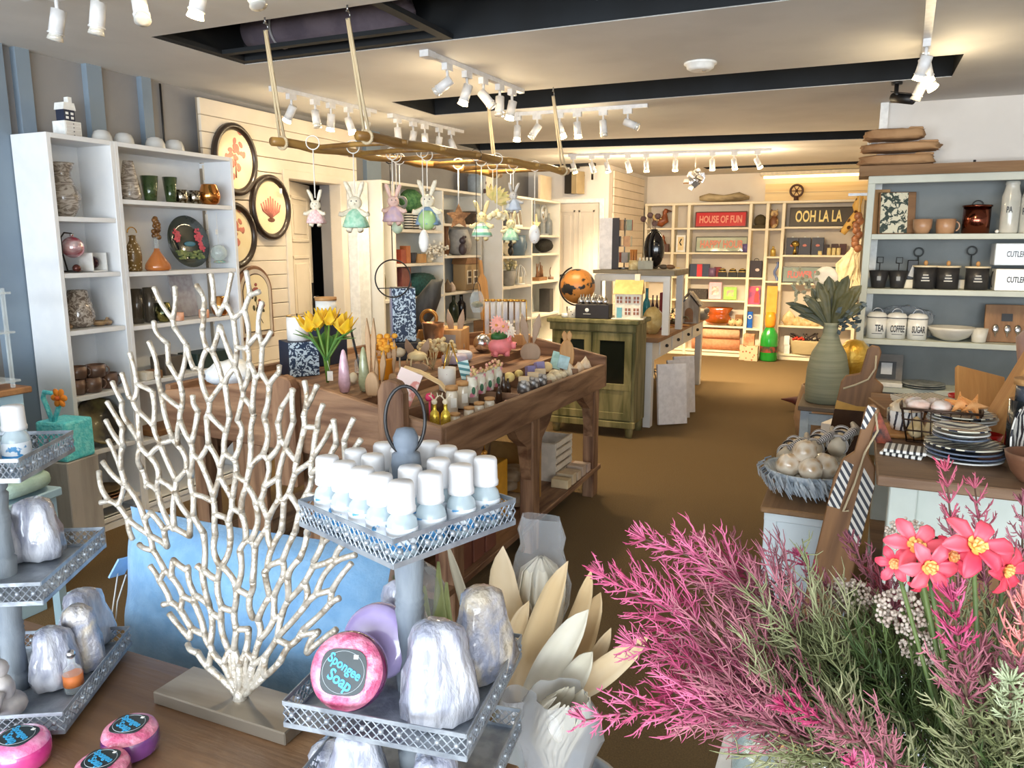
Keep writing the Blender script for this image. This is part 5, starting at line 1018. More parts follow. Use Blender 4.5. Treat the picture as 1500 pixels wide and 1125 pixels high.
for i in range(6): S('wood_chunk', 'brown wooden chunk lying in the dark wire basket', 'wood', MB().ell((0, 0, 0), (.05, .04, .035), 10, jit=.2, seed=i), MIDWOOD, (-1.72+.06*math.cos(i), 8+.06*math.sin(i*1.7), .055+.05*(i//3)), i, 'wooden chunks in the wire basket')
# things on the desk
XK = lambda px, Y_, z=.756: atY(px, z, Y_)
p = XK(955, 6.5); S('wicker_ball', 'cream knobbly gourd on the near end of the desk', 'gourd', MB().ell((0, 0, .11), (.085, .085, .12), 18, jit=.15, js=4), M('gourd', (206, 186, 130), .6, c2=(186, 158, 96), scale=16, bump=.4), p)
p = XK(978, 7.3); t = T('greenery_wreath', 'dusky green artificial foliage lying on the desk', 'foliage', p); m = MB()
for i in range(70):
    a = rnd.uniform(0, 6.28); r_ = rnd.uniform(.06, .16); c = Vector((r_*math.cos(a)*1.2, r_*math.sin(a), rnd.uniform(.02, .16))); d = Vector((rnd.gauss(0, 1), rnd.gauss(0, 1), rnd.gauss(.3, .7))).normalized()*.05
    m.leaf([c, c+d*.5, c+d], [.003, .016, .002], (0, 0, 1))
m.build('leaves', M('dusky_green', (78, 88, 70), .7, c2=(120, 116, 90), scale=18), t); MB().ring((0, 0, .03), .11, .012).build('twig_ring', plain((80, 60, 40)), t)
p = XK(972, 7.18); S('orange_cloth', 'rust and yellow leaf cloth draped on the desk top', 'cloth', MB().lathe([(0, .02), (.1, .016), (.2, .004), (.2, 0)], seg=30, fn=lambda a, z: 1+.25*math.sin(3*a)), M('autumn_cloth', (190, 140, 40), .8, c2=(110, 52, 24), scale=8), p+Vector((0, 0, .0)))
p = XK(1010, 7.6); t = T('birdhouse', 'rustic white birdhouse with a brown arched door on the desk', 'birdhouse', p, R(5))
MB().prism([(-.09, 0), (.09, 0), (.09, .16), (0, .27), (-.09, .16)], .16, ax='y').build('walls', M('chalk_wood', (206, 196, 180), .8, c2=(150, 140, 128), scale=14, stretch=(1, 1, .3)), t)
MB().box((-.06, 0, .235), (.17, .2, .014), rot=(0, R(-50), 0)).box((.06, 0, .235), (.17, .2, .014), rot=(0, R(50), 0)).build('roof', M('bark_roof', (190, 180, 164), .8, c2=(120, 108, 92), scale=20), t); MB().prism([(-.04, 0), (.04, 0), (.04, .09)]+[(.04*math.cos(PI*i/8), .09+.05*math.sin(PI*i/8)) for i in range(1, 8)]+[(-.04, .09)], .012, (0, -.082, .01), 'y').build('door', MIDWOOD, t)
p = XK(1028, 7.9); S('stone_bird', 'small grey stone bird beside the birdhouse', 'figurine', MB().ell((0, 0, .05), (.06, .04, .05), 14).ell((.045, 0, .1), .03, 10), plain((130, 124, 112), .8), p)
p = XK(1000, 8.0); bx('blue_book', 'blue book standing at the back of the desk by the birdhouse', 'book', plain((40, 80, 120)), p, (.08, .03, .2))
# riser table on the desk
t = T('riser_table', 'small white riser table with a grey wooden top on the desk', 'table', (0, 0, 0))
A = atY(874, 1.28, 6.45); B = atY(988, 1.28, 7.05)
GREYW = wood('grey_driftwood', (120, 108, 88), (150, 138, 114), 'x', 5)
MB().span((A.x-.02, 6.4, 1.265), (atY(934, 1.28, 6.4).x, 6.8, 1.295)).build('low_top', GREYW, t, bevel=.004); MB().span((atY(934, 1.28, 6.4).x, 6.4, 1.25), (atY(988, 1.28, 6.4).x, 7.0, 1.3)).build('long_top', GREYW, t, bevel=.004)
xr = atY(980, 1.28, 6.4).x
MB().span((A.x, 6.42, 1.2), (xr, 6.45, 1.262)).build('apron', DESK, t)
for x, y in ((A.x+.02, 6.44), (xr-.02, 6.44), (A.x+.02, 6.76), (xr-.02, 6.96)): MB().span((x-.028, y-.028, .756), (x+.028, y+.028, 1.25)).build('leg', DESK, t)
zt = 1.3015
p = atY(888, 1.2965, 6.6); t = T('sample_board', 'tall white display panel with a dark brown edge on the riser table', 'panel', p, R(20)); MB().box((-.01, 0, .22), (.11, .04, .44)).build('face', plain((236, 228, 222), .6), t); MB().box((.075, .0, .22), (.06, .05, .44)).build('edge', plain((44, 34, 28)), t)
p = atY(914, 1.2965, 6.7); t = T('card_carousel', 'wire card carousel holding little pictures on the riser table', 'card rack', p)
MB().cyl((0, 0, 0), .06, .015).tube([(0, 0, 0), (0, 0, .44)], .006, 6).ring((0, 0, .2), .055, .003).ring((0, 0, .42), .055, .003).build('rack', STEEL, t)
for i in range(5):
    for k in range(3): a = i*1.257+k*.3; MB().box((.06*math.cos(a), .06*math.sin(a), .1+.14*k), (.004, .055, .09), rz=a).build('card', plain(((196, 150, 110), (160, 170, 150), (200, 120, 100), (220, 210, 190), (140, 130, 120))[(i+k) % 5]), t)
p = atY(928, 1.2965, 6.5); t = T('brush_pot', 'cream pot packed with wooden handled brushes on the riser table', 'pot', p)
lat(TUMB, .085, .08).build('pot', M('cream_pot', (226, 208, 160), .5, c2=(196, 170, 116), scale=30), t)
for i in range(7): a = i*.9; r_ = .022 if i else 0; MB().tube([(r_*math.cos(a), r_*math.sin(a), .02), (r_*1.2*math.cos(a), r_*1.2*math.sin(a), .17)], .007, 8).build('brush', M('brush_wood', (190, 126, 62), .5, c2=(150, 92, 44), scale=8), t)
p = atY(945, zt, 6.55); t = T('bottle_crate', 'grey box of little cream topped bottles on the riser table', 'box', p, R(12)); MB().box((0, 0, .035), (.13, .1, .07)).build('box', plain((150, 146, 128)), t)
for i in range(4): MB().cyl((-.045+.03*i, -.02, .07), .01, .03, 8).build('cap', CREAMC, t)
p = atY(957, zt, 6.82); t = T('round_vase', 'glossy black disc vase holding dried flower heads', 'vase', p, R(-20))
MB().ell((0, 0, .165), (.1, .075, .165), 26).build('disc', plain((20, 18, 20), .15, coat=.4), t); m = MB(); hm = MB()
for dx, dz in ((-.12, .1), (-.05, .13), (.03, .12), (.0, .06)): e = Vector((dx, 0, .33+dz)); m.tube([(0, 0, .3), e], .004, 5); hm.ell(e, (.028, .025, .026), 10, jit=.3)
m.build('stems', plain((150, 130, 110)), t); hm.build('flower_heads', M('dried_brown', (120, 92, 84), .8, c2=(90, 64, 60), scale=30), t); MB().cyl((0, 0, .3), .03, .04, 12).build('neck', BLACK, t)
MB().ring((.02, 0, .165), .1, .012, 'x', sz=1.6).build('rim', BLACK, t)
for i, (px, c) in enumerate(((972, (80, 66, 48)), (982, (120, 84, 52)))): p = atY(px, zt, 6.6); S('wooden_heart', ('left', 'right')[i]+' dark wooden trinket at the right end of the riser table', 'trinket', MB().ell((0, 0, .02), (.04, .03, .02), 12, jit=.2), plain(c), p)
p = XK(946, 6.62); vs('teal_bottle', 'tall teal glass bottle under the riser table', 'bottle', plain((20, 110, 124), .15), p, .07, .38, BOTTLE)
p = XK(958, 6.7); bx('white_sack', 'white cloth bundle under the riser table', 'cloth', plain((220, 214, 204), .9), p, (.13, .12, .2), 0, None, .04)
p = XK(921, 6.55); bx('white_box', 'narrow white box under the riser table by the cottage roof', 'box', WHITE, p, (.07, .07, .4))
p = XK(971, 6.9); bx('red_book', 'dark red and white book under the right end of the riser table', 'book', plain((130, 40, 40)), p, (.05, .12, .33))
for i, px in enumerate((955, 961, 967)): p = XK(px, 6.95); vs('dark_jar', ('left', 'middle', 'right')[i]+' dark red jar in the row under the riser table', 'jar', plain((60, 26, 28), .3), p, .035, .3, BOTTLE)
# ---- back shelves
BSH = M('ivory_shelf_paint', (238, 226, 196), .5, c2=(242, 232, 205), scale=5); YF, YBK = 10.75, 10.96
cx = [atY(px, 2.04, YF).x for px in (947, 987, 1010, 1100.5, 1125.5, 1149, 1264)]
t = T('back_shelving', 'long ivory shelving along the back wall', 'shelving', (0, 0, 0))
for i, x in enumerate(cx): MB().span((x-.02, YF, 0), (x+.02, YBK, 2.04)).build('upright', BSH, t, bevel=.003)
MB().span((cx[0]-.02, YF-.01, 2.04), (cx[-1]+.02, YBK, 2.07)).build('top', BSH, t, bevel=.003); MB().span((cx[0], YBK-.01, 0), (cx[-1], YBK, 2.04)).build('back_panel', M('shelf_back_grey', (206, 194, 178), .6, c2=(212, 201, 186), scale=5), t)
lv = [1.74, 1.41, 1.08, .77, .42, .08]
cols = [lv, [1.74, 1.41, 1.08, .77, .08], lv, [1.72, 1.08, .72, .4, .08], [1.72, 1.36, 1.04, .08], [1.74, 1.38, 1.02, .46, .08]]
for i, zs in enumerate(cols):
    for z in zs: MB().span((cx[i]+.02, YF+.002, z-.025), (cx[i+1]-.02, YBK-.01, z)).build('shelf', BSH, t, bevel=.002)
MB().span((cx[0], YF+.02, 0), (cx[-1], YF+.04, .055)).build('plinth', BSH, t)
def BK(px, z, Y_=10.82): p = atY(px, z+.0015, Y_); return p, sc(p)
p, s = BK(966, 1.742); t = T('duck', 'brown wooden duck on the top left of the back shelves', 'figurine', p+Vector((.02, 0, .004)), R(0)); t.scale = (.86,)*3
DUCKM = M('duck_wood', (120, 62, 34), .4, c2=(150, 84, 46), scale=10); MB().tube([(-.14, 0, .17), (-.08, 0, .1), (.0, 0, .09), (.06, 0, .12), (.06, 0, .2), (.05, 0, .235), (.08, 0, .26), (.1, 0, .262)], [.008, .06, .088, .07, .036, .034, .045, .03], 14).build('body', DUCKM, t); MB().tube([(.1, 0, .262), (.17, 0, .25)], [.02, .005], 8).build('beak', plain((90, 48, 30)), t); MB().leaf([(.02, -.07, .12), (-.06, -.07, .15), (-.15, -.03, .2)], [.02, .05, .01], (0, -1, 0)).build('wing', plain((196, 170, 116)), t)
p, s = BK(971, 1.41); S('carved_bird', 'small brown carved bird on the second shelf at the far left', 'figurine', MB().lathe([(.03, 0), (.05, .06), (.045, .12), (.02, .17), (.025, .2), (0, .24)], seg=14), DUCKM, p)
for px, c, lab in ((975, (90, 60, 50), 'small maroon box in the second row at the far left of the back shelves'), (966, (226, 218, 200), 'small cream jar in the second row at the far left of the back shelves')):
    p, s = BK(px, 1.41, 10.79); bx('small_box', lab, 'box', plain(c), p, (.09 if px > 970 else .05, .06, .11))
p, s = BK(997, 1.41); t = T('letter_frame', 'narrow white frame with a dark key shape on the back shelves', 'frame', p); MB().box((0, 0, .115), (.13, .03, .23)).build('frame', WHITE, t, bevel=.003); MB().box((0, -.016, .115), (.08, .004, .18)).build('mount', plain((226, 206, 160)), t); MB().tube([(.01, -.02, .18), (-.015, -.02, .13), (.01, -.02, .09)], .008, 6).build('key_shape', BLACK, t)
p, s = BK(993, 1.08); S('yellow_ornament', 'yellow arched ornament in the narrow column of the back shelves', 'ornament', MB().ell((0, 0, .06), (.06, .03, .06), 14), plain((206, 176, 70), .4), p)
p, s = BK(996, .77); vs('figure', 'cream goblet figure in the narrow column of the back shelves', 'figurine', plain((206, 180, 130), .4), p, .1, .24, VASE)
def sign(label, px, z, w, h, face, words, tc, size, frame_c=(30, 34, 30), ext=.001, gloss=.08, wide=1.0, lean=9):
    p, s = BK(px, z, 10.80); t = T('sign', label, 'sign', p, 0, None, (R(-lean), 0, 0))
    MB().box((0, 0, h/2), (w, .025, h)).build('frame', plain(frame_c, .3), t, bevel=.003); MB().box((0, -.0135, h/2), (w-.03, .003, h-.03)).build('face', M('sign_face_%d' % px, face, gloss, c2=tuple(min(255, v+6) for v in face), scale=6, coat=1), t)
    text(words, size, tc, t, (-.05 if words == 'OOH LA LA' else 0, -.016-ext, h/2-.005), wide=wide, ext=ext, offset=.004); return t
sign('red framed sign reading HOUSE OF FUN on the back shelves', 1055, 1.74, .68, .21, (200, 44, 54), 'HOUSE OF FUN', plain((226, 150, 126), .5), .13, (90, 16, 20), wide=.62)
sign('grey green framed sign reading HAPPY HOUR on the back shelves', 1056, 1.41, .69, .21, (150, 162, 140), 'HAPPY HOUR', plain((214, 132, 110), .5), .14, wide=.66)
sign('grey blue framed sign reading FLOWER POWER low on the right of the back shelves', 1188, 1.02, .72, .21, (140, 156, 152), 'FLOWER POWER', plain((206, 96, 90), .5), .125, wide=.62)
t = sign('dark sign with cream letters OOH LA LA on the back shelves', 1204, 1.74, .80, .245, (66, 58, 46), 'OOH LA LA', plain((250, 226, 150), .4), .2, (56, 48, 38), .012, .5, .53)
p, s = BK(1092, 1.41, 10.785); vs('candle', 'purple candle standing before the grey green sign', 'candle', plain((96, 86, 140), .4), p, .085, .11, [(1, 0), (1, 1), (0, 1)])
p, s = BK(1025, 1.08); t = T('gift_set', 'navy gift box with a red bow panel on the back shelves', 'box', p, R(4)); MB().box((0, 0, .085), (.26, .12, .17)).build('box', plain((48, 58, 82)), t, bevel=.003); MB().box((0, -.062, .085), (.07, .004, .165)).build('bow_panel', plain((206, 50, 56)), t)
p, s = BK(1043, 1.08, 10.79); vs('candle', 'dusty purple candle tin beside the navy gift box', 'candle', plain((108, 84, 116), .4), p, .1, .12, [(1, 0), (1, 1), (0, 1)])
p, s = BK(1051, 1.08, 10.84); bx('maroon_box', 'maroon box behind the dusty purple candle tin', 'box', plain((126, 34, 44)), p, (.09, .08, .13))
for i, px in enumerate((1058, 1073, 1087)): p, s = BK(px, 1.08, 10.80); t = T('round_tin', ('left', 'middle', 'right')[i]+' black round topped tin on the third back shelf', 'tin', p); MB().box((0, 0, .03), (.11, .07, .06)).build('base', BLACK, t); MB().tube([(0, -.03, .07), (0, .03, .07)], .048, 16).build('tin', M('black_gold_tin', (40, 36, 30), .3, c2=(190, 160, 90), kind='rings', scale=10, lo=.7, hi=.8), t)
p, s = BK(1022, .77); bx('mosaic_box', 'dark floral box on the fourth back shelf', 'box', M('dark_floral', (58, 50, 44), .5, c2=(150, 130, 110), kind='voronoi', scale=40, lo=.15, hi=.13), p, (.26, .1, .14))
for px, c, c2, h, lab in ((1047, (232, 176, 190), (240, 222, 214), .23, 'pink photo frame on the fourth back shelf'), (1069, (150, 196, 80), (240, 206, 110), .17, 'lime green photo frame on the fourth back shelf')):
    p, s = BK(px, .77); t = T('photo_frame', lab, 'frame', p+Vector((0, 0, .004)), 0, None, (R(-10), 0, R(6))); MB().box((0, 0, h/2), (.17, .03, h)).build('frame', plain(c), t, bevel=.004); MB().box((0, -.017, h/2), (.09, .003, h*.5)).build('picture', M('pic_%d' % px, c2, .5, c2=(200, 150, 140), scale=20), t)
p, s = BK(1052, .42); t = T('amber_bowl', 'wide glossy amber vessel on the fifth back shelf', 'vase', p); MB().lathe([(.1, 0), (.19, .06), (.15, .13), (.14, .16), (.19, .24), (.17, .245), (.1, .16), (0, .05)], seg=28, sy_=.5).build('body', M('amber_glaze', (176, 76, 16), .15, c2=(110, 60, 14), scale=4, coat=.5), t)
for px, lab in ((1072, 'left spotted wooden ball on the fifth back shelf'), (1082, 'right spotted wooden ball on the fifth back shelf')): p, s = BK(px, .42, 10.79); S('wooden_ball', lab, 'ball', MB().ell((0, 0, .05), (.055, .05, .05), 14), M('spotted_wood', (206, 176, 130), .5, c2=(70, 44, 30), kind='voronoi', scale=16, lo=.36, hi=.3), p)
p, s = BK(1082, .42, 10.85); bx('brown_house', 'small brown wooden house behind the spotted balls', 'ornament', MIDWOOD, p, (.1, .06, .15))
for i, (z, c, r_) in enumerate(((.082, (214, 148, 110), .075), (.235, (226, 176, 140), .07))): p, s = BK(1048, z, 10.83); S('rolled_mat', ('lower', 'upper')[i]+' rolled peach mat on the bottom back shelf', 'mat', MB().tube([(-.32, 0, r_), (.32, .0, r_)], r_, 20).tube([(.321, 0, r_), (.322, 0, r_)], r_*.5, 12), M('peach_mat_%d' % i, c, .8, c2=tuple(v-14 for v in c), scale=30), p, 0)
for px, z, Y_, w, h, lab in ((1090, .0, 10.55, .12, .2, 'tan floral box on the floor before the back shelves'), (1100, .0, 10.5, .17, .2, 'pinkish floral box on the floor before the back shelves')): p = atY(px, .001, Y_); bx('floral_box', lab, 'box', M('floral_box_%d' % px, (206, 180, 146), .7, c2=(150, 90, 60), kind='voronoi', scale=24, lo=.3, hi=.26), p, (w, .12, h), rz=0)
p = atY(1097, .201, 10.52); bx('floral_tin', 'brown patterned tin on top of the floral boxes', 'tin', M('brown_tin', (170, 110, 76), .6, c2=(206, 150, 110), scale=14), p, (.14, .1, .15))
p, s = BK(1113, 1.72); S('felt_hat', 'small dark olive domed box on the back shelves', 'ornament', MB().ell((0, 0, .094), (.08, .06, .09), 14).box((0, 0, .023), (.16, .12, .04)), plain((70, 60, 36), .8), p)
t = T('gift_bag', 'black gift bag with a pale round seal on the back shelves', 'bag', BK(1107, 1.08)[0]); MB().box((0, 0, .11), (.15, .08, .22)).build('bag', plain((44, 28, 28), .4), t); MB().ell((.02, -.042, .1), (.028, .003, .02), 12).build('seal', plain((220, 196, 190)), t); MB().ring((0, 0, .22), .03, .004, 'y', a0=0, a1=PI).build('handle', BLACK, t)
p, s = BK(1104, .72); t = T('picture_block', 'colourful standing picture of a figure on the back shelves', 'picture', p, 0, None, (R(-8), 0, 0)); MB().box((0, 0, .12), (.15, .015, .24)).build('panel', M('pop_art', (214, 70, 110), .5, c2=(100, 40, 110), scale=7), t); MB().prism([(.0, .02), (.065, .02), (.06, .12), (.045, .17), (.02, .17), (.005, .12)], .004, (0, -.01, 0)).build('red_figure', plain((220, 50, 40)), t); MB().ell((.035, -.011, .2), (.02, .003, .025), 12).build('yellow_head', plain((240, 200, 100)), t)
p, s = BK(1098, .4); t = T('blue_bottle', 'bright blue printed bottle box on the back shelves', 'box', p); MB().box((0, 0, .11), (.07, .06, .22)).build('box', plain((30, 90, 180), .3), t, bevel=.006); MB().ring((0, -.033, .15), .022, .006, 'y').build('ring_mark', WHITE, t)
p, s = BK(1133, 1.72); S('owl_statue', 'brown and cream owl statue on the back shelves', 'figurine', MB().ell((0, 0, .08), (.06, .05, .085), 16).ell((0, 0, .185), (.05, .045, .05), 14).tube([(-.03, 0, .22), (-.04, 0, .25)], [.016, .002], 6).tube([(.03, 0, .22), (.04, 0, .25)], [.016, .002], 6), M('owl_paint', (120, 76, 44), .5, c2=(220, 190, 140), scale=11, lo=.48, hi=.55), p)
p, s = BK(1132, 1.36); vs('perfume', 'small gold perfume bottle on the back shelves', 'bottle', plain((200, 170, 90), .2, .5), p, .07, .13, BOTTLE)
p, s = BK(1136, 1.04); S('blue_twist', 'blue twisted ornament on the back shelves', 'ornament', MB().tube([(.02*math.cos(i*.9), .02*math.sin(i*.9), .03*i) for i in range(9)], .018, 8), M('blue_twist', (70, 100, 170), .4, c2=(150, 160, 190), kind='stripe', scale=14), p)
for i, px in enumerate((1160, 1178, 1197)):
    p, s = BK(px, 1.38); t = T('black_gift_bag', ('left', 'middle', 'right')[i]+' black gift bag in the row on the right back shelf', 'bag', p); MB().box((0, 0, .11), (.145, .08, .22)).build('bag', plain((34, 26, 26), .4), t, bevel=.002); MB().ell((0, -.042, .12), (.026, .003, .017), 12).build('seal', plain((196, 120, 110)), t); MB().ell((0, -.02, .225), .013, 8).build('bow', WHITE, t)
p, s = BK(1164, 1.38, 10.775); S('gold_flower_lamp', 'small brass flower on a dark stem before the black bags', 'ornament', MB().tube([(0, 0, 0), (0, 0, .1)], [.03, .012], 10).ell((.0, 0, .14), (.05, .03, .04), 14, jit=.3), M('brass_dark', (190, 160, 80), .3, .7, c2=(60, 46, 24), scale=12), p)
for i, (px, h) in enumerate(((1209, .13), (1222, .14), (1234, .14))): p, s = BK(px, 1.38, 10.83); bx('dark_box', ('left', 'middle', 'right')[i]+' small dark box beside the black gift bags', 'box', plain((50+10*i, 34, 30)), p, (.085, .06, h))
for i, px in enumerate((1201, 1214, 1221, 1228)): p, s = BK(px, 1.38, 10.775); vs('tealight_cup', ('first', 'second', 'third', 'fourth')[i]+' little cream votive cup before the dark boxes', 'votive', plain((214, 196, 140), .3), p, .05, .05 if i == 0 else .09, TUMB)
SHELLC = M('gold_shell', (196, 164, 110), .4, c2=(226, 204, 160), scale=14)
for i, (px, w, h) in enumerate(((1155, .16, .2), (1168, .14, .12), (1180, .2, .1), (1192, .16, .1))): p, s = BK(px, .46, 10.8); S('sea_shell', ('first', 'second', 'third', 'fourth')[i]+' large sea shell from the left low on the right back shelf', 'shell', MB().lathe([(w*.3, 0), (w*.5, h*.3), (w*.42, h*.6), (w*.2, h*.85), (0, h)], seg=16, fn=lambda a, z: 1+.2*math.sin(4*a+20*z), sy_=.45), SHELLC, p)
p, s = BK(1185, .08, 10.82); t = T('oval_basket', 'pale oval basket of dark sticks and red berries on the bottom back shelf', 'basket', p); MB().lathe([(.2, 0), (.22, .02), (.25, .17), (.25, .19), (.23, .19), (.2, .03), (0, .02)], seg=30, sy_=.45).build('basket', M('pale_wicker', (196, 178, 138), .8, c2=(176, 156, 116), kind='stripe', scale=30, rot=(0, R(90), 0)), t)
m = MB()
for i in range(16): m.tube([(rnd.uniform(-.2, .2), 0, .12), (rnd.uniform(-.26, .26), rnd.uniform(-.05, .02), rnd.uniform(.2, .29))], .012, 6)
m.build('sticks', plain((40, 28, 26)), t); m = MB()
for i in range(7): m.ell((-.2+.02*i, -.06, .2+.01*(i % 3)), .02, 8)
m.build('berries', plain((180, 50, 30), .4), t)
for i, z in enumerate((.08, .2)): p, s = BK(1150, z, 10.79); bx('white_tin', ('lower', 'upper')[i]+' little white tin stacked at the left of the oval basket', 'tin', WHITE, p+Vector((.02, 0, .0)), (.07, .06, .118))
# on top of the back shelves
p = atY(1060, 2.071, 10.85); S('driftwood', 'pale driftwood log lying on top of the back shelves', 'driftwood', MB().tube([(-.32, 0, .06), (-.2, 0, .07), (0, .01, .05), (.2, 0, .07), (.33, 0, .05)], [.03, .055, .045, .06, .02], 12), M('driftwood', (196, 176, 136), .8, c2=(120, 104, 76), scale=9, stretch=(.3, 1, 1)), p)
p = atY(1166, 2.071, 10.85); t = T('wheel_ornament', 'dark wooden wheel ornament standing on top of the back shelves', 'ornament', p); MB().ring((0, 0, .125), .075, .014, 'y').build('rim', plain((74, 44, 32), .5), t); MB().ell((0, 0, .125), .02, 10).build('hub', plain((74, 44, 32)), t)
for i in range(6): a = i*PI/3; MB().tube([(0, 0, .125), (.072*math.cos(a), 0, .125+.072*math.sin(a))], .006, 6).build('spoke', plain((90, 56, 40)), t)
MB().cyl((0, 0, 0), .03, .05, 10).build('foot', plain((74, 44, 32)), t)
# giant champagne bottle
p = fZ(1125, 523, 0.0); p.y = 10.6; p = atY(1125, 0, 10.58)
t = T('giant_bottle', 'giant green bottle with an orange foil neck and tall orange sleeve on the floor', 'bottle', p)
MB().lathe([(.1, 0), (.115, .02), (.115, .27), (.1, .36), (.06, .43), (.05, .45)], seg=26).build('body', M('bottle_green', (24, 130, 40), .2, c2=(34, 146, 52), scale=6, coat=.5), t); MB().lathe([(.052, .44), (.066, .48), (.068, .58), (.05, .64), (0, .645)], seg=20).build('foil', M('orange_foil', (224, 130, 20), .35, c2=(236, 150, 40), scale=10), t)
MB().box((.0, .03, .80), (.13, .03, .36)).build('sleeve', M('orange_card', (212, 152, 50), .5, c2=(222, 166, 66), scale=6), t); MB().lathe([(.1165, .12), (.1165, .2)], seg=26, closed=False).build('label', M('bottle_label', (40, 60, 40), .4, c2=(150, 60, 50), scale=14), t)
# hanging giraffe, strings of shells on the end of the back shelves
t = T('giraffe', 'spotted wooden giraffe hanging head and neck at the right of the back shelves', 'ornament', atY(1246, 1.6, 10.6), R(0)); GIR = M('giraffe_spots', (222, 180, 96), .5, c2=(90, 54, 26), kind='voronoi', scale=13, lo=.34, hi=.3)
MB().tube([(-.1, 0, .05), (0, 0, .2), (.06, 0, .3)], [.04, .05, .045], 12).build('neck', GIR, t); MB().tube([(.06, 0, .3), (.04, -.01, .38), (.08, -.02, .5), (.09, -.02, .53)], [.04, .05, .035, .02], 12).build('head', GIR, t); MB().tube([(.05, 0, .3), (.06, 0, .45)], .002, 5).build('cord', STRINGW, t)
t = T('dried_garland', 'string of brown pods and pale dried tassels hanging beside the grey shelves', 'garland', atY(1250, 1.1, 9.6)); m = MB(); m2 = MB()
for i in range(8): m.ell((.02*math.sin(i*2), 0, .72-.05*i), (.045, .04, .05), 10, jit=.2, seed=i)
for i in range(22): a = Vector((rnd.uniform(-.05, .05), 0, .38)); m2.leaf([a, a+Vector((rnd.uniform(-.14, .06), rnd.uniform(-.04, .04), -.2)), a+Vector((rnd.uniform(-.22, .1), 0, -.45))], [.01, .04, .006], (0, -1, 0))
m.build('pods', M('brown_pod', (96, 56, 34), .5, c2=(140, 90, 56), scale=14), t); m2.build('tassels', M('dry_husk', (206, 188, 146), .8, c2=(226, 212, 176), scale=14), t); MB().tube([(0, 0, .36), (0, 0, .95)], .004, 5).build('cord', ROPE, t); MB().box((.0, .02, .96), (.24, .03, .03)).build('hook_rail', STEEL, t)
# ================================================================== RIGHT: grey shelving, crockery table, vase bench, small cabinet
GSH = M('sage_grey_paint', (186, 190, 178), .5, c2=(194, 198, 186), scale=5); GBK = M('slate_back_panel', (112, 117, 116), .6, c2=(122, 127, 126), scale=4)
t = T('grey_shelving', 'tall sage grey shelving of kitchen tins against the right wall', 'shelving', (0, 0, 0))
xa, xb, ya, yb = .02, 1.45, 5.74, 6.03
for x in (xa, xb-.045): MB().span((x, ya, 0), (x+.045, yb, 1.93)).build('side_panel', GSH, t, bevel=.003)
MB().span((xa+.045, yb-.012, .0), (xb-.045, yb, 1.93)).build('back_panel', GBK, t)
for z in (.55, .875, 1.215, 1.575): MB().span((xa+.045, ya+.004, z-.035), (xb-.045, yb-.012, z)).build('shelf', GSH, t, bevel=.002)
MB().span((xa, ya-.004, 1.9), (xb, ya+.02, 1.95)).span((xa, ya, 1.936), (xb, yb, 1.95)).build('head_rail', GSH, t, bevel=.003)
MB().prism([(ya-.02, 1.95), (yb, 1.95), (yb, 2.01), (ya-.07, 2.01), (ya-.05, 1.98)], xb-xa+.12, ((xa+xb)/2, 0, 0), 'x').build('cornice', wood('cornice_wood', (134, 104, 76), (158, 126, 94), 'x'), t)
for x in (.62, 1.1): MB().cyl((x, ya+.02, 2.01), .008, .02, 8).build('screw', BLACK, t)
KR = M('kraft_bag', (150, 112, 76), .8, c2=(176, 138, 98), scale=6, bump=.3, bscale=14)
for i, (px, w, h, dz, rz, lab) in enumerate(((1312, 100, 17, 0, .05, 'bottom'), (1318, 104, 14, .088, -.04, 'middle'), (1308, 78, 17, .162, .1, 'top'))):
    p = atY(px, 2.012+dz, 5.82); s = sc(p); t = T('paper_bag', lab+' folded brown paper bag of the stack on the grey shelving', 'bag', p, rz)
    w, h = w*s, h*s*1.12; MB().ell((0, 0, h*.44), (w/2, .11, h*.40), 30, jit=.16, js=5, sq=.5, seed=i).build('body', KR, t)
    MB().prism([(w*.2, h*.76), (w*.47, h*.72), (w*.46, h*.9), (w*.24, h*.93)], .16, ax='y').build('folded_flap', KR, t, bevel=.004)
def GS(px, z, Y_=5.87): p = atY(px, z+.0015, Y_); return p, sc(p)
# top shelf
p, s = GS(1312, 1.575, 5.9); FLOB = M('floral_board', (226, 218, 190), .5, c2=(44, 60, 50), kind='noise', scale=26, lo=.5, hi=.54, dist=1.2, detail=2)
t = T('floral_board', 'wooden chopping board with a dark floral print on the grey shelving', 'board', p, R(12), None, (R(-8), 0, R(12))); MB().box((0, 0, .14), (.23, .02, .28)).build('board', MIDWOOD, t, bevel=.003); MB().box((-.02, -.0115, .14), (.17, .003, .27)).build('print', FLOB, t)
p, s = GS(1288, 1.575, 5.95); S('bread_board', 'pale wooden bread board behind the floral chopping board', 'board', MB().box((0, 0, .15), (.1, .02, .3)), OAK, p, rot=(R(-5), 0, R(10)))
TAN = M('tan_stoneware', (172, 130, 96), .35, c2=(186, 144, 108), scale=12, coat=.2)
p, s = GS(1350, 1.575, 5.84); vs('bowl', 'tan stoneware bowl beside the floral chopping board', 'bowl', TAN, p, 26*s, 21*s, [(.55, 0), (.7, .05), (.95, .4), (1, 1), (.93, 1), (.85, .4), (0, .1)])
p, s = GS(1384, 1.575, 5.84); mug('tan stoneware mug beside the tan bowl', p, 26*s, 21*s, TAN, 0)
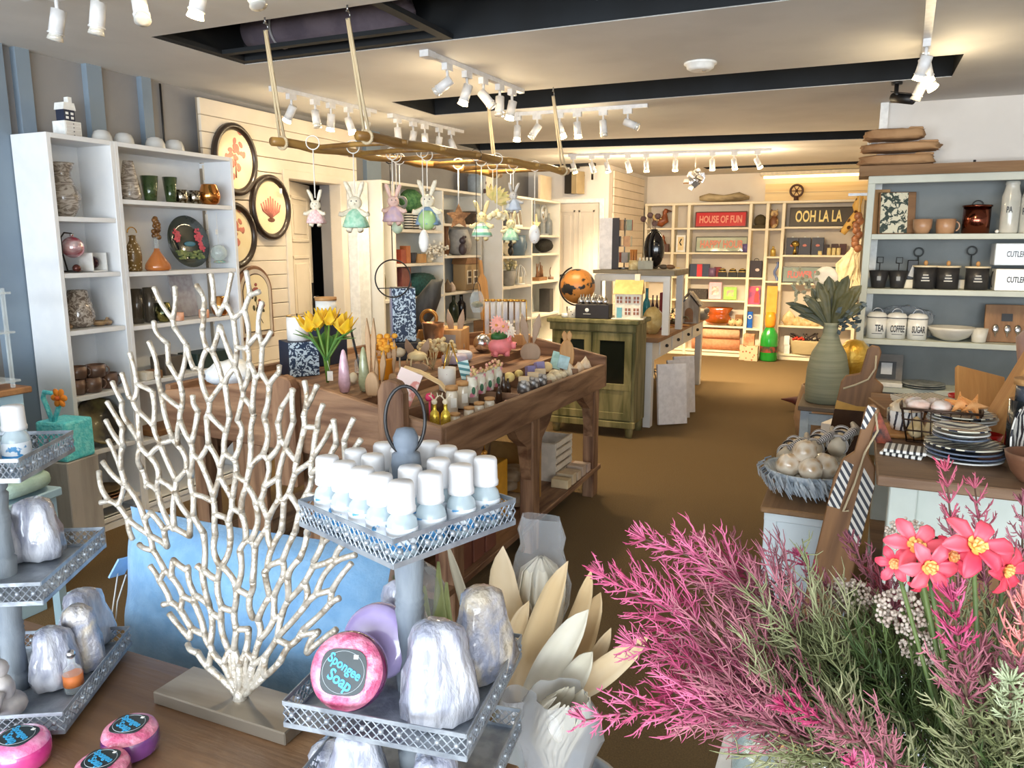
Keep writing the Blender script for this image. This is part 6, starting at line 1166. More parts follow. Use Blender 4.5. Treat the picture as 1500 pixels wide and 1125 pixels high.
p, s = GS(1428, 1.575); COP = M('copper_metal', (126, 70, 56), .16, 1, c2=(150, 88, 70), scale=4); t = T('canister', 'shiny copper canister with a handled lid on the grey shelving', 'canister', p); MB().cyl((0, 0, 0), 18*s, 38*s, 32).build('body', COP, t); MB().lathe([(19.5*s, 38*s), (19.5*s, 40.5*s), (0, 42*s)], seg=32).build('lid', COP, t); MB().ring((0, 0, 40*s), 7*s, 1*s, 'y', a0=0, a1=PI).build('handle', BLACK, t)
for px, w, h, words, lab, q in ((1476, 24, 74, 'PA', 'narrow glass pasta jar with black lettering on the grey shelving', 8), (1508, 33, 68, 'PASTA', 'wide white filled PASTA jar at the right edge of the top shelf', 9)):
    p, s = GS(px, 1.575, 5.85 if px < 1490 else 5.88); t = T('pasta_jar', lab, 'jar', p); vv = M('pasta_%d' % px, (206, 206, 196), .15, c2=(226, 222, 210), scale=8, alpha=.7, coat=.6)
    lat([(.95, 0), (1, .03), (1, .72), (.8, .84), (.72, .92), (.78, .94), (.78, 1), (0, 1)], w*s, h*s).build('glass', vv, t); text(words, q*s*1.5, BLACK, t, (-w*s*.12, -w*s*.52, h*s*.45), wide=.55, ext=.001, offset=.001)
p, s = GS(1460, 1.575, 5.82); S('glass_drop', 'tiny clear glass knob in front of the pasta jars', 'ornament', MB().ell((0, 0, .012), .012, 10), CERAMIC, p)
# second shelf
GRB = M('black_pot_enamel', (44, 42, 42), .4, c2=(54, 52, 52), scale=10)
for px, lab in ((1286, 'left black enamel pot with a square wire tag'), (1314, 'right black enamel pot with a square wire tag')):
    p, s = GS(px, 1.215); t = T('enamel_pot', lab, 'pot', p); lat(CUP, 27*s, 25*s).build('pot', GRB, t); q = 44*s; m = MB().tube([(0, 0, 4*s), (0, 0, 36*s)], .8*s, 6); m.tube([(-4*s, 0, 36*s), (4*s, 0, 36*s), (4*s, 0, 44*s), (-4*s, 0, 44*s), (-4*s, 0, 36*s)], .8*s, 6); m.build('wire_tag', BLACK, t); MB().box((0, -12.5*s, 14*s), (5*s, .002, 6*s)).build('mark', plain((150, 150, 146)), t)
p, s = GS(1334, 1.215, 5.94); t = T('boxed_tea', 'black bag of tea with a white label standing on a cream box', 'box', p); MB().box((0, 0, 6*s), (19*s, .1, 12*s)).build('cream_box', CREAMC, t); MB().box((0, 0, 26*s), (14*s, .06, 28*s)).build('bag', BLACK, t, bevel=.004); MB().box((1*s, -.032, 24*s), (8*s, .002, 16*s), rot=(0, .3, 0)).build('label', plain((206, 202, 196)), t)
for px, lab in ((1353, 'left'), (1386, 'middle'), (1429, 'right')):
    p, s = GS(px, 1.215); t = T('canister', lab+' black canister with a pale wood lid on the second grey shelf', 'canister', p); MB().cyl((0, 0, 0), 15*s, 31*s, 28).build('body', GRB, t); MB().cyl((0, 0, 31*s), 16.5*s, 2.4*s, 28).build('lid', plain((222, 206, 172)), t); MB().ell((0, 0, 37*s), (3*s, 3*s, 4*s), 10).build('knob', OAK, t)
    m = MB()
    for k in range(3): m.box((0, -15.2*s, (12+4*k)*s), ((11-2*k)*s, .002, 1.6*s))
    m.build('lettering', plain((190, 186, 176)), t)
for px, c, lab in ((1369, (206, 200, 186), 'little cream card between the left and middle black canisters'), (1406, (210, 200, 180), 'cream box between the middle and right black canisters')): p, s = GS(px, 1.215, 5.95); bx('small_box', lab, 'box', plain(c), p, (12*s, .05, 13*s))
for i, (px, Y_, sh) in enumerate(((1341, 5.98, 58), (1418, 5.98, 62))): p, s = GS(px, 1.215, Y_); S('wire_ornament', ('left', 'right')[i]+' dark wire ornament behind the black canisters', 'ornament', MB().tube([(0, 0, 0), (0, 0, sh*.8*s)], 1.2*s, 6).ring((0, 0, sh*.88*s), 6*s, 1*s, 'y'), plain((50, 54, 54)), p)
ENAM = M('white_enamel', (232, 230, 222), .25, c2=(238, 236, 229), scale=6, coat=.4)
for z, lab, bag, X_ in ((1.215, 'lower cream CUTLERY tin at the right edge of the second shelf', 0, 1491), (1.215+.160, 'upper CUTLERY tin wrapped in clear plastic on top of the other', 1, 1491)):
    p, s = GS(X_, z, 5.86); t = T('cutlery_tin', lab, 'tin', p); w, h = 66*s, 31.5*s
    MB().box((0, 0, h/2), (w, .18, h)).build('tin', ENAM if not bag else M('bluish_enamel', (206, 216, 226), .3, c2=(222, 228, 234), scale=6, coat=.4), t, bevel=.006, seg=2); text('CUTLERY', 11.5*s, BLACK, t, (-5*s, -.0925, h*.5), wide=.56, ext=.001, offset=.0012)
    if bag: MB().box((0, 0, h/2), (w*1.02, .19, h*1.0)).build('plastic_wrap', PLASTIC, t, bevel=.004)
    else: MB().ring((-w/2, 0, h*.5), .05, .004, 'x', a0=-1.5, a1=1.5).build('handle', BLACK, t)
# third shelf tins
for px, words, q in ((1298, 'TEA', 1), (1311, 'COFFEE', 0), (1341, 'SUGAR', 0)):
    px = {'TEA': 1282.5, 'COFFEE': 1311.5, 'SUGAR': 1342}[words]
    p, s = GS(px, .875, 5.85); t = T('storage_tin', 'white enamel tin lettered %s on the third grey shelf' % words, 'tin', p, R(4)); MB().cyl((0, 0, 0), 13.2*s, 30*s, 32).build('tin', ENAM, t)
    MB().lathe([(13.6*s, 30*s), (13.6*s, 32*s), (11*s, 36*s), (3*s, 38*s), (0, 38*s)], seg=32).build('lid', ENAM, t); MB().ring((0, 0, 30*s), 13.4*s, .5*s).build('rim_line', BLACK, t); MB().ring((0, 0, 36*s), 7*s, .8*s, 'y', a0=0, a1=PI).build('handle', STEEL, t)
    # lettering bent round the tin: short words, flat letters just off the surface
    text(words, 13.5*s, BLACK, t, (0 if words != 'TEA' else 2.5*s, -14*s, 14.5*s), wide=.40 if words != 'TEA' else .48, ext=.0008, offset=.0012); MB().box((0, -13.7*s, 7*s), (14*s, .001, .9*s)).build('small_print', plain((90, 90, 90)), t)
p, s = GS(1312, .875, 5.87); S('plastic_wrap', 'crumpled clear plastic draped behind the three lettered tins', 'wrapping', MB().ell((0, 0, 26*s), (42*s, .02, 19*s), 20, jit=.3, js=4), PLASTIC, p+Vector((.03, .105, 0)))
CRP = M('cream_crockery', (206, 200, 186), .35, c2=(216, 210, 197), scale=10, coat=.3)
p, s = GS(1392, .875, 5.86); vs('bowl', 'wide cream serving bowl beside the SUGAR tin', 'bowl', CRP, p, 62*s, 20*s, [(.35, 0), (.4, .03), (.75, .3), (.97, .8), (1, 1), (.95, 1), (.7, .4), (0, .15)])
p, s = GS(1433, .875, 5.83); vs('cup', 'small cream square cup right of the serving bowl', 'cup', CRP, p, 23*s, 20*s, [(.75, 0), (.8, .03), (1, 1), (.92, 1), (.72, .1), (0, .1)])
p, s = GS(1472, .875, 5.88); t = T('utensil_board', 'wooden board holding three small metal spoons on the third grey shelf', 'board', p, R(3), None, (R(-10), 0, R(3))); w, h = 56*s, 55*s
MB().box((0, 0, h/2), (w, .02, h)).build('board', wood('walnut_board', (124, 88, 56), (150, 110, 72), 'z'), t, bevel=.003); MB().box((0, -.012, h*.66), (w*.25, .004, h*.2)).build('label', BLACK, t)
for x in (-.25, .02, .25): MB().tube([(x*w, -.018, h*.15), (x*w, -.018, h*.45)], .005, 6).ell((x*w, -.02, h*.35), (.02, .008, .03), 10).build('spoon', SILVER, t)
# bottom shelf
p, s = GS(1290, .55, 5.93); t = T('dark_tray', 'grey framed picture tray on the bottom grey shelf', 'tray', p, 0, None, (R(-8), 0, 0)); MB().box((0, 0, .1), (.26, .02, .2)).build('frame', plain((110, 104, 98)), t); MB().box((.01, -.012, .09), (.16, .003, .12)).build('picture', plain((60, 62, 64)), t); MB().box((.03, -.014, .1), (.07, .003, .08)).build('white_patch', plain((206, 208, 212)), t)
p, s = GS(1297, .55, 5.8); bx('white_dish', 'flat white rectangular dish on the bottom grey shelf', 'dish', CERAMIC, p, (.2, .12, .03))
PLT = M('grey_pattern_plate', (176, 178, 172), .3, c2=(120, 124, 120), kind='noise', scale=16, coat=.3)
for i in range(2): p, s = GS(1352, .55+.014*i, 5.845); S('plate', ('lower', 'upper')[i]+' grey patterned plate on the bottom grey shelf', 'plate', MB().lathe([(.05, 0), (.07, .001), (.135, .012), (.134, .015), (.07, .004), (0, .004)], seg=32), PLT, p)
RED = M('red_glaze', (206, 22, 20), .2, c2=(220, 34, 30), scale=6, coat=.5)
p = fZ(1426, 586, .8); vs('pot', 'tall red glazed pot at the back of the crockery table', 'pot', RED, atY(1427, .8015, 3.97), .105, .13, [(.7, 0), (.8, .03), (.95, .9), (1.03, .92), (1.03, 1), (.9, 1), (.75, .1), (0, .1)])
vs('bowl', 'small red glazed bowl left of the tall red pot', 'bowl', RED, atY(1405, .8015, 3.83), .1, .055, CUP)
# ---- crockery table
TTOP = wood('grey_brown_top', (112, 84, 62), (146, 116, 88), 'x', 4); LEGP = M('pale_sage_paint', (196, 204, 196), .5, c2=(206, 213, 206), scale=5)
t = T('crockery_table', 'brown topped table with pale sage legs laden with crockery', 'table', (0, 0, 0))
MB().span((.10, 2.56, .765), (1.5, 4.05, .80)).build('top', TTOP, t, bevel=.004)
for x, y in ((.15, 2.62), (1.42, 2.62), (.15, 3.98), (1.42, 3.98)): MB().box((x+.03, y+.03, .3825), (.08, .08, .765)).build('leg', LEGP, t, bevel=.004)
MB().span((.22, 2.635, .6), (1.42, 2.66, .765)).span((.165, 2.73, .6), (.19, 3.97, .765)).build('apron', LEGP, t, bevel=.003)
MB().span((.14, 2.62, .16), (1.48, 4.03, .19)).build('lower_shelf', TTOP, t)
bx('brown_crate', 'plain brown box on the shelf under the crockery table', 'box', plain((126, 88, 52)), (.45, 2.85, .1915), (.3, .3, .4))
bx('black_crate', 'dark box on the shelf beside the plain brown box', 'box', plain((34, 30, 30)), (.8, 2.9, .1915), (.3, .3, .38))
def RT(px, py, z=.8): p = fZ(px, py, z+.0012); return p, sc(p)
BWP = M('black_cream_brush', (226, 222, 200), .25, c2=(36, 44, 64), kind='wave', scale=11, dist=5, detail=2, lo=.5, hi=.56, coat=.4); BLUEP = M('slate_blue_plate', (92, 104, 126), .25, c2=(110, 122, 142), scale=8, coat=.4); WPL = M('white_plate_edge', (206, 206, 200), .3, c2=(214, 214, 208), scale=8)
PPROF = [(.45, 0), (.5, .002), (.86, .014), (1, .017), (.995, .021), (.86, .019), (.5, .008), (0, .008)]
def plates(px, py, n, r, labs, dz, mats, cat='plate', z=.8, grp=None, name='plate'):
    p, s = RT(px, py, z)
    for i in range(n): S(name, labs % ('bottom', 'second', 'third', 'fourth', 'fifth')[i] if i < n-1 else labs % 'top', cat, MB().lathe([(q*r, z_) for q, z_ in PPROF], seg=40), mats[i % len(mats)] if i < n-1 else mats[-1], p+Vector((.004*math.sin(i*2), .004*math.cos(i*2), dz*i)), i*.7)
    return p, s
p, s = RT(1410, 676); rb = 52*s
plates(1410, 676, 4, rb, '%s large plate of the striped plate stack at the table front', .0145, [WPL, BLUEP, BLUEP, BWP])
pz = p+Vector((-.012, .01, .0145*3+.0225))
for i in range(3): S('side_plate', ('bottom', 'middle', 'top')[i]+' small plate on the striped plate stack at the table front', 'plate', MB().lathe([(q*rb*.72, z_) for q, z_ in PPROF], seg=40), (BLUEP, WPL, BWP)[i], pz+Vector((0, 0, .0145*i)), i*.8)
p, s = RT(1407, 622); vs('bowl', 'lower cream ribbed bowl of the stack behind the wire basket', 'bowl', CRP, p, 80*s, 24*s, BOWL)
plates(1407, 622, 3, 41*s, '%s black brushed plate stacked on the cream ribbed bowl', .012, [WPL, WPL, BWP], z=.8+26*s)
p, s = RT(1323, 666); STRC = M('black_white_lines', (236, 234, 226), .4, c2=(40, 40, 44), kind='stripe', scale=16, lo=.6, hi=.66)
for i in range(2): S('coaster', ('lower', 'upper')[i]+' striped square coaster on the crockery table corner', 'coaster', MB().box((0, 0, .006), (.13, .1, .011)), STRC, p+Vector((.006*i, .004*i, .0125*i)), R(-14+8*i), bevel=.003)
# wire basket with shells
p, s = RT(1375, 650); t = T('wire_basket', 'rusty wire basket filled with shells and starfish', 'basket', p+Vector((0, .05, 0)), R(-4)); m = MB(); bw, bd, bh = .125, .09, .12
def rrect(w, d, z): return [(-w, -d, z), (0, -d*1.06, z), (w, -d, z), (w*1.04, 0, z), (w, d, z), (0, d*1.06, z), (-w, d, z), (-w*1.04, 0, z), (-w, -d, z)]
WIRE = plain((70, 52, 40), .4, .5)
for z, k in ((.004, .8), (.045, .87), (.085, .94), (.125, 1)): m.tube(rrect(bw*k, bd*k, z), .003 if z < .12 else .005, 6)
for i in range(9):
    f = -1+i/4
    for q in (-1, 1): m.tube([(f*bw*.8, q*bd*.8, .004), (f*bw, q*bd, .125)], .002, 5); m.tube([(q*bw*.8, f*bd*.8, .004), (q*bw, f*bd, .125)], .002, 5)
m.build('wire', WIRE, t)
CN = ['first', 'second', 'third', 'fourth', 'fifth', 'sixth', 'seventh', 'eighth', 'ninth', 'tenth']
SHW = M('pinkish_shell', (226, 200, 180), .45, c2=(206, 160, 130), scale=20, bump=.3)
k = 0
for ix in range(4):
    for iy in range(2):
        q = t.location+Vector((-.075+.05*ix, -.038+.076*iy, .012)); S('sea_shell', '%s spiral shell inside the rusty wire basket' % CN[k], 'shell', MB().lathe([(.012, 0), (.03, .012), (.034, .03), (.02, .055), (.008, .075), (0, .08)], seg=14, fn=lambda a, z: 1+.18*math.sin(3*a+60*z)), SHW if k % 2 else SHELLC, q, k, 'shells in the wire basket')
        bpy.context.scene.objects[-1] if False else None; k += 1
for i, (dx, dy, rr, c) in enumerate(((-.075, -.03, .038, 0), (-.0, -.03, .042, 0), (-.02, .04, .034, 0), (.08, .035, .03, 0), (-.085, .045, .032, 0))): S('fan_shell', CN[i]+' white shell heaped on top in the wire basket', 'shell', MB().ell((0, 0, .0), (rr, rr*.8, rr*.6), 16, jit=.35, js=4, seed=i), M('white_pink_shell', (236, 222, 212), .5, c2=(222, 186, 166), scale=16), t.location+Vector((dx, dy, .13)), i)
for i, (dx, dy) in enumerate(((.055, -.03), (.095, -.04))): S('starfish', ('left', 'right')[i]+' orange starfish poking out of the wire basket', 'starfish', MB().prism([((.05 if j % 2 == 0 else .016)*math.sin(j*PI/5), (.05 if j % 2 == 0 else .016)*math.cos(j*PI/5)) for j in range(10)], .014), M('orange_starfish', (216, 140, 70), .7, c2=(232, 170, 110), scale=40, bump=.5), t.location+Vector((dx, dy, .145)), rot=(R(-40), R(20*i), 0))
# bowl on wooden board with shell bag
p, s = RT(1318, 636); t = T('serving_board', 'rounded wooden serving board under the white patterned bowl', 'board', p, R(5)); MB().box((0, .02, .009), (.17, .2, .018)).build('board', wood('honey_board', (186, 128, 68), (206, 150, 86), 'y'), t, bevel=.008, seg=2)
p2 = p+Vector((.012, .01, .0185)); vs('bowl', 'small white bowl with a black brushed rim on the serving board', 'bowl', M('white_brush_bowl', (234, 232, 226), .25, c2=(60, 60, 70), kind='wave', scale=14, dist=4, lo=.72, hi=.76, coat=.4), p2, .125, .075, [(.6, 0), (.7, .03), (.95, .4), (1, 1), (.93, 1), (.85, .35), (0, .1)])
S('shell_bag', 'clear bag of cream shells heaped in the white patterned bowl', 'bag', MB().ell((0, 0, .04), (.052, .052, .045), 16, jit=.35, js=5).ell((.02, .01, .075), (.035, .03, .02), 12, jit=.3), M('bagged_shells', (220, 190, 150), .25, c2=(238, 222, 196), kind='voronoi', scale=30, coat=.8), p2+Vector((0, 0, .03)))
for i in range(3): S('napkin', ('bottom', 'middle', 'top')[i]+' striped napkin of the pile at the back of the crockery table', 'napkin', MB().box((0, 0, .005), (.2, .15, .009)), M('striped_linen', (236, 226, 206), .8, c2=(60, 54, 54), kind='stripe', scale=15, lo=.72, hi=.8), atY(1352, .8415+.0105*i, 3.62), R(20+6*i), None, None)
p = atY(1345, .8012, 3.62); S('slate_board', 'dark wooden tray under the striped napkins', 'tray', MB().box((0, 0, .019), (.34, .26, .038)), MIDWOOD, p, R(14), None, None, .004)
t = T('wedge_board', 'brown board propped on its edge behind the brushed plates', 'board', atY(1436, .815, 3.62), 0, None, (R(-40), R(14), R(16))); MB().box((0, 0, .11), (.2, .025, .2)).build('board', wood('honey_board', (186, 128, 68), (206, 150, 86), 'z'), t, bevel=.005)
pa, pt = RT(1455, 668)[0], None
q0 = Vector((.70, 3.18, .802)); q0 = fZ(1449, 640, .818)
t = T('leaning_plank', 'long honey coloured plank leaning up to the right on the crockery table', 'board', q0, 0, None, (0, R(23), R(8))); MB().box((0, 0, .27), (.075, .1, .54)).build('plank', wood('honey_board', (186, 128, 68), (206, 150, 86), 'z'), t, bevel=.006)
S('plank_stand', 'dark wooden block behind the leaning honey plank', 'block', MB().box((0, 0, .1), (.1, .08, .2)), MIDWOOD, q0+Vector((.2, .16, -.016)))
t = T('shell_vase', 'pinkish tapering vase with a cream rim at the right edge', 'vase', atY(1506, .802, 3.55), 0); lat([(.4, 0), (.45, .02), (.5, .3), (.8, .6), (.95, .78), (.6, .86), (.7, 1), (.6, 1), (.5, .86), (0, .8)], .16, .44).build('body', M('pink_glaze', (206, 160, 130), .3, c2=(150, 120, 120), scale=6, coat=.3), t); MB().ring((.03, 0, .44), .05, .014, 'y').build('rim', CREAMC, t)
p, s = RT(1455, 668); vs('bowl', 'small red bowl beside the striped plate stack', 'bowl', RED, p+Vector((.0, .12, 0)), .085, .05, CUP)
vs('bowl', 'flat red dish behind the striped plate stack', 'bowl', RED, p+Vector((-.05, .17, 0)), .08, .025, CUP)
t = T('black_canister', 'tall dark glass canister at the right edge of the crockery table', 'canister', atY(1502, .802, 2.95)); MB().cyl((0, 0, 0), .065, .2, 28).build('glass', plain((40, 44, 46), .12, 0, .5), t); MB().cyl((0, 0, .2), .05, .05, 24).build('neck', plain((70, 76, 84), .15), t); MB().cyl((0, 0, .25), .058, .02, 24).build('lid', OAK, t)
t = T('platter', 'black and white swirl platter standing at the right edge', 'plate', atY(1484, .802, 2.82), 0, None, (R(0), R(0), R(62))); MB().lathe([(0, 0), (.07, .004), (.1, .016), (.098, .02), (.07, .008), (0, .005)], seg=36).build('dish', M('swirl_black', (226, 224, 216), .25, c2=(24, 30, 44), kind='wave', scale=9, dist=8, lo=.46, hi=.5, coat=.4), t, (0, 0, .1), (R(86), 0, 0))
S('brown_pot', 'plain brown bowl at the bottom right corner of the crockery table', 'bowl', lat(BOWL, .16, .09), plain((120, 82, 60), .5), atY(1512, .802, 2.66))
# ---- small cabinet, nest, ornaments, boards
CABW = M('cool_white_paint', (206, 218, 224), .5, c2=(214, 225, 230), scale=5); ZC = .47
t = T('low_cabinet', 'low cool white cabinet with a brown top beside the crockery table', 'cabinet', (0, 0, 0)); xa, xb, ya, yb = -.275, .04, 3.12, 3.70
MB().span((xa, ya+.012, .06), (xb, yb, ZC-.025)).build('carcase', CABW, t, bevel=.004); MB().span((xa-.015, ya-.02, ZC-.025), (xb+.02, yb+.02, ZC)).build('top', wood('cabinet_top', (124, 92, 60), (152, 116, 78), 'y'), t, bevel=.005)
MB().span((xa, ya, .1), (xa+.05, ya+.014, ZC-.025)).span((xb-.05, ya, .1), (xb, ya+.014, ZC-.025)).span((xa, ya, .1), (xb, ya+.014, .15)).span((xa, ya, ZC-.06), (xb, ya+.014, ZC-.025)).build('door_frame', CABW, t, bevel=.003); MB().span((xa-.008, ya-.006, 0), (xb+.008, yb, .09)).build('plinth', CABW, t, bevel=.008)
p = Vector((-.13, 3.36, ZC+.0012)); t = T('nest_bowl', 'shaggy grey feathered bowl holding glass balls on the low cabinet', 'bowl', p); m = MB()
FEA = M('grey_feather', (150, 164, 178), .85, c2=(206, 214, 220), kind='noise', scale=26, stretch=(1, 1, .4), lo=.4, hi=.62)
m.lathe([(.07, 0), (.1, .01), (.155, .07), (.18, .11), (.165, .11), (.13, .05), (.06, .025), (0, .02)], seg=40); m.build('bowl', FEA, t); m = MB()
for i in range(230):
    a = rnd.uniform(0, 6.283); z0 = rnd.uniform(.05, .118); r0 = .1+.08*(z0-.01)/.1; d = Vector((math.cos(a), math.sin(a), 0)); tw = Vector((-d.y, d.x, 0))
    m.leaf([d*r0+Vector((0, 0, z0)), d*(r0+.022)+tw*.012+Vector((0, 0, z0-.012)), d*(r0+.012)+tw*.03+Vector((0, 0, z0-.05))], [.003, .006, .001], d, .1)
m.build('feathers', FEA, t)
for i, (dx, dy, r) in enumerate(((-.08, -.02, .052), (.01, -.05, .05), (.06, .03, .055), (-.03, .06, .055), (-.02, 0, .05))): S('shell_ball', ('left', 'front', 'right', 'rear', 'topmost')[i]+' cellophane wrapped shell ball in the feathered bowl', 'ball', MB().ell((0, 0, 0), r, 18, jit=.2, js=4, seed=i), M('wrapped_shell', (206, 172, 130), .18, c2=(240, 226, 206), kind='voronoi', scale=22, lo=.1, hi=.5, coat=1), p+Vector((dx, dy, .115 if i < 4 else .175)))
for i, (dx, dy, dz) in enumerate(((-.09, .235, .09), (.02, .25, .16), (.11, .235, .22))):
    t = T('scroll_ornament', ('left', 'front', 'right')[i]+' white scroll tied with black and silver cord on the low cabinet', 'ornament', Vector((-.13+dx, 3.36+dy, ZC+.0015)), R(66+6*i))
    MB().tube([(-.06, 0, .045+dz*.5), (.06, 0, .08+dz*.5)], .036, 18).build('scroll', M('scroll_cream', (222, 208, 182), .6, c2=(232, 220, 198), scale=10), t); m = MB()
    for k in range(3): m.ring((-.035+.035*k, 0, .06+.014*k+dz*.5), .042, .006, 'x')
    m.build('cord', M('black_silver_cord', (40, 38, 42), .4, c2=(220, 216, 214), kind='stripe', scale=60), t); MB().tube([(0, 0, 0), (0, 0, .03+dz*.5)], .03, 10).build('foot', M('scroll_cream'), t)
    MB().tube([(-.08, -.03, .1+dz*.5), (-.04, -.06, .13+dz*.5), (.03, -.06, .12+dz*.5), (.08, -.03, .14+dz*.5)], [.012, .02, .02, .01], 10).build('braid', MATS['black_silver_cord'], t)
TEAK = wood('teak', (108, 74, 46), (152, 110, 70), 'z', 5)
q = atY(1250, .0015, 3.9); t = T('paddle_board', 'broad brown paddle board with a rope loop leaning beyond the low cabinet', 'board', atY(1249, .62, 4.13), 0, None, (0, R(8), 0)); w = 27*.0036
MB().prism([(-w, -.6), (w, -.6), (w, .14), (w*.98, .22), (.05, .25), (.05, .38), (.035, .405), (-.0, .405), (-.015, .38), (-.02, .26), (-w*.85, .235), (-w, .2)], .025).build('board', TEAK, t, bevel=.005)
MB().prism([(-w, .06), (w, .085), (w, .11), (0, .095), (-w, .105)], .028).build('ochre_band', plain((190, 140, 50), .4), t); MB().prism([(-w, -.59), (w, -.59), (w, .085), (-w, .06)], .027).build('dark_panel', plain((62, 40, 26), .2), t)
MB().tube([(.03, -.015, .36), (.04, -.03, .3), (.02, -.03, .24), (-.03, -.02, .2), (-.08, -.02, .17)], .005, 6).build('rope_loop', ROPE, t)
q0 = fY(1212, 860, 2.88); q1 = fY(1277, 586, 2.96); d = q1-q0; L_ = d.length; k0 = q0.z/d.z*L_; base = q0-d.normalized()*(k0/1.0) if False else q0-d*(q0.z-.004)/d.z
L_ = (q1-base).length; ang = math.atan2(d.x, d.z)
t = T('striped_board', 'long teak paddle with black and white stripes at the handle leaning on the crockery table', 'board', base, 0, None, (R(-2), ang, R(-6))); s = sc(q0)
w = 27*s; hz = 75*s
MB().prism([(-w, 0), (w, 0), (w, L_-hz*1.55), (w*.8, L_-hz*1.15), (9*s, L_-hz*.95), (8*s, L_-hz*.55), (10*s, L_-8*s), (0, L_), (-9*s, L_-8*s), (-8*s, L_-hz*.55), (-9*s, L_-hz*.95), (-w*.8, L_-hz*1.15), (-w, L_-hz*1.55)], .022).build('board', TEAK, t, bevel=.004)
BWST = M('diagonal_black_white', (226, 222, 214), .5, c2=(52, 54, 64), kind='stripe', scale=16, lo=.46, hi=.54, rot=(0, R(40), 0))
MB().prism([(-8*s, L_-hz*.5), (-2*s, L_-hz*.5), (6*s, L_-5*s), (-6*s, L_-4*s)], .024).prism([(-w*.98, L_-hz*2.1), (-w*.35, L_-hz*2.1), (-w*.2, L_-hz*1.2), (-w*.7, L_-hz*1.16)], .024).prism([(w*.3, L_-hz*2.5), (w*.98, L_-hz*2.7), (w*.98, L_-hz*1.5), (w*.3, L_-hz*1.2)], .024).build('striped_inlay', BWST, t)
MB().tube([(6*s, -.02, L_-12*s), (14*s, -.03, L_-hz*.45), (5*s, -.03, L_-hz*.9), (2*s, -.03, L_-hz*1.5), (-4*s, -.03, L_-hz*2.1), (3*s, -.03, L_-hz*2.05)], 1.6*s, 6).build('rope_loop', ROPE, t)
S('picture_card', 'red and dark printed card standing behind the striped paddle', 'card', MB().box((0, 0, .0), (.05, .012, .12), rot=(0, R(-25), 0)), M('red_print', (190, 90, 60), .6, c2=(60, 44, 40), scale=20), fY(1288, 630, 3.0)+Vector((.0, 0, 0)))
# ---- bench with the tall vase of leaves
t = T('bench', 'small blue grey bench with a dark top carrying the tall vase', 'bench', (0, 0, 0)); MB().span((-.28, 5.0, .49), (.0, 5.45, .52)).build('seat', plain((78, 66, 54)), t, bevel=.004); 
for x, y in ((-.24, 5.05), (-.04, 5.05), (-.24, 5.4), (-.04, 5.4)): MB().box((x, y, .245), (.05, .05, .49)).build('leg', plain((150, 164, 176)), t)
MB().span((-.215, 5.03, .4), (-.065, 5.05, .47)).build('apron', plain((150, 164, 176)), t)
bx('white_carton', 'white carton standing beside the blue grey bench', 'carton', M('carton_white', (214, 206, 196), .6, c2=(222, 214, 206), scale=6), (.0, 4.8, 0), (.22, .18, .48), R(-20))
p = Vector((-.13, 5.2, .5215)); s = sc(p)
t = T('floor_vase', 'tall sage green stoneware vase on the blue grey bench', 'vase', p); lat([(.9, 0), (.97, .02), (1, .2), (.97, .42), (.8, .62), (.5, .76), (.36, .86), (.33, .97), (.36, 1), (.3, 1), (.28, .9), (0, .85)], 59*s, 116*s, 36).build('body', M('sage_stoneware', (116, 120, 100), .6, c2=(130, 132, 112), kind='noise', scale=8, stretch=(.4, .4, 8), bump=.2), t)
LV = M('big_leaf', (56, 60, 32), .5, c2=(94, 88, 50), scale=5, bump=.2); t2 = T('leaf_bouquet', 'bunch of big olive green leaves standing in the tall sage vase', 'artificial leaves', p+Vector((0, 0, 112*s)))
for (dx, dz, w, up) in ((-22, 62, 9, 0), (-8, 70, 10, .3), (-40, 40, 8, 0), (18, 72, 10, -.2), (36, 58, 11, 0), (-58, 24, 7, .2), (-45, 12, 6, .1), (4, 64, 11, .4), (26, 50, 10, -.3), (-30, 52, 9, .2), (-64, 30, 6, .2), (44, 30, 8, 0)):
    e = Vector((dx*s, (up-.1)*30*s, dz*s)); MB().leaf([(0, 0, -8*s), e*.3, e*.6+Vector((0, 0, 4*s)), e*.85+Vector((0, 0, 3*s)), e], [1.2*s, w*s*.6, w*s, w*s*.65, .5*s], (0, -1, .2), .35).build('leaf', LV, t2)
m = MB()
for i in range(50):
    c = Vector((rnd.uniform(4, 38)*s, rnd.uniform(-14, 14)*s, rnd.uniform(-8, 34)*s)); d = Vector((rnd.gauss(.4, .6), rnd.gauss(0, .6), rnd.gauss(.2, .6))).normalized()*9*s; m.leaf([c, c+d*.5, c+d], [.4*s, 3*s, .3*s], (0, -1, 0))
m.build('blue_foliage', M('blue_grey_leaf', (84, 96, 100), .6, c2=(58, 70, 72), scale=14), t2); m = MB()
for i in range(40):
    c = Vector((rnd.uniform(-52, -14)*s, rnd.uniform(-10, 10)*s, rnd.uniform(30, 76)*s)); d = Vector((rnd.gauss(-.4, .6), rnd.gauss(0, .6), rnd.gauss(.2, .6))).normalized()*9*s; m.leaf([c, c+d*.5, c+d], [.4*s, 2.6*s, .3*s], (0, -1, 0))
m.build('pale_foliage', M('pale_leaf', (176, 168, 136), .6, c2=(132, 130, 104), scale=14), t2)
MB().ell((-12*s, 10*s, 66*s), (17*s, 4*s, 18*s), 16).build('pale_disc_leaf', plain((214, 200, 176), .6), t2)
S('gold_pod', 'golden foil pod hanging behind the tall sage vase', 'pod', MB().lathe([(0, 0), (.05, .05), (.1, .16), (.1, .26), (.05, .32), (0, .33)], seg=20, fn=lambda a, z: 1+.08*math.sin(6*a)), M('gold_foil', (196, 150, 50), .3, .6, c2=(226, 190, 96), scale=9, bump=.4), atY(1247, .56, 5.55))
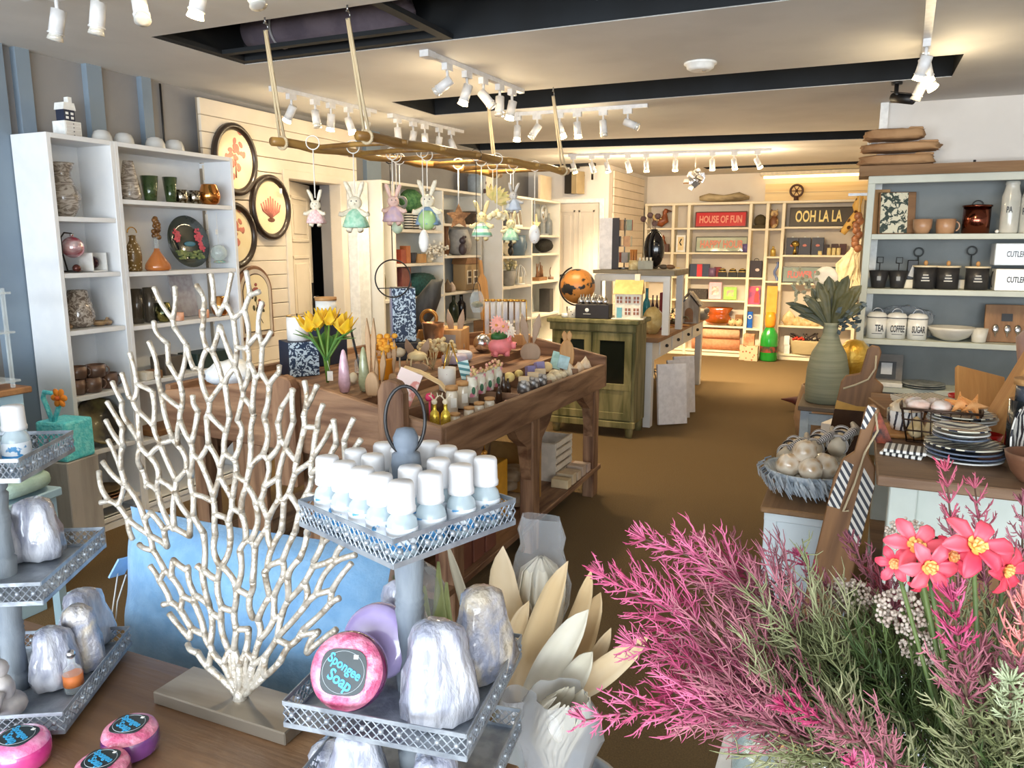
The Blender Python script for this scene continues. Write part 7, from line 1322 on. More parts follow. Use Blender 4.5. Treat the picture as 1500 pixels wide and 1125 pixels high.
S('pod_stool', 'low dark stool carrying the golden foil pod', 'stool', MB().cyl((0, 0, 0), .1, .555, 16), plain((70, 52, 40)), atY(1247, .0, 5.55))
S('red_bird', 'dark red wooden bird on the floor left of the tall sage vase', 'figurine', MB().tube([(-.16, 0, .1), (-.06, 0, .1), (.04, 0, .08), (.12, 0, .08)], [.004, .03, .07, .05], 12), plain((86, 36, 30), .5), atY(1170, 0.0, 7.4)+Vector((0, 0, 0)))
S('tan_jug', 'tan round jug standing on the floor behind the sage vase', 'jug', lat(GLOBE_V, .3, .44), plain((150, 120, 92), .5), atY(1190, .0, 6.3))
# ================================================================== FOREGROUND: display table, coral, tiered stands
FT = M('stained_table_top', (104, 76, 54), .4, c2=(150, 114, 80), kind='noise', scale=5, stretch=(.35, 3, 1), lo=.3, hi=.72, bump=.12, bscale=40, coat=.15)
ZT = .75
t = T('display_table', 'brown stained display table across the front left', 'table', (0, 0, 0)); MB().span((-1.9, .1, ZT-.035), (-.40, .93, ZT)).build('top', FT, t, bevel=.004)
for x in (-1.82, -.48):
    for y in (.18, .85): MB().box((x, y, (ZT-.035)/2), (.07, .07, ZT-.035)).build('leg', MIDWOOD, t, bevel=.003)
MB().span((-1.85, .15, ZT-.13), (-.45, .17, ZT-.035)).span((-1.85, .86, ZT-.13), (-.45, .88, ZT-.035)).build('apron', MIDWOOD, t)
# ---- coral sculpture by branching growth inside a fan outline (outline measured on the photo, stands in its own plane)
YC2 = .865
BRZ = M('antique_nickel', (172, 164, 152), .35, .6, c2=(136, 126, 112), scale=6, stretch=(.4, 2, 1))
t = T('coral_sculpture', 'white and silver branching coral fan sculpture on a metal base', 'sculpture', (-.88, YC2, ZT+.001))
MB().box((0, 0, .011), (.275, .088, .022)).build('base', BRZ, t, bevel=.002)
def c2w(px, py): v = fY(px, py, YC2); return (v.x+.88, v.z-ZT)
OUT = [(318, 1025), (285, 975), (258, 900), (232, 850), (200, 792), (163, 742), (152, 690), (175, 640), (172, 600), (195, 550), (230, 512), (238, 470), (262, 432), (296, 405), (330, 418), (368, 428), (385, 480), (402, 530), (418, 585), (452, 590), (475, 625), (508, 648), (508, 715), (505, 790), (500, 850), (482, 925), (456, 985), (405, 1025)]
OUTW = [c2w(*p) for p in OUT]
def inside(x, z):
    c = False; n = len(OUTW)
    for i in range(n):
        (x1, z1), (x2, z2) = OUTW[i], OUTW[i-1]
        if (z1 > z) != (z2 > z) and x < (x2-x1)*(z-z1)/(z2-z1)+x1: c = not c
    return c
r_ = random.Random(5); from mathutils.geometry import delaunay_2d_cdt
HUB = (350, 1034); SQ = 2.9; CELL = 15.5
def uv(px, py): dx, dy = px-HUB[0], HUB[1]-py; return math.atan2(dx, dy), math.log(max(8, math.hypot(dx, dy)))/SQ
def inv(u, v): q = math.exp(v*SQ); return HUB[0]+q*math.sin(u), HUB[1]-q*math.cos(u)
def insd(px, py): return inside(*c2w(px, py))
seeds = []
for _ in range(30000):
    x, y = r_.uniform(60, 620), r_.uniform(340, 1060); dx, dy = x-HUB[0], HUB[1]-y; q = math.hypot(dx, dy)
    if q < 55 or dy < -20 or (q < 125 and abs(math.atan2(dx, dy)) > .95): continue
    u, v = uv(x, y)
    if all((u-a)**2+(v-b)**2 > (CELL/max(q, c_))**2*1.15 for a, b, c_ in seeds): seeds.append((u, v, q))
tri = delaunay_2d_cdt([Vector((a, b)) for a, b, _ in seeds], [], [], 0, 1e-6)
cc = []; edge = {}
for k_, f in enumerate(tri[2]):
    (ax, ay), (bx_, by), (cx_, cy2) = [tri[0][i] for i in f]; d = 2*(ax*(by-cy2)+bx_*(cy2-ay)+cx_*(ay-by))
    if abs(d) < 1e-9: cc.append(((ax+bx_+cx_)/3, (ay+by+cy2)/3))
    else: cc.append((((ax*ax+ay*ay)*(by-cy2)+(bx_*bx_+by*by)*(cy2-ay)+(cx_*cx_+cy2*cy2)*(ay-by))/d, ((ax*ax+ay*ay)*(cx_-bx_)+(bx_*bx_+by*by)*(ax-cx_)+(cx_*cx_+cy2*cy2)*(bx_-ax))/d))
    for e in ((f[0], f[1]), (f[1], f[2]), (f[2], f[0])): edge.setdefault(tuple(sorted(e)), []).append(k_)
pp = [inv(*c) for c in cc]; hub = c2w(352, 1030); m = MB(); low = {}
def c3(px, py): x, z = c2w(px, py); return Vector((x, .011*noise.noise(Vector((x*14, z*14, 3.1)))+.005*noise.noise(Vector((x*60, z*60, 1))), max(z, .026)))
def limb(a, b, ra=.0047, rb=.0047, tip=False):
    A, B = c3(*a), c3(*b); L_ = (B-A).length; bow = Vector((r_.gauss(0, .05), r_.gauss(0, .06), 0))*L_
    pts = bez(A, B, bow, 5); rs = [ra+(rb-ra)*i/5-.0006*math.sin(PI*i/5)+r_.uniform(-.0002, .0002) for i in range(6)]
    if tip: e = (pts[-1]-pts[-2]).normalized(); pts += [pts[-1]+e*.004, pts[-1]+e*.0056]; rs += [rb*1.05, rb*.45]
    m.tube(pts, rs, 8); m.ell(A, ra*.97, 8)
    if not tip: m.ell(B, rb*.97, 8)
def thick(p): q = math.hypot(p[0]-HUB[0], p[1]-HUB[1]); return .0062-.0018*min(1, q/520)
kept = []; deg = {}
for e, ts in edge.items():
    if len(ts) != 2: continue
    a, b = ts; A, B = pp[a], pp[b]; ia, ib = insd(*A), insd(*B)
    if not ia and not ib: continue
    if ia and ib:
        ua, ub = cc[a], cc[b]; tang = abs(ua[0]-ub[0]); rad_ = abs(ua[1]-ub[1])*SQ
        if tang > rad_*1.1 and r_.random() < .36: continue
        if r_.random() < .06: continue
        kept.append((a, b, False)); deg[a] = deg.get(a, 0)+1; deg[b] = deg.get(b, 0)+1
    else:
        if ib: a, b, A, B = b, a, B, A
        L_ = math.hypot(B[0]-A[0], B[1]-A[1])+1e-6; k_ = min(1, r_.uniform(24, 46)/L_); kept.append((a, (A[0]+(B[0]-A[0])*k_, A[1]+(B[1]-A[1])*k_-6), True)); deg[a] = deg.get(a, 0)+1
adj = {}
for a, b, tip in kept:
    if not tip: adj.setdefault(a, []).append(b); adj.setdefault(b, []).append(a)
def qd(i): return math.hypot(pp[i][0]-HUB[0], pp[i][1]-HUB[1])
roots = [i for i in adj if qd(i) < 120 and abs(cc[i][0]) < .75]; reach = set(roots); stack = list(roots)
while stack:
    for j in adj[stack.pop()]:
        if j not in reach: reach.add(j); stack.append(j)
kept = [k_ for k_ in kept if k_[0] in reach]
for a, b, tip in kept:
    if tip: limb(pp[a], b, thick(pp[a]), thick(b)*.9, True)
    else:
        if deg[b] == 1 and math.hypot(pp[b][0]-HUB[0], pp[b][1]-HUB[1]) > math.hypot(pp[a][0]-HUB[0], pp[a][1]-HUB[1]): limb(pp[a], pp[b], thick(pp[a]), thick(pp[b]), True)
        elif deg[a] == 1 and math.hypot(pp[a][0]-HUB[0], pp[a][1]-HUB[1]) > math.hypot(pp[b][0]-HUB[0], pp[b][1]-HUB[1]): limb(pp[b], pp[a], thick(pp[b]), thick(pp[a]), True)
        else: limb(pp[a], pp[b], thick(pp[a]), thick(pp[b]))
for i in roots:
    if qd(i) < 95: limb((HUB[0]+(pp[i][0]-HUB[0])*.12, 1026), pp[i], .0062, thick(pp[i]))
m.tube([(hub[0], 0, .018), (hub[0], 0, .04)], [.013, .006], 10)
CORM = M('whitewashed_metal', (200, 193, 180), .36, .5, c2=(140, 122, 98), kind='noise', scale=60, lo=.5, hi=.74, bump=.3, bscale=160)
m.build('coral_fan', CORM, t)
# ---- tiered stands
ZINC = M('galvanised_zinc', (138, 146, 156), .42, .55, c2=(170, 178, 186), scale=26, bump=.2, bscale=60)
WASH = M('grey_washed_wood', (100, 110, 122), .7, c2=(148, 156, 162), kind='noise', scale=12, stretch=(1, 1, .25), bump=.25)
def tray(t, w, z, rz, rim=.036, n=10):
    m = MB().box((0, 0, .001), (w, w, .003)); m.build('tray_floor', ZINC, t, (0, 0, z), (0, 0, rz))
    g = MB(); h = w/2
    for k in range(4):
        a = k*PI/2; ca, sa = round(math.cos(a)), round(math.sin(a))
        def W(u, v): return Vector((ca*u-sa*(-h), sa*u+ca*(-h), v))
        sz = lambda lx, lz: (lx, .0018, lz) if ca else (.0018, lx, lz)
        g.box(W(0, rim-.002), sz(w, .006)); g.box(W(0, .0035), sz(w, .007))
        for i in range(n):
            u0, u1 = -h+w*i/n, -h+w*(i+1)/n; um = (u0+u1)/2; za, zb = .006, rim-.004; zm = (za+zb)/2
            for p, q in (((u0, zm), (um, zb)), ((um, zb), (u1, zm)), ((u0, zm), (um, za)), ((um, za), (u1, zm)), ((u0, za), (u1, zb)), ((u0, zb), (u1, za))): g.tube([W(*p), W(*q)], .00095, 4, smooth=False)
            g.ell(W(um, zm), .0042, 6)
    g.build('pierced_gallery', ZINC, t, (0, 0, z), (0, 0, rz))
def tiered(label, loc, tiers, top, ringa):
    t = T('tiered_stand', label, 'stand', loc)
    for w, z, rz in tiers: tray(t, w, z, rz)
    prof = []; zs_ = [z for _, z, _ in tiers]
    for a, b in zip(zs_[:-1], zs_[1:]):
        L_ = b-a; prof += [(.02, a+.003), (.022, a+.03), (.017, a+.034), (.0195, a+.038), (.0175, a+L_*.4), (.0205, a+L_*.5), (.0185, a+L_*.52), (.0205, a+L_*.54), (.0185, a+L_*.56), (.0205, a+L_*.58), (.018, a+L_*.6), (.021, b-.045), (.017, b-.04), (.021, b-.034), (.02, b-.004)]
    b = zs_[-1]; prof += [(.014, b+.003), (.014, b+.02), (.0165, b+.05), (.02, b+.085), (.0185, b+.10), (.012, b+.103), (.016, b+.112), (.017, b+.122), (.012, b+.133), (0, b+.136)]
    MB().lathe(prof, seg=22).build('post', WASH, t)
    zc = b+.133; MB().ring((0, 0, zc+.012), .026, .0024, 'y' if not ringa else 'y', 30, 8, sz=1.75).build('ring_handle', BLACK, t, (0, 0, 0), (0, 0, YAW+.2))
    return t
TS1 = Vector((-.53, .845, ZT+.001)); ZU = 1.128-ZT; ZL = .886-ZT
tiered('grey tiered stand with pierced trays in the front centre', TS1, [(.25, .012, R(8)), (.25, ZL, R(8)), (.205, ZU, R(-20))], 0, 0)
for f in ((-.1, -.1), (.1, -.1), (-.1, .1), (.1, .1)): pass
TS2 = Vector((-1.245, .745, ZT+.001)); tiered('grey tiered stand with pierced trays at the left edge', TS2, [(.27, .012, R(-60)), (.23, .215, R(-60)), (.18, .40, R(-60))], 0, 0)
# dropper bottles with white caps
BG = M('bottle_glass', (206, 224, 232), .08, alpha=.5, coat=.5); CAPW = M('white_cap', (222, 223, 226), .4, c2=(228, 229, 231), scale=4); LBL = M('blue_white_label', (222, 228, 234), .4, c2=(70, 140, 190), kind='noise', scale=90, lo=.56, hi=.6)
def bottle(label, loc, rz, grp):
    t = T('dropper_bottle', label, 'bottle', loc, rz, grp)
    MB().lathe([(.014, 0), (.0150, .002), (.0150, .03), (.0135, .036), (.0095, .041), (.0095, .046), (0, .046)], seg=20).build('glass', BG, t)
    MB().lathe([(.0135, .043), (.0137, .047), (.0128, .049), (.0122, .069), (.011, .0715), (0, .0717)], seg=24).build('cap', CAPW, t); MB().lathe([(.0154, .008), (.0154, .029)], seg=20, closed=False).build('label', LBL, t); MB().lathe([(.0156, .008), (.0156, .014)], seg=20, closed=False).build('label_band', plain((40, 120, 176), .4), t); return t
b0 = None; ct = Vector((TS1.x, TS1.y, TS1.z+ZU+.004)); k = 0
for i in range(5):
    for j in range(4):
        u, v = -.079+.0395*i, -.072+.048*j
        if abs(u) < .03 and abs(v) < .035: continue
        a = R(-20); q = ct+Vector((u*math.cos(a)-v*math.sin(a)+rnd.uniform(-.002, .002), u*math.sin(a)+v*math.cos(a), 0))
        if b0 is None: b0 = bottle('small clear bottle with a white cap on the top tray of the front stand', q, rnd.uniform(0, 6), 'white capped bottles on the front stand'); b0.scale = (1.27,)*3
        else: dup(b0, q, rnd.uniform(0, 6))
        k += 1
for dx, dy, lab in ((.035, -.045, 'small white capped bottle nearest the corner of the left stand'), (-.02, -.05, 'small white capped bottle further left on the left stand'), (.04, .02, 'small white capped bottle at the back right of the left stand')): dup(b0, TS2+Vector((dx, dy, .404)), 1, lab, 'white capped bottles on the left stand', 1.35)
# wrapped soaps
WRAP = M('cellophane_wrapped_soap', (150, 154, 172), .2, c2=(206, 208, 216), kind='noise', scale=22, stretch=(1, 1, .3), bump=1, bscale=46, coat=1, dist=1)
WRAP2 = M('cellophane_wrapped_tan', (146, 152, 172), .2, c2=(196, 184, 164), kind='noise', scale=16, bump=1, bscale=46, coat=1, dist=1)
def lump(label, loc, w, d, h, rz, seed, mat=WRAP):
    m = MB(); 
    prof = [(.0, 0), (.36, .0), (.46, .05), (.5, .22), (.44, .5), (.36, .7), (.35, .8), (.3, .93), (.16, 1.0), (0, 1.0)]
    m.lathe([(r*w, z*h) for r, z in prof], seg=26, sy_=d/w, fn=lambda a, z: 1+.09*math.sin(3*a+seed)+.06*math.sin(7*a+40*z+seed)+.05*math.sin(11*a-70*z))
    return S('wrapped_soap', label, 'soap', m, mat, loc, rz)
zl = TS1.z+ZL+.0035
def TL(u, v, z=zl): a = R(8); return Vector((TS1.x+u*math.cos(a)-v*math.sin(a), TS1.y+u*math.sin(a)+v*math.cos(a), z))
lump('cellophane wrapped pale soap at the front right of the middle tray', TL(.06, -.055), .105, .085, .135, .3, 1)
lump('cellophane wrapped blue grey soap at the back right of the middle tray', TL(.085, .055), .095, .08, .135, .8, 2, WRAP2)
lump('cellophane wrapped pale soap behind the post of the front stand', TL(-.045, .078), .085, .07, .12, .1, 3)
zb = TS1.z+.0155
lump('cellophane wrapped soap on the lowest tray, left of the post', TL(-.055, -.06, zb), .085, .08, .09, .5, 4); lump('cellophane wrapped soap on the lowest tray, right of the post', TL(.06, -.07, zb), .085, .08, .085, 1.5, 5); S('wrapped_soap', 'small wrapped soap lying on the table before the front stand', 'soap', MB().ell((0, 0, .024), (.035, .03, .024), 18, jit=.15, js=4), WRAP, fZ(487, 1128, ZT+.001))
z2 = TS2.z+.0155
def T2(u, v, z): a = R(-60); return Vector((TS2.x+u*math.cos(a)-v*math.sin(a), TS2.y+u*math.sin(a)+v*math.cos(a), z))
lump('large wrapped pale soap on the lowest tray of the left stand', fZ(82, 1000, z2+.001), .085, .08, .10, .2, 6); lump('large wrapped soap leaning at the back of the lowest tray of the left stand', fZ(128, 945, z2+.001), .095, .085, .11, .9, 7)
lump('wrapped soap half hidden behind the post of the left stand', T2(-.05, .085, z2), .075, .06, .12, .4, 8, WRAP2)
z3 = TS2.z+.215+.0035
lump('tall wrapped pale soap on the middle tray of the left stand', fZ(58, 815, z3), .092, .085, .105, .3, 9); lump('wrapped soap at the left end of the middle tray of the left stand', fZ(2, 825, z3), .08, .08, .09, .8, 10)
t = T('small_glass_bottle', 'tiny clear bottle with an orange label on the left stand', 'bottle', T2(.02, .1, z2)); lat(BOTTLE, .03, .06).build('glass', GLASS, t); MB().cyl((0, 0, .012), .0155, .02, 14).build('label', plain((214, 120, 60)), t); MB().ell((0, 0, .066), .008, 8).build('stopper', SILVER, t)
S('stone_figure', 'pale carved stone seated figurine on the lowest tray of the left stand', 'figurine', MB().ell((0, 0, .018), (.04, .034, .02), 16).ell((0, 0, .046), (.024, .02, .026), 14).ell((0, 0, .08), .016, 12).tube([(-.02, -.012, .05), (-.03, -.03, .03), (.0, -.034, .026), (.03, -.03, .03), (.02, -.012, .05)], .008, 8), M('pale_stone', (196, 190, 186), .6, c2=(160, 156, 160), scale=24), fZ(5, 1048, z2+.0005))
# round sponge soaps
def spsoap(label, loc, r, h, side, top, rot, text_on=True):
    t = T('sponge_soap', label, 'soap', loc, 0, None, rot)
    prof = [(0, 0), (r*.8, 0), (r*.95, h*.12), (r, h*.4), (r*.98, h*.65), (r*.86, h*.9), (r*.7, h*.99), (0, h)]
    MB().lathe(prof, seg=40).build('soap', side, t); MB().lathe([(r*.955, h*.74), (r*.88, h*.895), (r*.72, h*.995), (0, h+.0006)], seg=40, closed=False, fn=lambda a, z: 1.003).build('swirled_top', top, t)
    if text_on:
        hx = [(r*.6*math.copysign(abs(math.cos(a))**.6, math.cos(a)), r*.56*math.copysign(abs(math.sin(a))**.6, math.sin(a))) for a in [2*PI*i/32 for i in range(32)]]
        lb = MB().prism(hx, .0012, (0, 0, h+.0012), 'z').build('label', plain((38, 50, 54), .35), t)
        MB().ring((0, 0, h+.0019), r*.55, .0004, 'z', 40, 4, sz=.93).build('label_line', plain((170, 180, 186)), lb)
        LB = plain((60, 170, 224), .4)
        text('Spongee', r*.34, LB, t, (r*.03, r*.13, h+.0022), (0, 0, R(-28)), ext=.0003, offset=.0004, wide=.85); text('Soap', r*.4, LB, t, (-r*.06, -r*.2, h+.0022), (0, 0, R(-28)), ext=.0003, offset=.0005, wide=.9); MB().box((r*.3, r*.38, h+.0022), (r*.12, r*.1, .0006)).build('label_emblem', WHITE, lb)
    return t
PURP = M('purple_soap', (92, 50, 110), .18, c2=(130, 70, 140), kind='noise', scale=18, coat=1); PINKT = M('pink_sponge', (206, 90, 130), .3, c2=(236, 150, 176), kind='noise', scale=60, bump=.5, bscale=120, coat=.6); MAG = M('magenta_soap', (206, 40, 130), .15, c2=(226, 80, 150), scale=18, coat=1); LAV = M('lavender_soap', (150, 134, 186), .22, c2=(172, 158, 202), scale=12, coat=1); PLUM = M('plum_soap', (120, 34, 76), .15, c2=(96, 30, 90), scale=9, coat=1)
p = fZ(193, 1100, ZT+.001); spsoap('purple sponge soap with a round label on the table beside the coral', p, .041, .044, PURP, PINKT, (0, 0, R(20)))
p = fZ(30, 1118, ZT+.001); spsoap('magenta sponge soap at the bottom left corner of the table', p, .043, .044, MAG, M('pink_soap_top', (236, 120, 176), .25, c2=(244, 160, 200), scale=60, bump=.4, coat=.8), (0, 0, R(14)))
p = fZ(152, 1150, ZT+.001); spsoap('dark pink sponge soap cut by the bottom frame edge', p, .038, .04, PLUM, PINKT, (0, 0, R(20)))
spsoap('pink and plum sponge soap leaning with its label forward on the front stand', TL(-.058, -.056)+Vector((0, 0, .049)), .051, .044, PLUM, PINKT, (R(64), R(0), R(16)))
spsoap('plain lavender sponge soap behind the pink soap on the front stand', TL(-.05, .022)+Vector((0, 0, .054)), .053, .042, LAV, LAV, (R(70), 0, R(10)), False)
# blue cushion with a tag behind the table
BLU = M('sky_blue_cloth', (122, 170, 214), .85, c2=(136, 182, 222), scale=30, bump=.2, bscale=160, sheen=.3)
t = T('blue_cushion', 'sky blue cushion with a swing tag standing behind the coral', 'cushion', (-1.09, 1.09, .582), 0, None, (R(-10), 0, R(3)))
def pil(w, h, d, n=24):
    vs_ = []; fs = []
    for sg in (-1, 1):
        for i in range(n+1):
            for j in range(n+1):
                u, v = -1+2*i/n, -1+2*j/n; k = max(0, (1-u**4)*(1-v**4))**.5; pin = 1-.06*(1-abs(u))*v*v
                vs_.append((u*w*(1-.05*(1-v*v)), sg*d*k+.006*noise.noise(Vector((u*3, v*3, sg))), h+v*h*(1-.05*(1-u*u))))
    N_ = (n+1)**2
    for s_ in range(2):
        for i in range(n):
            for j in range(n): a = s_*N_+i*(n+1)+j; fs.append((a, a+1, a+n+2, a+n+1))
    return MB().add(vs_, fs, True)
pil(.33, .18, .07).build('cushion', BLU, t)
MB().box((-.315, -.03, .235), (.004, .04, .05), rot=(0, R(30), 0)).build('price_tag', plain((150, 190, 226)), t); MB().tube([(-.32, -.03, .25), (-.33, -.035, .12), (-.325, -.03, .04)], .0015, 5).tube([(-.3, -.03, .22), (-.315, -.035, .16), (-.322, -.03, .12)], .0015, 5).build('string', STRINGW, t)
t = T('low_bench', 'pale wooden low bench hidden behind the display table', 'bench', (-1.07, 1.13, 0)); MB().box((0, 0, .56), (.76, .22, .035)).build('seat', OAK, t)
for x in (-.34, .34):
    for y in (-.08, .08): MB().box((x, y, .27), (.04, .04, .54)).build('leg', OAK, t)
# ---- dried leaf bouquets in a bucket right of the front stand
CRL = M('cream_dried_leaf', (214, 186, 142), .55, c2=(232, 214, 184), kind='noise', scale=5, stretch=(1, 1, .4)); CRL2 = M('ivory_petal', (226, 218, 196), .5, c2=(236, 230, 214), kind='noise', scale=6)
BQ = Vector((-.50, 1.36, 0)); t = T('bucket', 'grey bucket holding the dried leaf bouquets beside the display table', 'bucket', BQ); MB().lathe([(.1, 0), (.11, .01), (.14, .36), (.145, .37), (.135, .37), (.1, .02), (0, .015)], seg=30).build('body', ZINC, t)
t = T('dried_bouquet', 'large spray of cream dried leaves curling beside the front stand', 'dried flowers', BQ+Vector((0, 0, .02)))
def wp(px, py, y): v = fY(px, py, y); return v-t.location
LEAFS = [((712, 985), (690, 900), (655, 795), 13, 1.5, .3), ((770, 960), (735, 900), (737, 800), 32, 1.46, .25), ((770, 1030), (790, 930), (832, 822), 26, 1.38, .5), ((800, 960), (815, 900), (826, 835), 18, 1.48, .4), ((800, 1000), (850, 920), (866, 835), 17, 1.42, .5), ((830, 1020), (865, 920), (880, 868), 20, 1.45, .3), ((780, 1030), (825, 950), (862, 893), 26, 1.33, .6), ((840, 1010), (872, 970), (895, 920), 14, 1.38, .5), ((850, 1010), (895, 975), (950, 932), 20, 1.32, .5), ((820, 1030), (850, 985), (868, 955), 20, 1.3, .4), ((745, 1010), (748, 940), (775, 880), 20, 1.40, .6)]
for i, (a, b, c, w, y, fo) in enumerate(LEAFS):
    A, B, C_ = wp(*a, y), wp(*b, y+.02), wp(*c, y-.02); s = .00125; pts = []; st0 = Vector((0, 0, .3))
    for k in range(13):
        f = k/12; pts.append(A*(1-f)**2+B*2*f*(1-f)+C_*f*f)
    ws = [w*s*(.35+.65*math.sin(PI*min(1, .18+f*.82))**.8)*(1 if f < .9 else (1-f)*9+.05) for f in [k/12 for k in range(13)]]; ws[-1] = .0008
    MB().leaf(pts, ws, (.2*math.sin(i*2), -1, .15), fo*1.3, .0016).build('leaf', CRL if i % 3 else CRL2, t)
    MB().tube([pts[0], (pts[0].x*.3, pts[0].y*.3, .38), (.02*math.cos(i), .02*math.sin(i), .02)], .004, 6).build('stem', plain((120, 104, 70)), t)
t = T('wrapped_bouquet', 'ivory protea head wrapped in a tall clear plastic bag', 'dried flowers', (-.58, 1.52, .02)); z0 = .56
q = fY(792, 880, 1.52)-t.location
m = MB()
for i in range(14):
    a = i*2.4; r0 = .012+.018*(i/14); d = Vector((math.cos(a), math.sin(a), 0)); m.leaf([q+d*r0*.6+Vector((0, 0, -.05)), q+d*(r0+.02)+Vector((0, 0, .02)), q+d*(r0+.012)+Vector((0, 0, .075)), q+d*r0*.4+Vector((0, 0, .105))], [.008, .017, .013, .001], d, .4)
m.build('petals', CRL2, t); MB().tube([q+Vector((0, 0, -.05)), (.03, 0, 0)], .006, 8).build('stem', plain((120, 110, 76)), t)
MB().lathe([(.045, -.06), (.058, 0), (.062, .05), (.055, .1), (.047, .13), (.054, .16), (.045, .2)], (q.x+.0, q.y, q.z), 24, fn=lambda a, z: 1+.1*math.sin(4*a+20*z)+.05*math.sin(9*a-30*z), closed=False, sx=1.05, sy_=.5).build('plastic_bag', PLASTIC, t)
t = T('wrapped_bouquet', 'white protea in crumpled frosted plastic at the bottom centre', 'dried flowers', (-.40, 1.2, .02)); q = fY(812, 1075, 1.2)-t.location
FROST = M('frosted_plastic', (222, 226, 232), .22, alpha=.3, coat=.8)
m = MB()
for i in range(16):
    a = i*2.4; d = Vector((math.cos(a), math.sin(a), 0)); m.leaf([q+d*.01+Vector((0, 0, -.07)), q+d*.036+Vector((0, 0, .0)), q+d*.042+Vector((.02, 0, .05)), q+d*.03+Vector((.035, 0, .085))], [.008, .018, .015, .001], d, .4)
m.build('petals', CRL2, t); MB().tube([q+Vector((0, 0, -.06)), (0, 0, 0)], .007, 8).build('stem', plain((96, 110, 70)), t)
MB().lathe([(.03, -.16), (.06, -.06), (.072, 0), (.066, .05), (.05, .085)], (q.x+.01, q.y, q.z), 26, fn=lambda a, z: 1+.12*math.sin(4*a+25*z)+.06*math.sin(9*a-40*z), closed=False).build('plastic_wrap', FROST, t)
MB().lathe([(.02, -.12), (.045, -.05), (.05, 0), (.03, .05)], (q.x-.075, q.y, q.z+.01), 22, fn=lambda a, z: 1+.15*math.sin(3*a+25*z), closed=False).build('plastic_tail', FROST, t)
m = MB()
for px, py in ((700, 1045), (725, 1050), (745, 1065), (690, 1085)): e = fY(px, py, 1.2)-t.location; m.leaf([(e.x*.4, e.y*.4, e.z*.3), e*.75, e], [.01, .03, .004], (0, -1, 0))
m.build('green_leaves', M('deep_olive_leaf', (62, 74, 46), .5, c2=(88, 98, 62), scale=10), t)
t = T('wrapped_greenery', 'olive leaves wrapped in clear plastic behind the front stand', 'artificial leaves', (-.70, 1.34, .02)); m = MB()
for px, py in ((530, 850), (555, 820), (600, 835), (640, 830), (652, 860), (540, 890), (620, 865), (575, 850)): e = fY(px, py, 1.34)-t.location; m.leaf([(0, 0, e.z*.55), e*.9+Vector((0, 0, -.03)), e+Vector((.004, 0, .012))], [.006, .018, .003], (0, -1, 0))
m.build('leaves', M('olive_leaf', (112, 120, 66), .5, c2=(146, 150, 96), scale=10), t); MB().tube([(0, 0, 0), (0, 0, .45)], .008, 8).build('stem', plain((92, 100, 60)), t)
q = fY(590, 865, 1.34)-t.location; MB().lathe([(.05, -.12), (.085, -.04), (.095, .02), (.08, .06), (.06, .07)], q, 26, fn=lambda a, z: 1+.1*math.sin(4*a+30*z)+.06*math.sin(7*a-40*z), closed=False, sy_=.5).build('plastic_wrap', PLASTIC, t)
# ================================================================== FOREGROUND RIGHT: flower arrangement
def AD(px, py, d): return Vector((0, 0, H))+ray(px, py)*d
t = T('flower_table', 'small white table under the flower arrangement at the bottom right', 'table', (0, 0, 0)); MB().span((-.15, .62, .66), (.9, 1.36, .69)).build('top', WHITE, t, bevel=.004)
for x, y in ((-.1, .67), (.85, .67), (-.1, 1.31), (.85, 1.31)): MB().box((x, y, .33), (.05, .05, .66)).build('leg', WHITE, t)
VB = Vector((.17, .80, .692))
t = T('flower_vase', 'white ribbed vase holding the pink flower arrangement', 'vase', VB); lat([(.7, 0), (.75, .02), (1, .3), (.95, .6), (.6, .85), (.62, 1), (.52, 1), (.5, .85), (.85, .5), (0, .1)], .15, .2, 30).build('body', CERAMIC, t)
MOUTH = VB+Vector((0, 0, .17))
PKF = M('pink_fern', (172, 52, 96), .6, c2=(206, 106, 142), kind='noise', scale=14); DPK = M('dusky_pink_fern', (142, 78, 92), .65, c2=(178, 114, 124), kind='noise', scale=14); GRF = M('grey_green_fern', (112, 118, 76), .65, c2=(150, 150, 112), kind='noise', scale=14); DGF = M('deep_green_fern', (56, 76, 34), .6, c2=(92, 110, 56), kind='noise', scale=14)
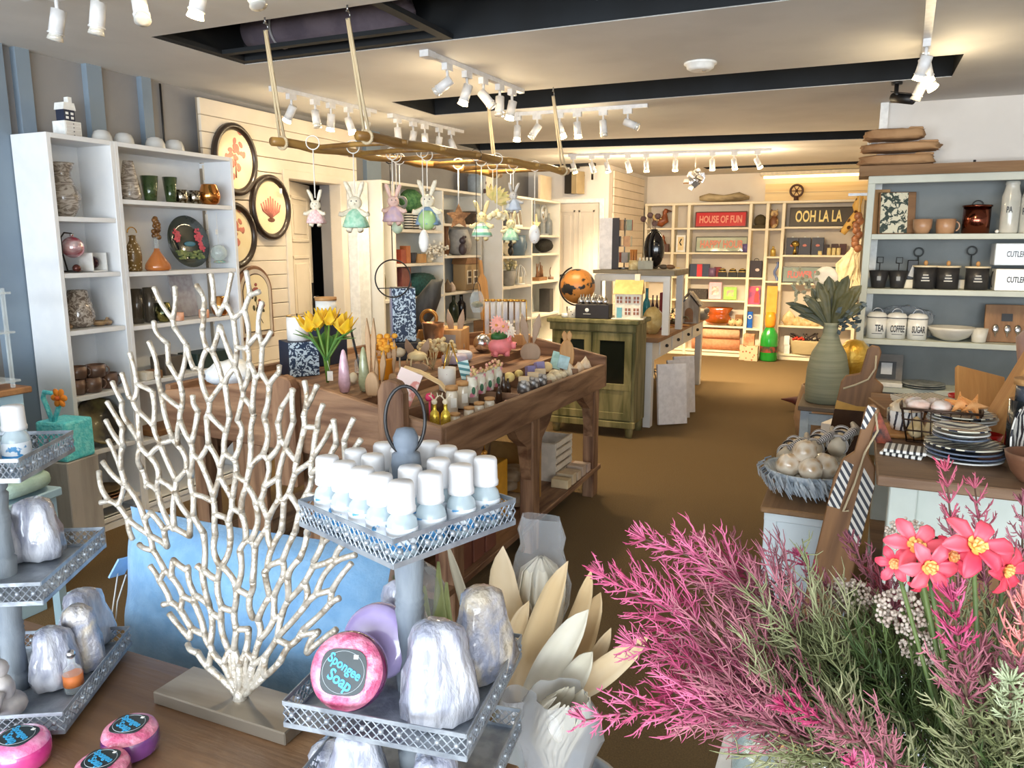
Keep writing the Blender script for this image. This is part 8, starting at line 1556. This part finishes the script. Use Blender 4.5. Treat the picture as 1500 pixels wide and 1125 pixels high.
def spray(label, tip, dt, bow, mats, spread=.085, n=15, base=None, start=.25, den=1.0, seed=0):
    """feathery spray: curved stem, side twigs, each set with hair fine needles; colour runs from base mats[0] to tip mats[-1]"""
    q = random.Random(seed+int(tip[0])*7+int(tip[1])); B = MOUTH if base is None else base; E = AD(tip[0], tip[1], dt)
    t = T('fern_spray', label, 'artificial flowers', B); D = E-B; bow = Vector(bow)
    def C(f): return D*f+bow*math.sin(PI*f)
    MB().tube([C(i/16) for i in range(17)], [.0032*(1-.7*i/16) for i in range(17)], 6).build('stem', M('fern_stem', (84, 70, 52), .6, c2=(110, 84, 70), scale=14), t)
    K = len(mats); ms = [MB() for _ in mats]
    for i in range(n):
        f = start+(1-start)*i/(n-1); c = C(f); tg = (C(min(1, f+.02))-C(f-.02)).normalized(); m = ms[min(K-1, int((f-start)/(1-start+1e-6)*K))]
        for s_ in range(4):
            x, y = frame(tg); a = s_*1.57+i*.9+q.uniform(-.4, .4); side = (x*math.cos(a)+y*math.sin(a)); L_ = spread*(1.05-.75*max(0, (f-.45)/.55))*q.uniform(.6, 1.15)
            d = (side*.8+tg*.75).normalized(); up = Vector((0, 0, 1))
            tw = [c+d*L_*g+tg*L_*.25*g*g+up*L_*.12*g for g in (0, .35, .7, 1)]; m.tube(tw, [.0014, .0012, .001, .0006], 4)
            nn = max(5, int(17*den*L_/.06))
            for j in range(nn):
                g = .12+.88*j/nn; pb = c+d*L_*g+tg*L_*.25*g*g+up*L_*.12*g
                dn = (d*.75+Vector((q.gauss(0, .55), q.gauss(0, .55), q.gauss(.08, .5)))).normalized()*L_*.34*(1.15-g*.5)
                bend = tg*L_*.06; m.tube([pb, pb+dn*.55, pb+dn+bend], [.0011, .0009, .0003], 3, cap=False)
        # needles on the tip
    for k in range(14): dn = (D.normalized()*1.2+Vector((q.gauss(0, .4), q.gauss(0, .4), q.gauss(0, .4)))).normalized()*spread*.3; ms[-1].tube([C(1), C(1)+dn*.6, C(1)+dn], [.0013, .001, .0003], 3, cap=False)
    for mm, mt, nm in zip(ms, mats, ('base_fronds', 'middle_fronds', 'tip_fronds')[-K:] if K < 4 else ('base_fronds', 'lower_fronds', 'middle_fronds', 'tip_fronds')): mm.build(nm, mt, t)
    return t
G3 = [GRF, DPK, PKF, PKF]; G2 = [GRF, DPK, PKF]; G4 = [DGF, GRF, DPK, DPK]
spray('bright pink feathery spray reaching furthest left towards the cream leaves', (885, 845), .98, (-.02, 0, .05), G3, .085, 17, seed=1)
spray('bright pink feathery spray arching up over the brown carpet', (945, 790), 1.0, (-.01, .02, .07), G3, .085, 17, seed=2)
spray('pink feathery spray drooping lowest over the white wrapped protea', (858, 1055), .9, (0, -.02, .1), G3, .075, 16, seed=3)
spray('pink feathery spray in the middle of the left clump', (930, 945), .93, (0, 0, .06), G3, .09, 17, seed=4)
spray('pink feathery spray under the left clump above the glass cylinder', (985, 1015), .86, (0, 0, .05), G3, .08, 15, seed=5)
spray('pink tipped spray rising against the brown carpet', (1035, 800), 1.05, (0, .02, .04), G2, .075, 15, seed=6)
spray('small pink tipped spray before the low white cabinet', (1172, 815), 1.0, (0, .02, .03), [DGF, GRF, DPK, PKF], .05, 13, seed=7, start=.35)
spray('dusky pink spray crossing the striped paddle board', (1245, 795), 1.05, (0, .02, .02), [GRF, DPK, DPK], .06, 13, seed=8, start=.35)
spray('thin dark pink spray rising in front of the crockery table', (1385, 690), 1.0, (0, .02, .0), [GRF, DPK, M('rose_fern', (206, 80, 110), .6, c2=(180, 90, 110), scale=14)], .055, 13, seed=9, start=.4)
spray('thin dark pink spray right of the first below the striped plates', (1428, 715), 1.02, (.01, .02, 0), [GRF, DPK, M('rose_fern')], .055, 13, seed=10, start=.4)
spray('dusky pink spray at the right edge below the plates', (1498, 740), .95, (.01, .02, 0), [GRF, DPK, DPK], .065, 13, seed=11, start=.35)
spray('large soft pink spray in front of the lily flowers', (1395, 880), .66, (0, 0, .0), [GRF, GRF, DPK, PKF], .06, 15, seed=12, start=.3)
spray('salmon pink spray at the right frame edge', (1500, 890), .66, (0, 0, 0), [GRF, GRF, DPK, M('salmon_fern', (216, 120, 120), .6, c2=(226, 150, 140), scale=14)], .06, 15, seed=13, start=.3)
spray('dusky spray low at the bottom right corner', (1250, 1120), .62, (0, -.02, .02), [GRF, DPK, PKF], .04, 11, seed=14, start=.3)
spray('pink spray along the bottom edge beside the white paper', (1150, 1035), .74, (0, -.02, .05), [GRF, DPK, DPK, PKF], .05, 14, seed=15, start=.3)
spray('dark green feathery spray in the centre of the arrangement', (1190, 940), .88, (0, 0, .06), [DGF, DGF, GRF], .06, 15, seed=16)
spray('olive green feathery spray behind the centre of the arrangement', (1085, 900), .98, (0, 0, .05), [DGF, GRF, GRF, DPK], .085, 15, seed=17)
spray('pale green feathery spray at the lower right of the arrangement', (1480, 1000), .64, (0, 0, .03), [DGF, GRF, M('pale_fern', (176, 186, 150), .65, c2=(150, 160, 120), scale=14)], .06, 14, seed=18, start=.25)
spray('short green spray between the white blossom heads', (1255, 880), .95, (0, 0, .03), [DGF, DGF, GRF], .07, 13, seed=19, start=.3)
spray('dusky red spray behind the left white blossom head', (1290, 850), 1.0, (0, .02, .02), [DGF, DPK, M('red_fern', (140, 50, 66), .6, c2=(170, 80, 92), scale=14)], .07, 13, seed=20, start=.35)
spray('dusky pink spray below the lily flowers', (1440, 960), .72, (0, 0, .03), [GRF, DPK, DPK], .06, 14, seed=21, start=.3)
# lilies
LIL = M('coral_pink_petal', (216, 50, 78), .5, c2=(232, 92, 106), kind='noise', scale=8); LILC = M('petal_yellow', (246, 196, 110), .5, c2=(246, 170, 110), scale=20)
def lily(label, px, py, d, r, aim, seed):
    c = AD(px, py, d); t = T('lily', label, 'artificial flower', MOUTH); q = random.Random(seed); c = c-MOUTH; n = Vector(aim).normalized(); x, y = frame(n); m = MB(); cm = MB()
    for i in range(6):
        a = i*PI/3+q.uniform(-.1, .1); dd = x*math.cos(a)+y*math.sin(a); L_ = r*q.uniform(.9, 1.1)*(1 if i % 2 else .9)
        m.leaf([c+dd*.003, c+dd*L_*.35+n*r*.22, c+dd*L_*.7+n*r*.3, c+dd*L_*.95+n*r*.2, c+dd*L_*1.05+n*r*.1], [.002, r*.2, r*.27, r*.15, .001], n, .3, .0008)
        cm.leaf([c+dd*.002+n*.003, c+dd*L_*.3+n*(r*.2+.002)], [.003, r*.1], n, .3, .0006)
    for i in range(5): a = i*1.26; cm.tube([c, c+n*r*.4+(x*math.cos(a)+y*math.sin(a))*r*.14], [.001, .0016], 5)
    m.build('petals', LIL, t); cm.build('throat', LILC, t); MB().tube([c, c*.6+Vector((0, .01, -.01)), (0, 0, 0)], .0022, 6).build('stem', MATS['deep_green_fern'], t)
V = -FWD
lily('coral pink lily at the upper left of the lily cluster', 1340, 800, .72, .027, V+RGT*-.3+UPV*.35, 1); lily('coral pink lily at the lower left of the lily cluster', 1358, 828, .70, .025, V+RGT*-.1+UPV*-.1, 2); lily('coral pink lily largest and at the centre right of the cluster', 1425, 802, .69, .030, V+UPV*.5, 3)
lily('coral pink lily drooping at the right of the cluster', 1468, 832, .72, .025, V+RGT*.4+UPV*-.2, 4); lily('coral pink lily bud half open at the left end of the cluster', 1312, 824, .74, .018, V+RGT*-.7, 5); lily('deep pink lily under the cluster', 1352, 850, .74, .015, V+UPV*-.8, 6); lily('coral pink lily behind the centre of the cluster', 1390, 815, .76, .023, V+RGT*.1+UPV*.2, 7)
WBL = M('white_blossom', (184, 166, 152), .8, c2=(206, 192, 178), scale=60)
def blossom(label, px, py, d, r, seed):
    q = random.Random(seed); c = AD(px, py, d)-MOUTH; t = T('sedum_flower', label, 'artificial flower', MOUTH); m = MB()
    for i in range(230):
        v = Vector((q.gauss(0, 1), q.gauss(0, 1), q.gauss(0, 1))).normalized(); v.z *= .75; m.ell(c+v*r*q.uniform(.7, 1.02), r*.075, 5)
    m.build('florets', WBL, t); MB().tube([c, (0, 0, 0)], .0025, 6).build('stem', MATS['deep_green_fern'], t)
blossom('white blossom head behind the lilies at the top', 1330, 785, .84, .024, 1); blossom('white blossom head left of centre under the red spray', 1245, 872, .95, .028, 2); blossom('white blossom head below the lilies', 1322, 895, .84, .03, 3); blossom('pale blossom head lower right of the lilies', 1350, 950, .82, .022, 4)
# things under the flowers
t = T('glass_cylinder', 'clear glass cylinder of cream petals at the bottom of the arrangement', 'vase', fZ(1100, 1170, .692)); MB().lathe([(.03, 0), (.031, .002), (.031, .16), (.0285, .16), (.0285, .006), (0, .005)], seg=28).build('glass', M('thick_glass', (140, 162, 162), .05, alpha=.12, coat=.8), t); m = MB()
for i in range(9): m.ell((.008*math.cos(i*2), .008*math.sin(i*2), .016+.013*i), (.012, .01, .012), 10, jit=.3, seed=i)
m.build('petal_filling', plain((214, 200, 160), .7), t)
S('yellow_paper', 'mustard yellow paper bag lying under the flowers', 'paper', MB().prism([(-.06, 0), (.07, -.02), (.09, .09), (-.05, .11)], .03, (0, 0, .016), 'z'), plain((224, 178, 100), .6), fZ(1180, 1100, .692), R(10)); S('white_paper', 'white folded paper under the flowers', 'paper', MB().prism([(-.06, -.05), (.09, -.06), (.1, .07), (-.04, .08)], .012, (0, 0, .008), 'z'), plain((226, 232, 242), .6), fZ(1265, 1120, .692), R(-16))
t = T('patterned_jar', 'blue and white brushed jar with a yellow spot under the flowers', 'jar', fZ(1300, 1072, .692)); lat(JAR, .1, .14).build('body', M('blue_white_brush', (226, 230, 236), .3, c2=(90, 104, 130), kind='wave', scale=8, dist=7, lo=.5, hi=.58, coat=.3), t); MB().ell((-.03, -.042, .12), (.014, .006, .018), 12).build('spot', plain((232, 170, 40)), t)
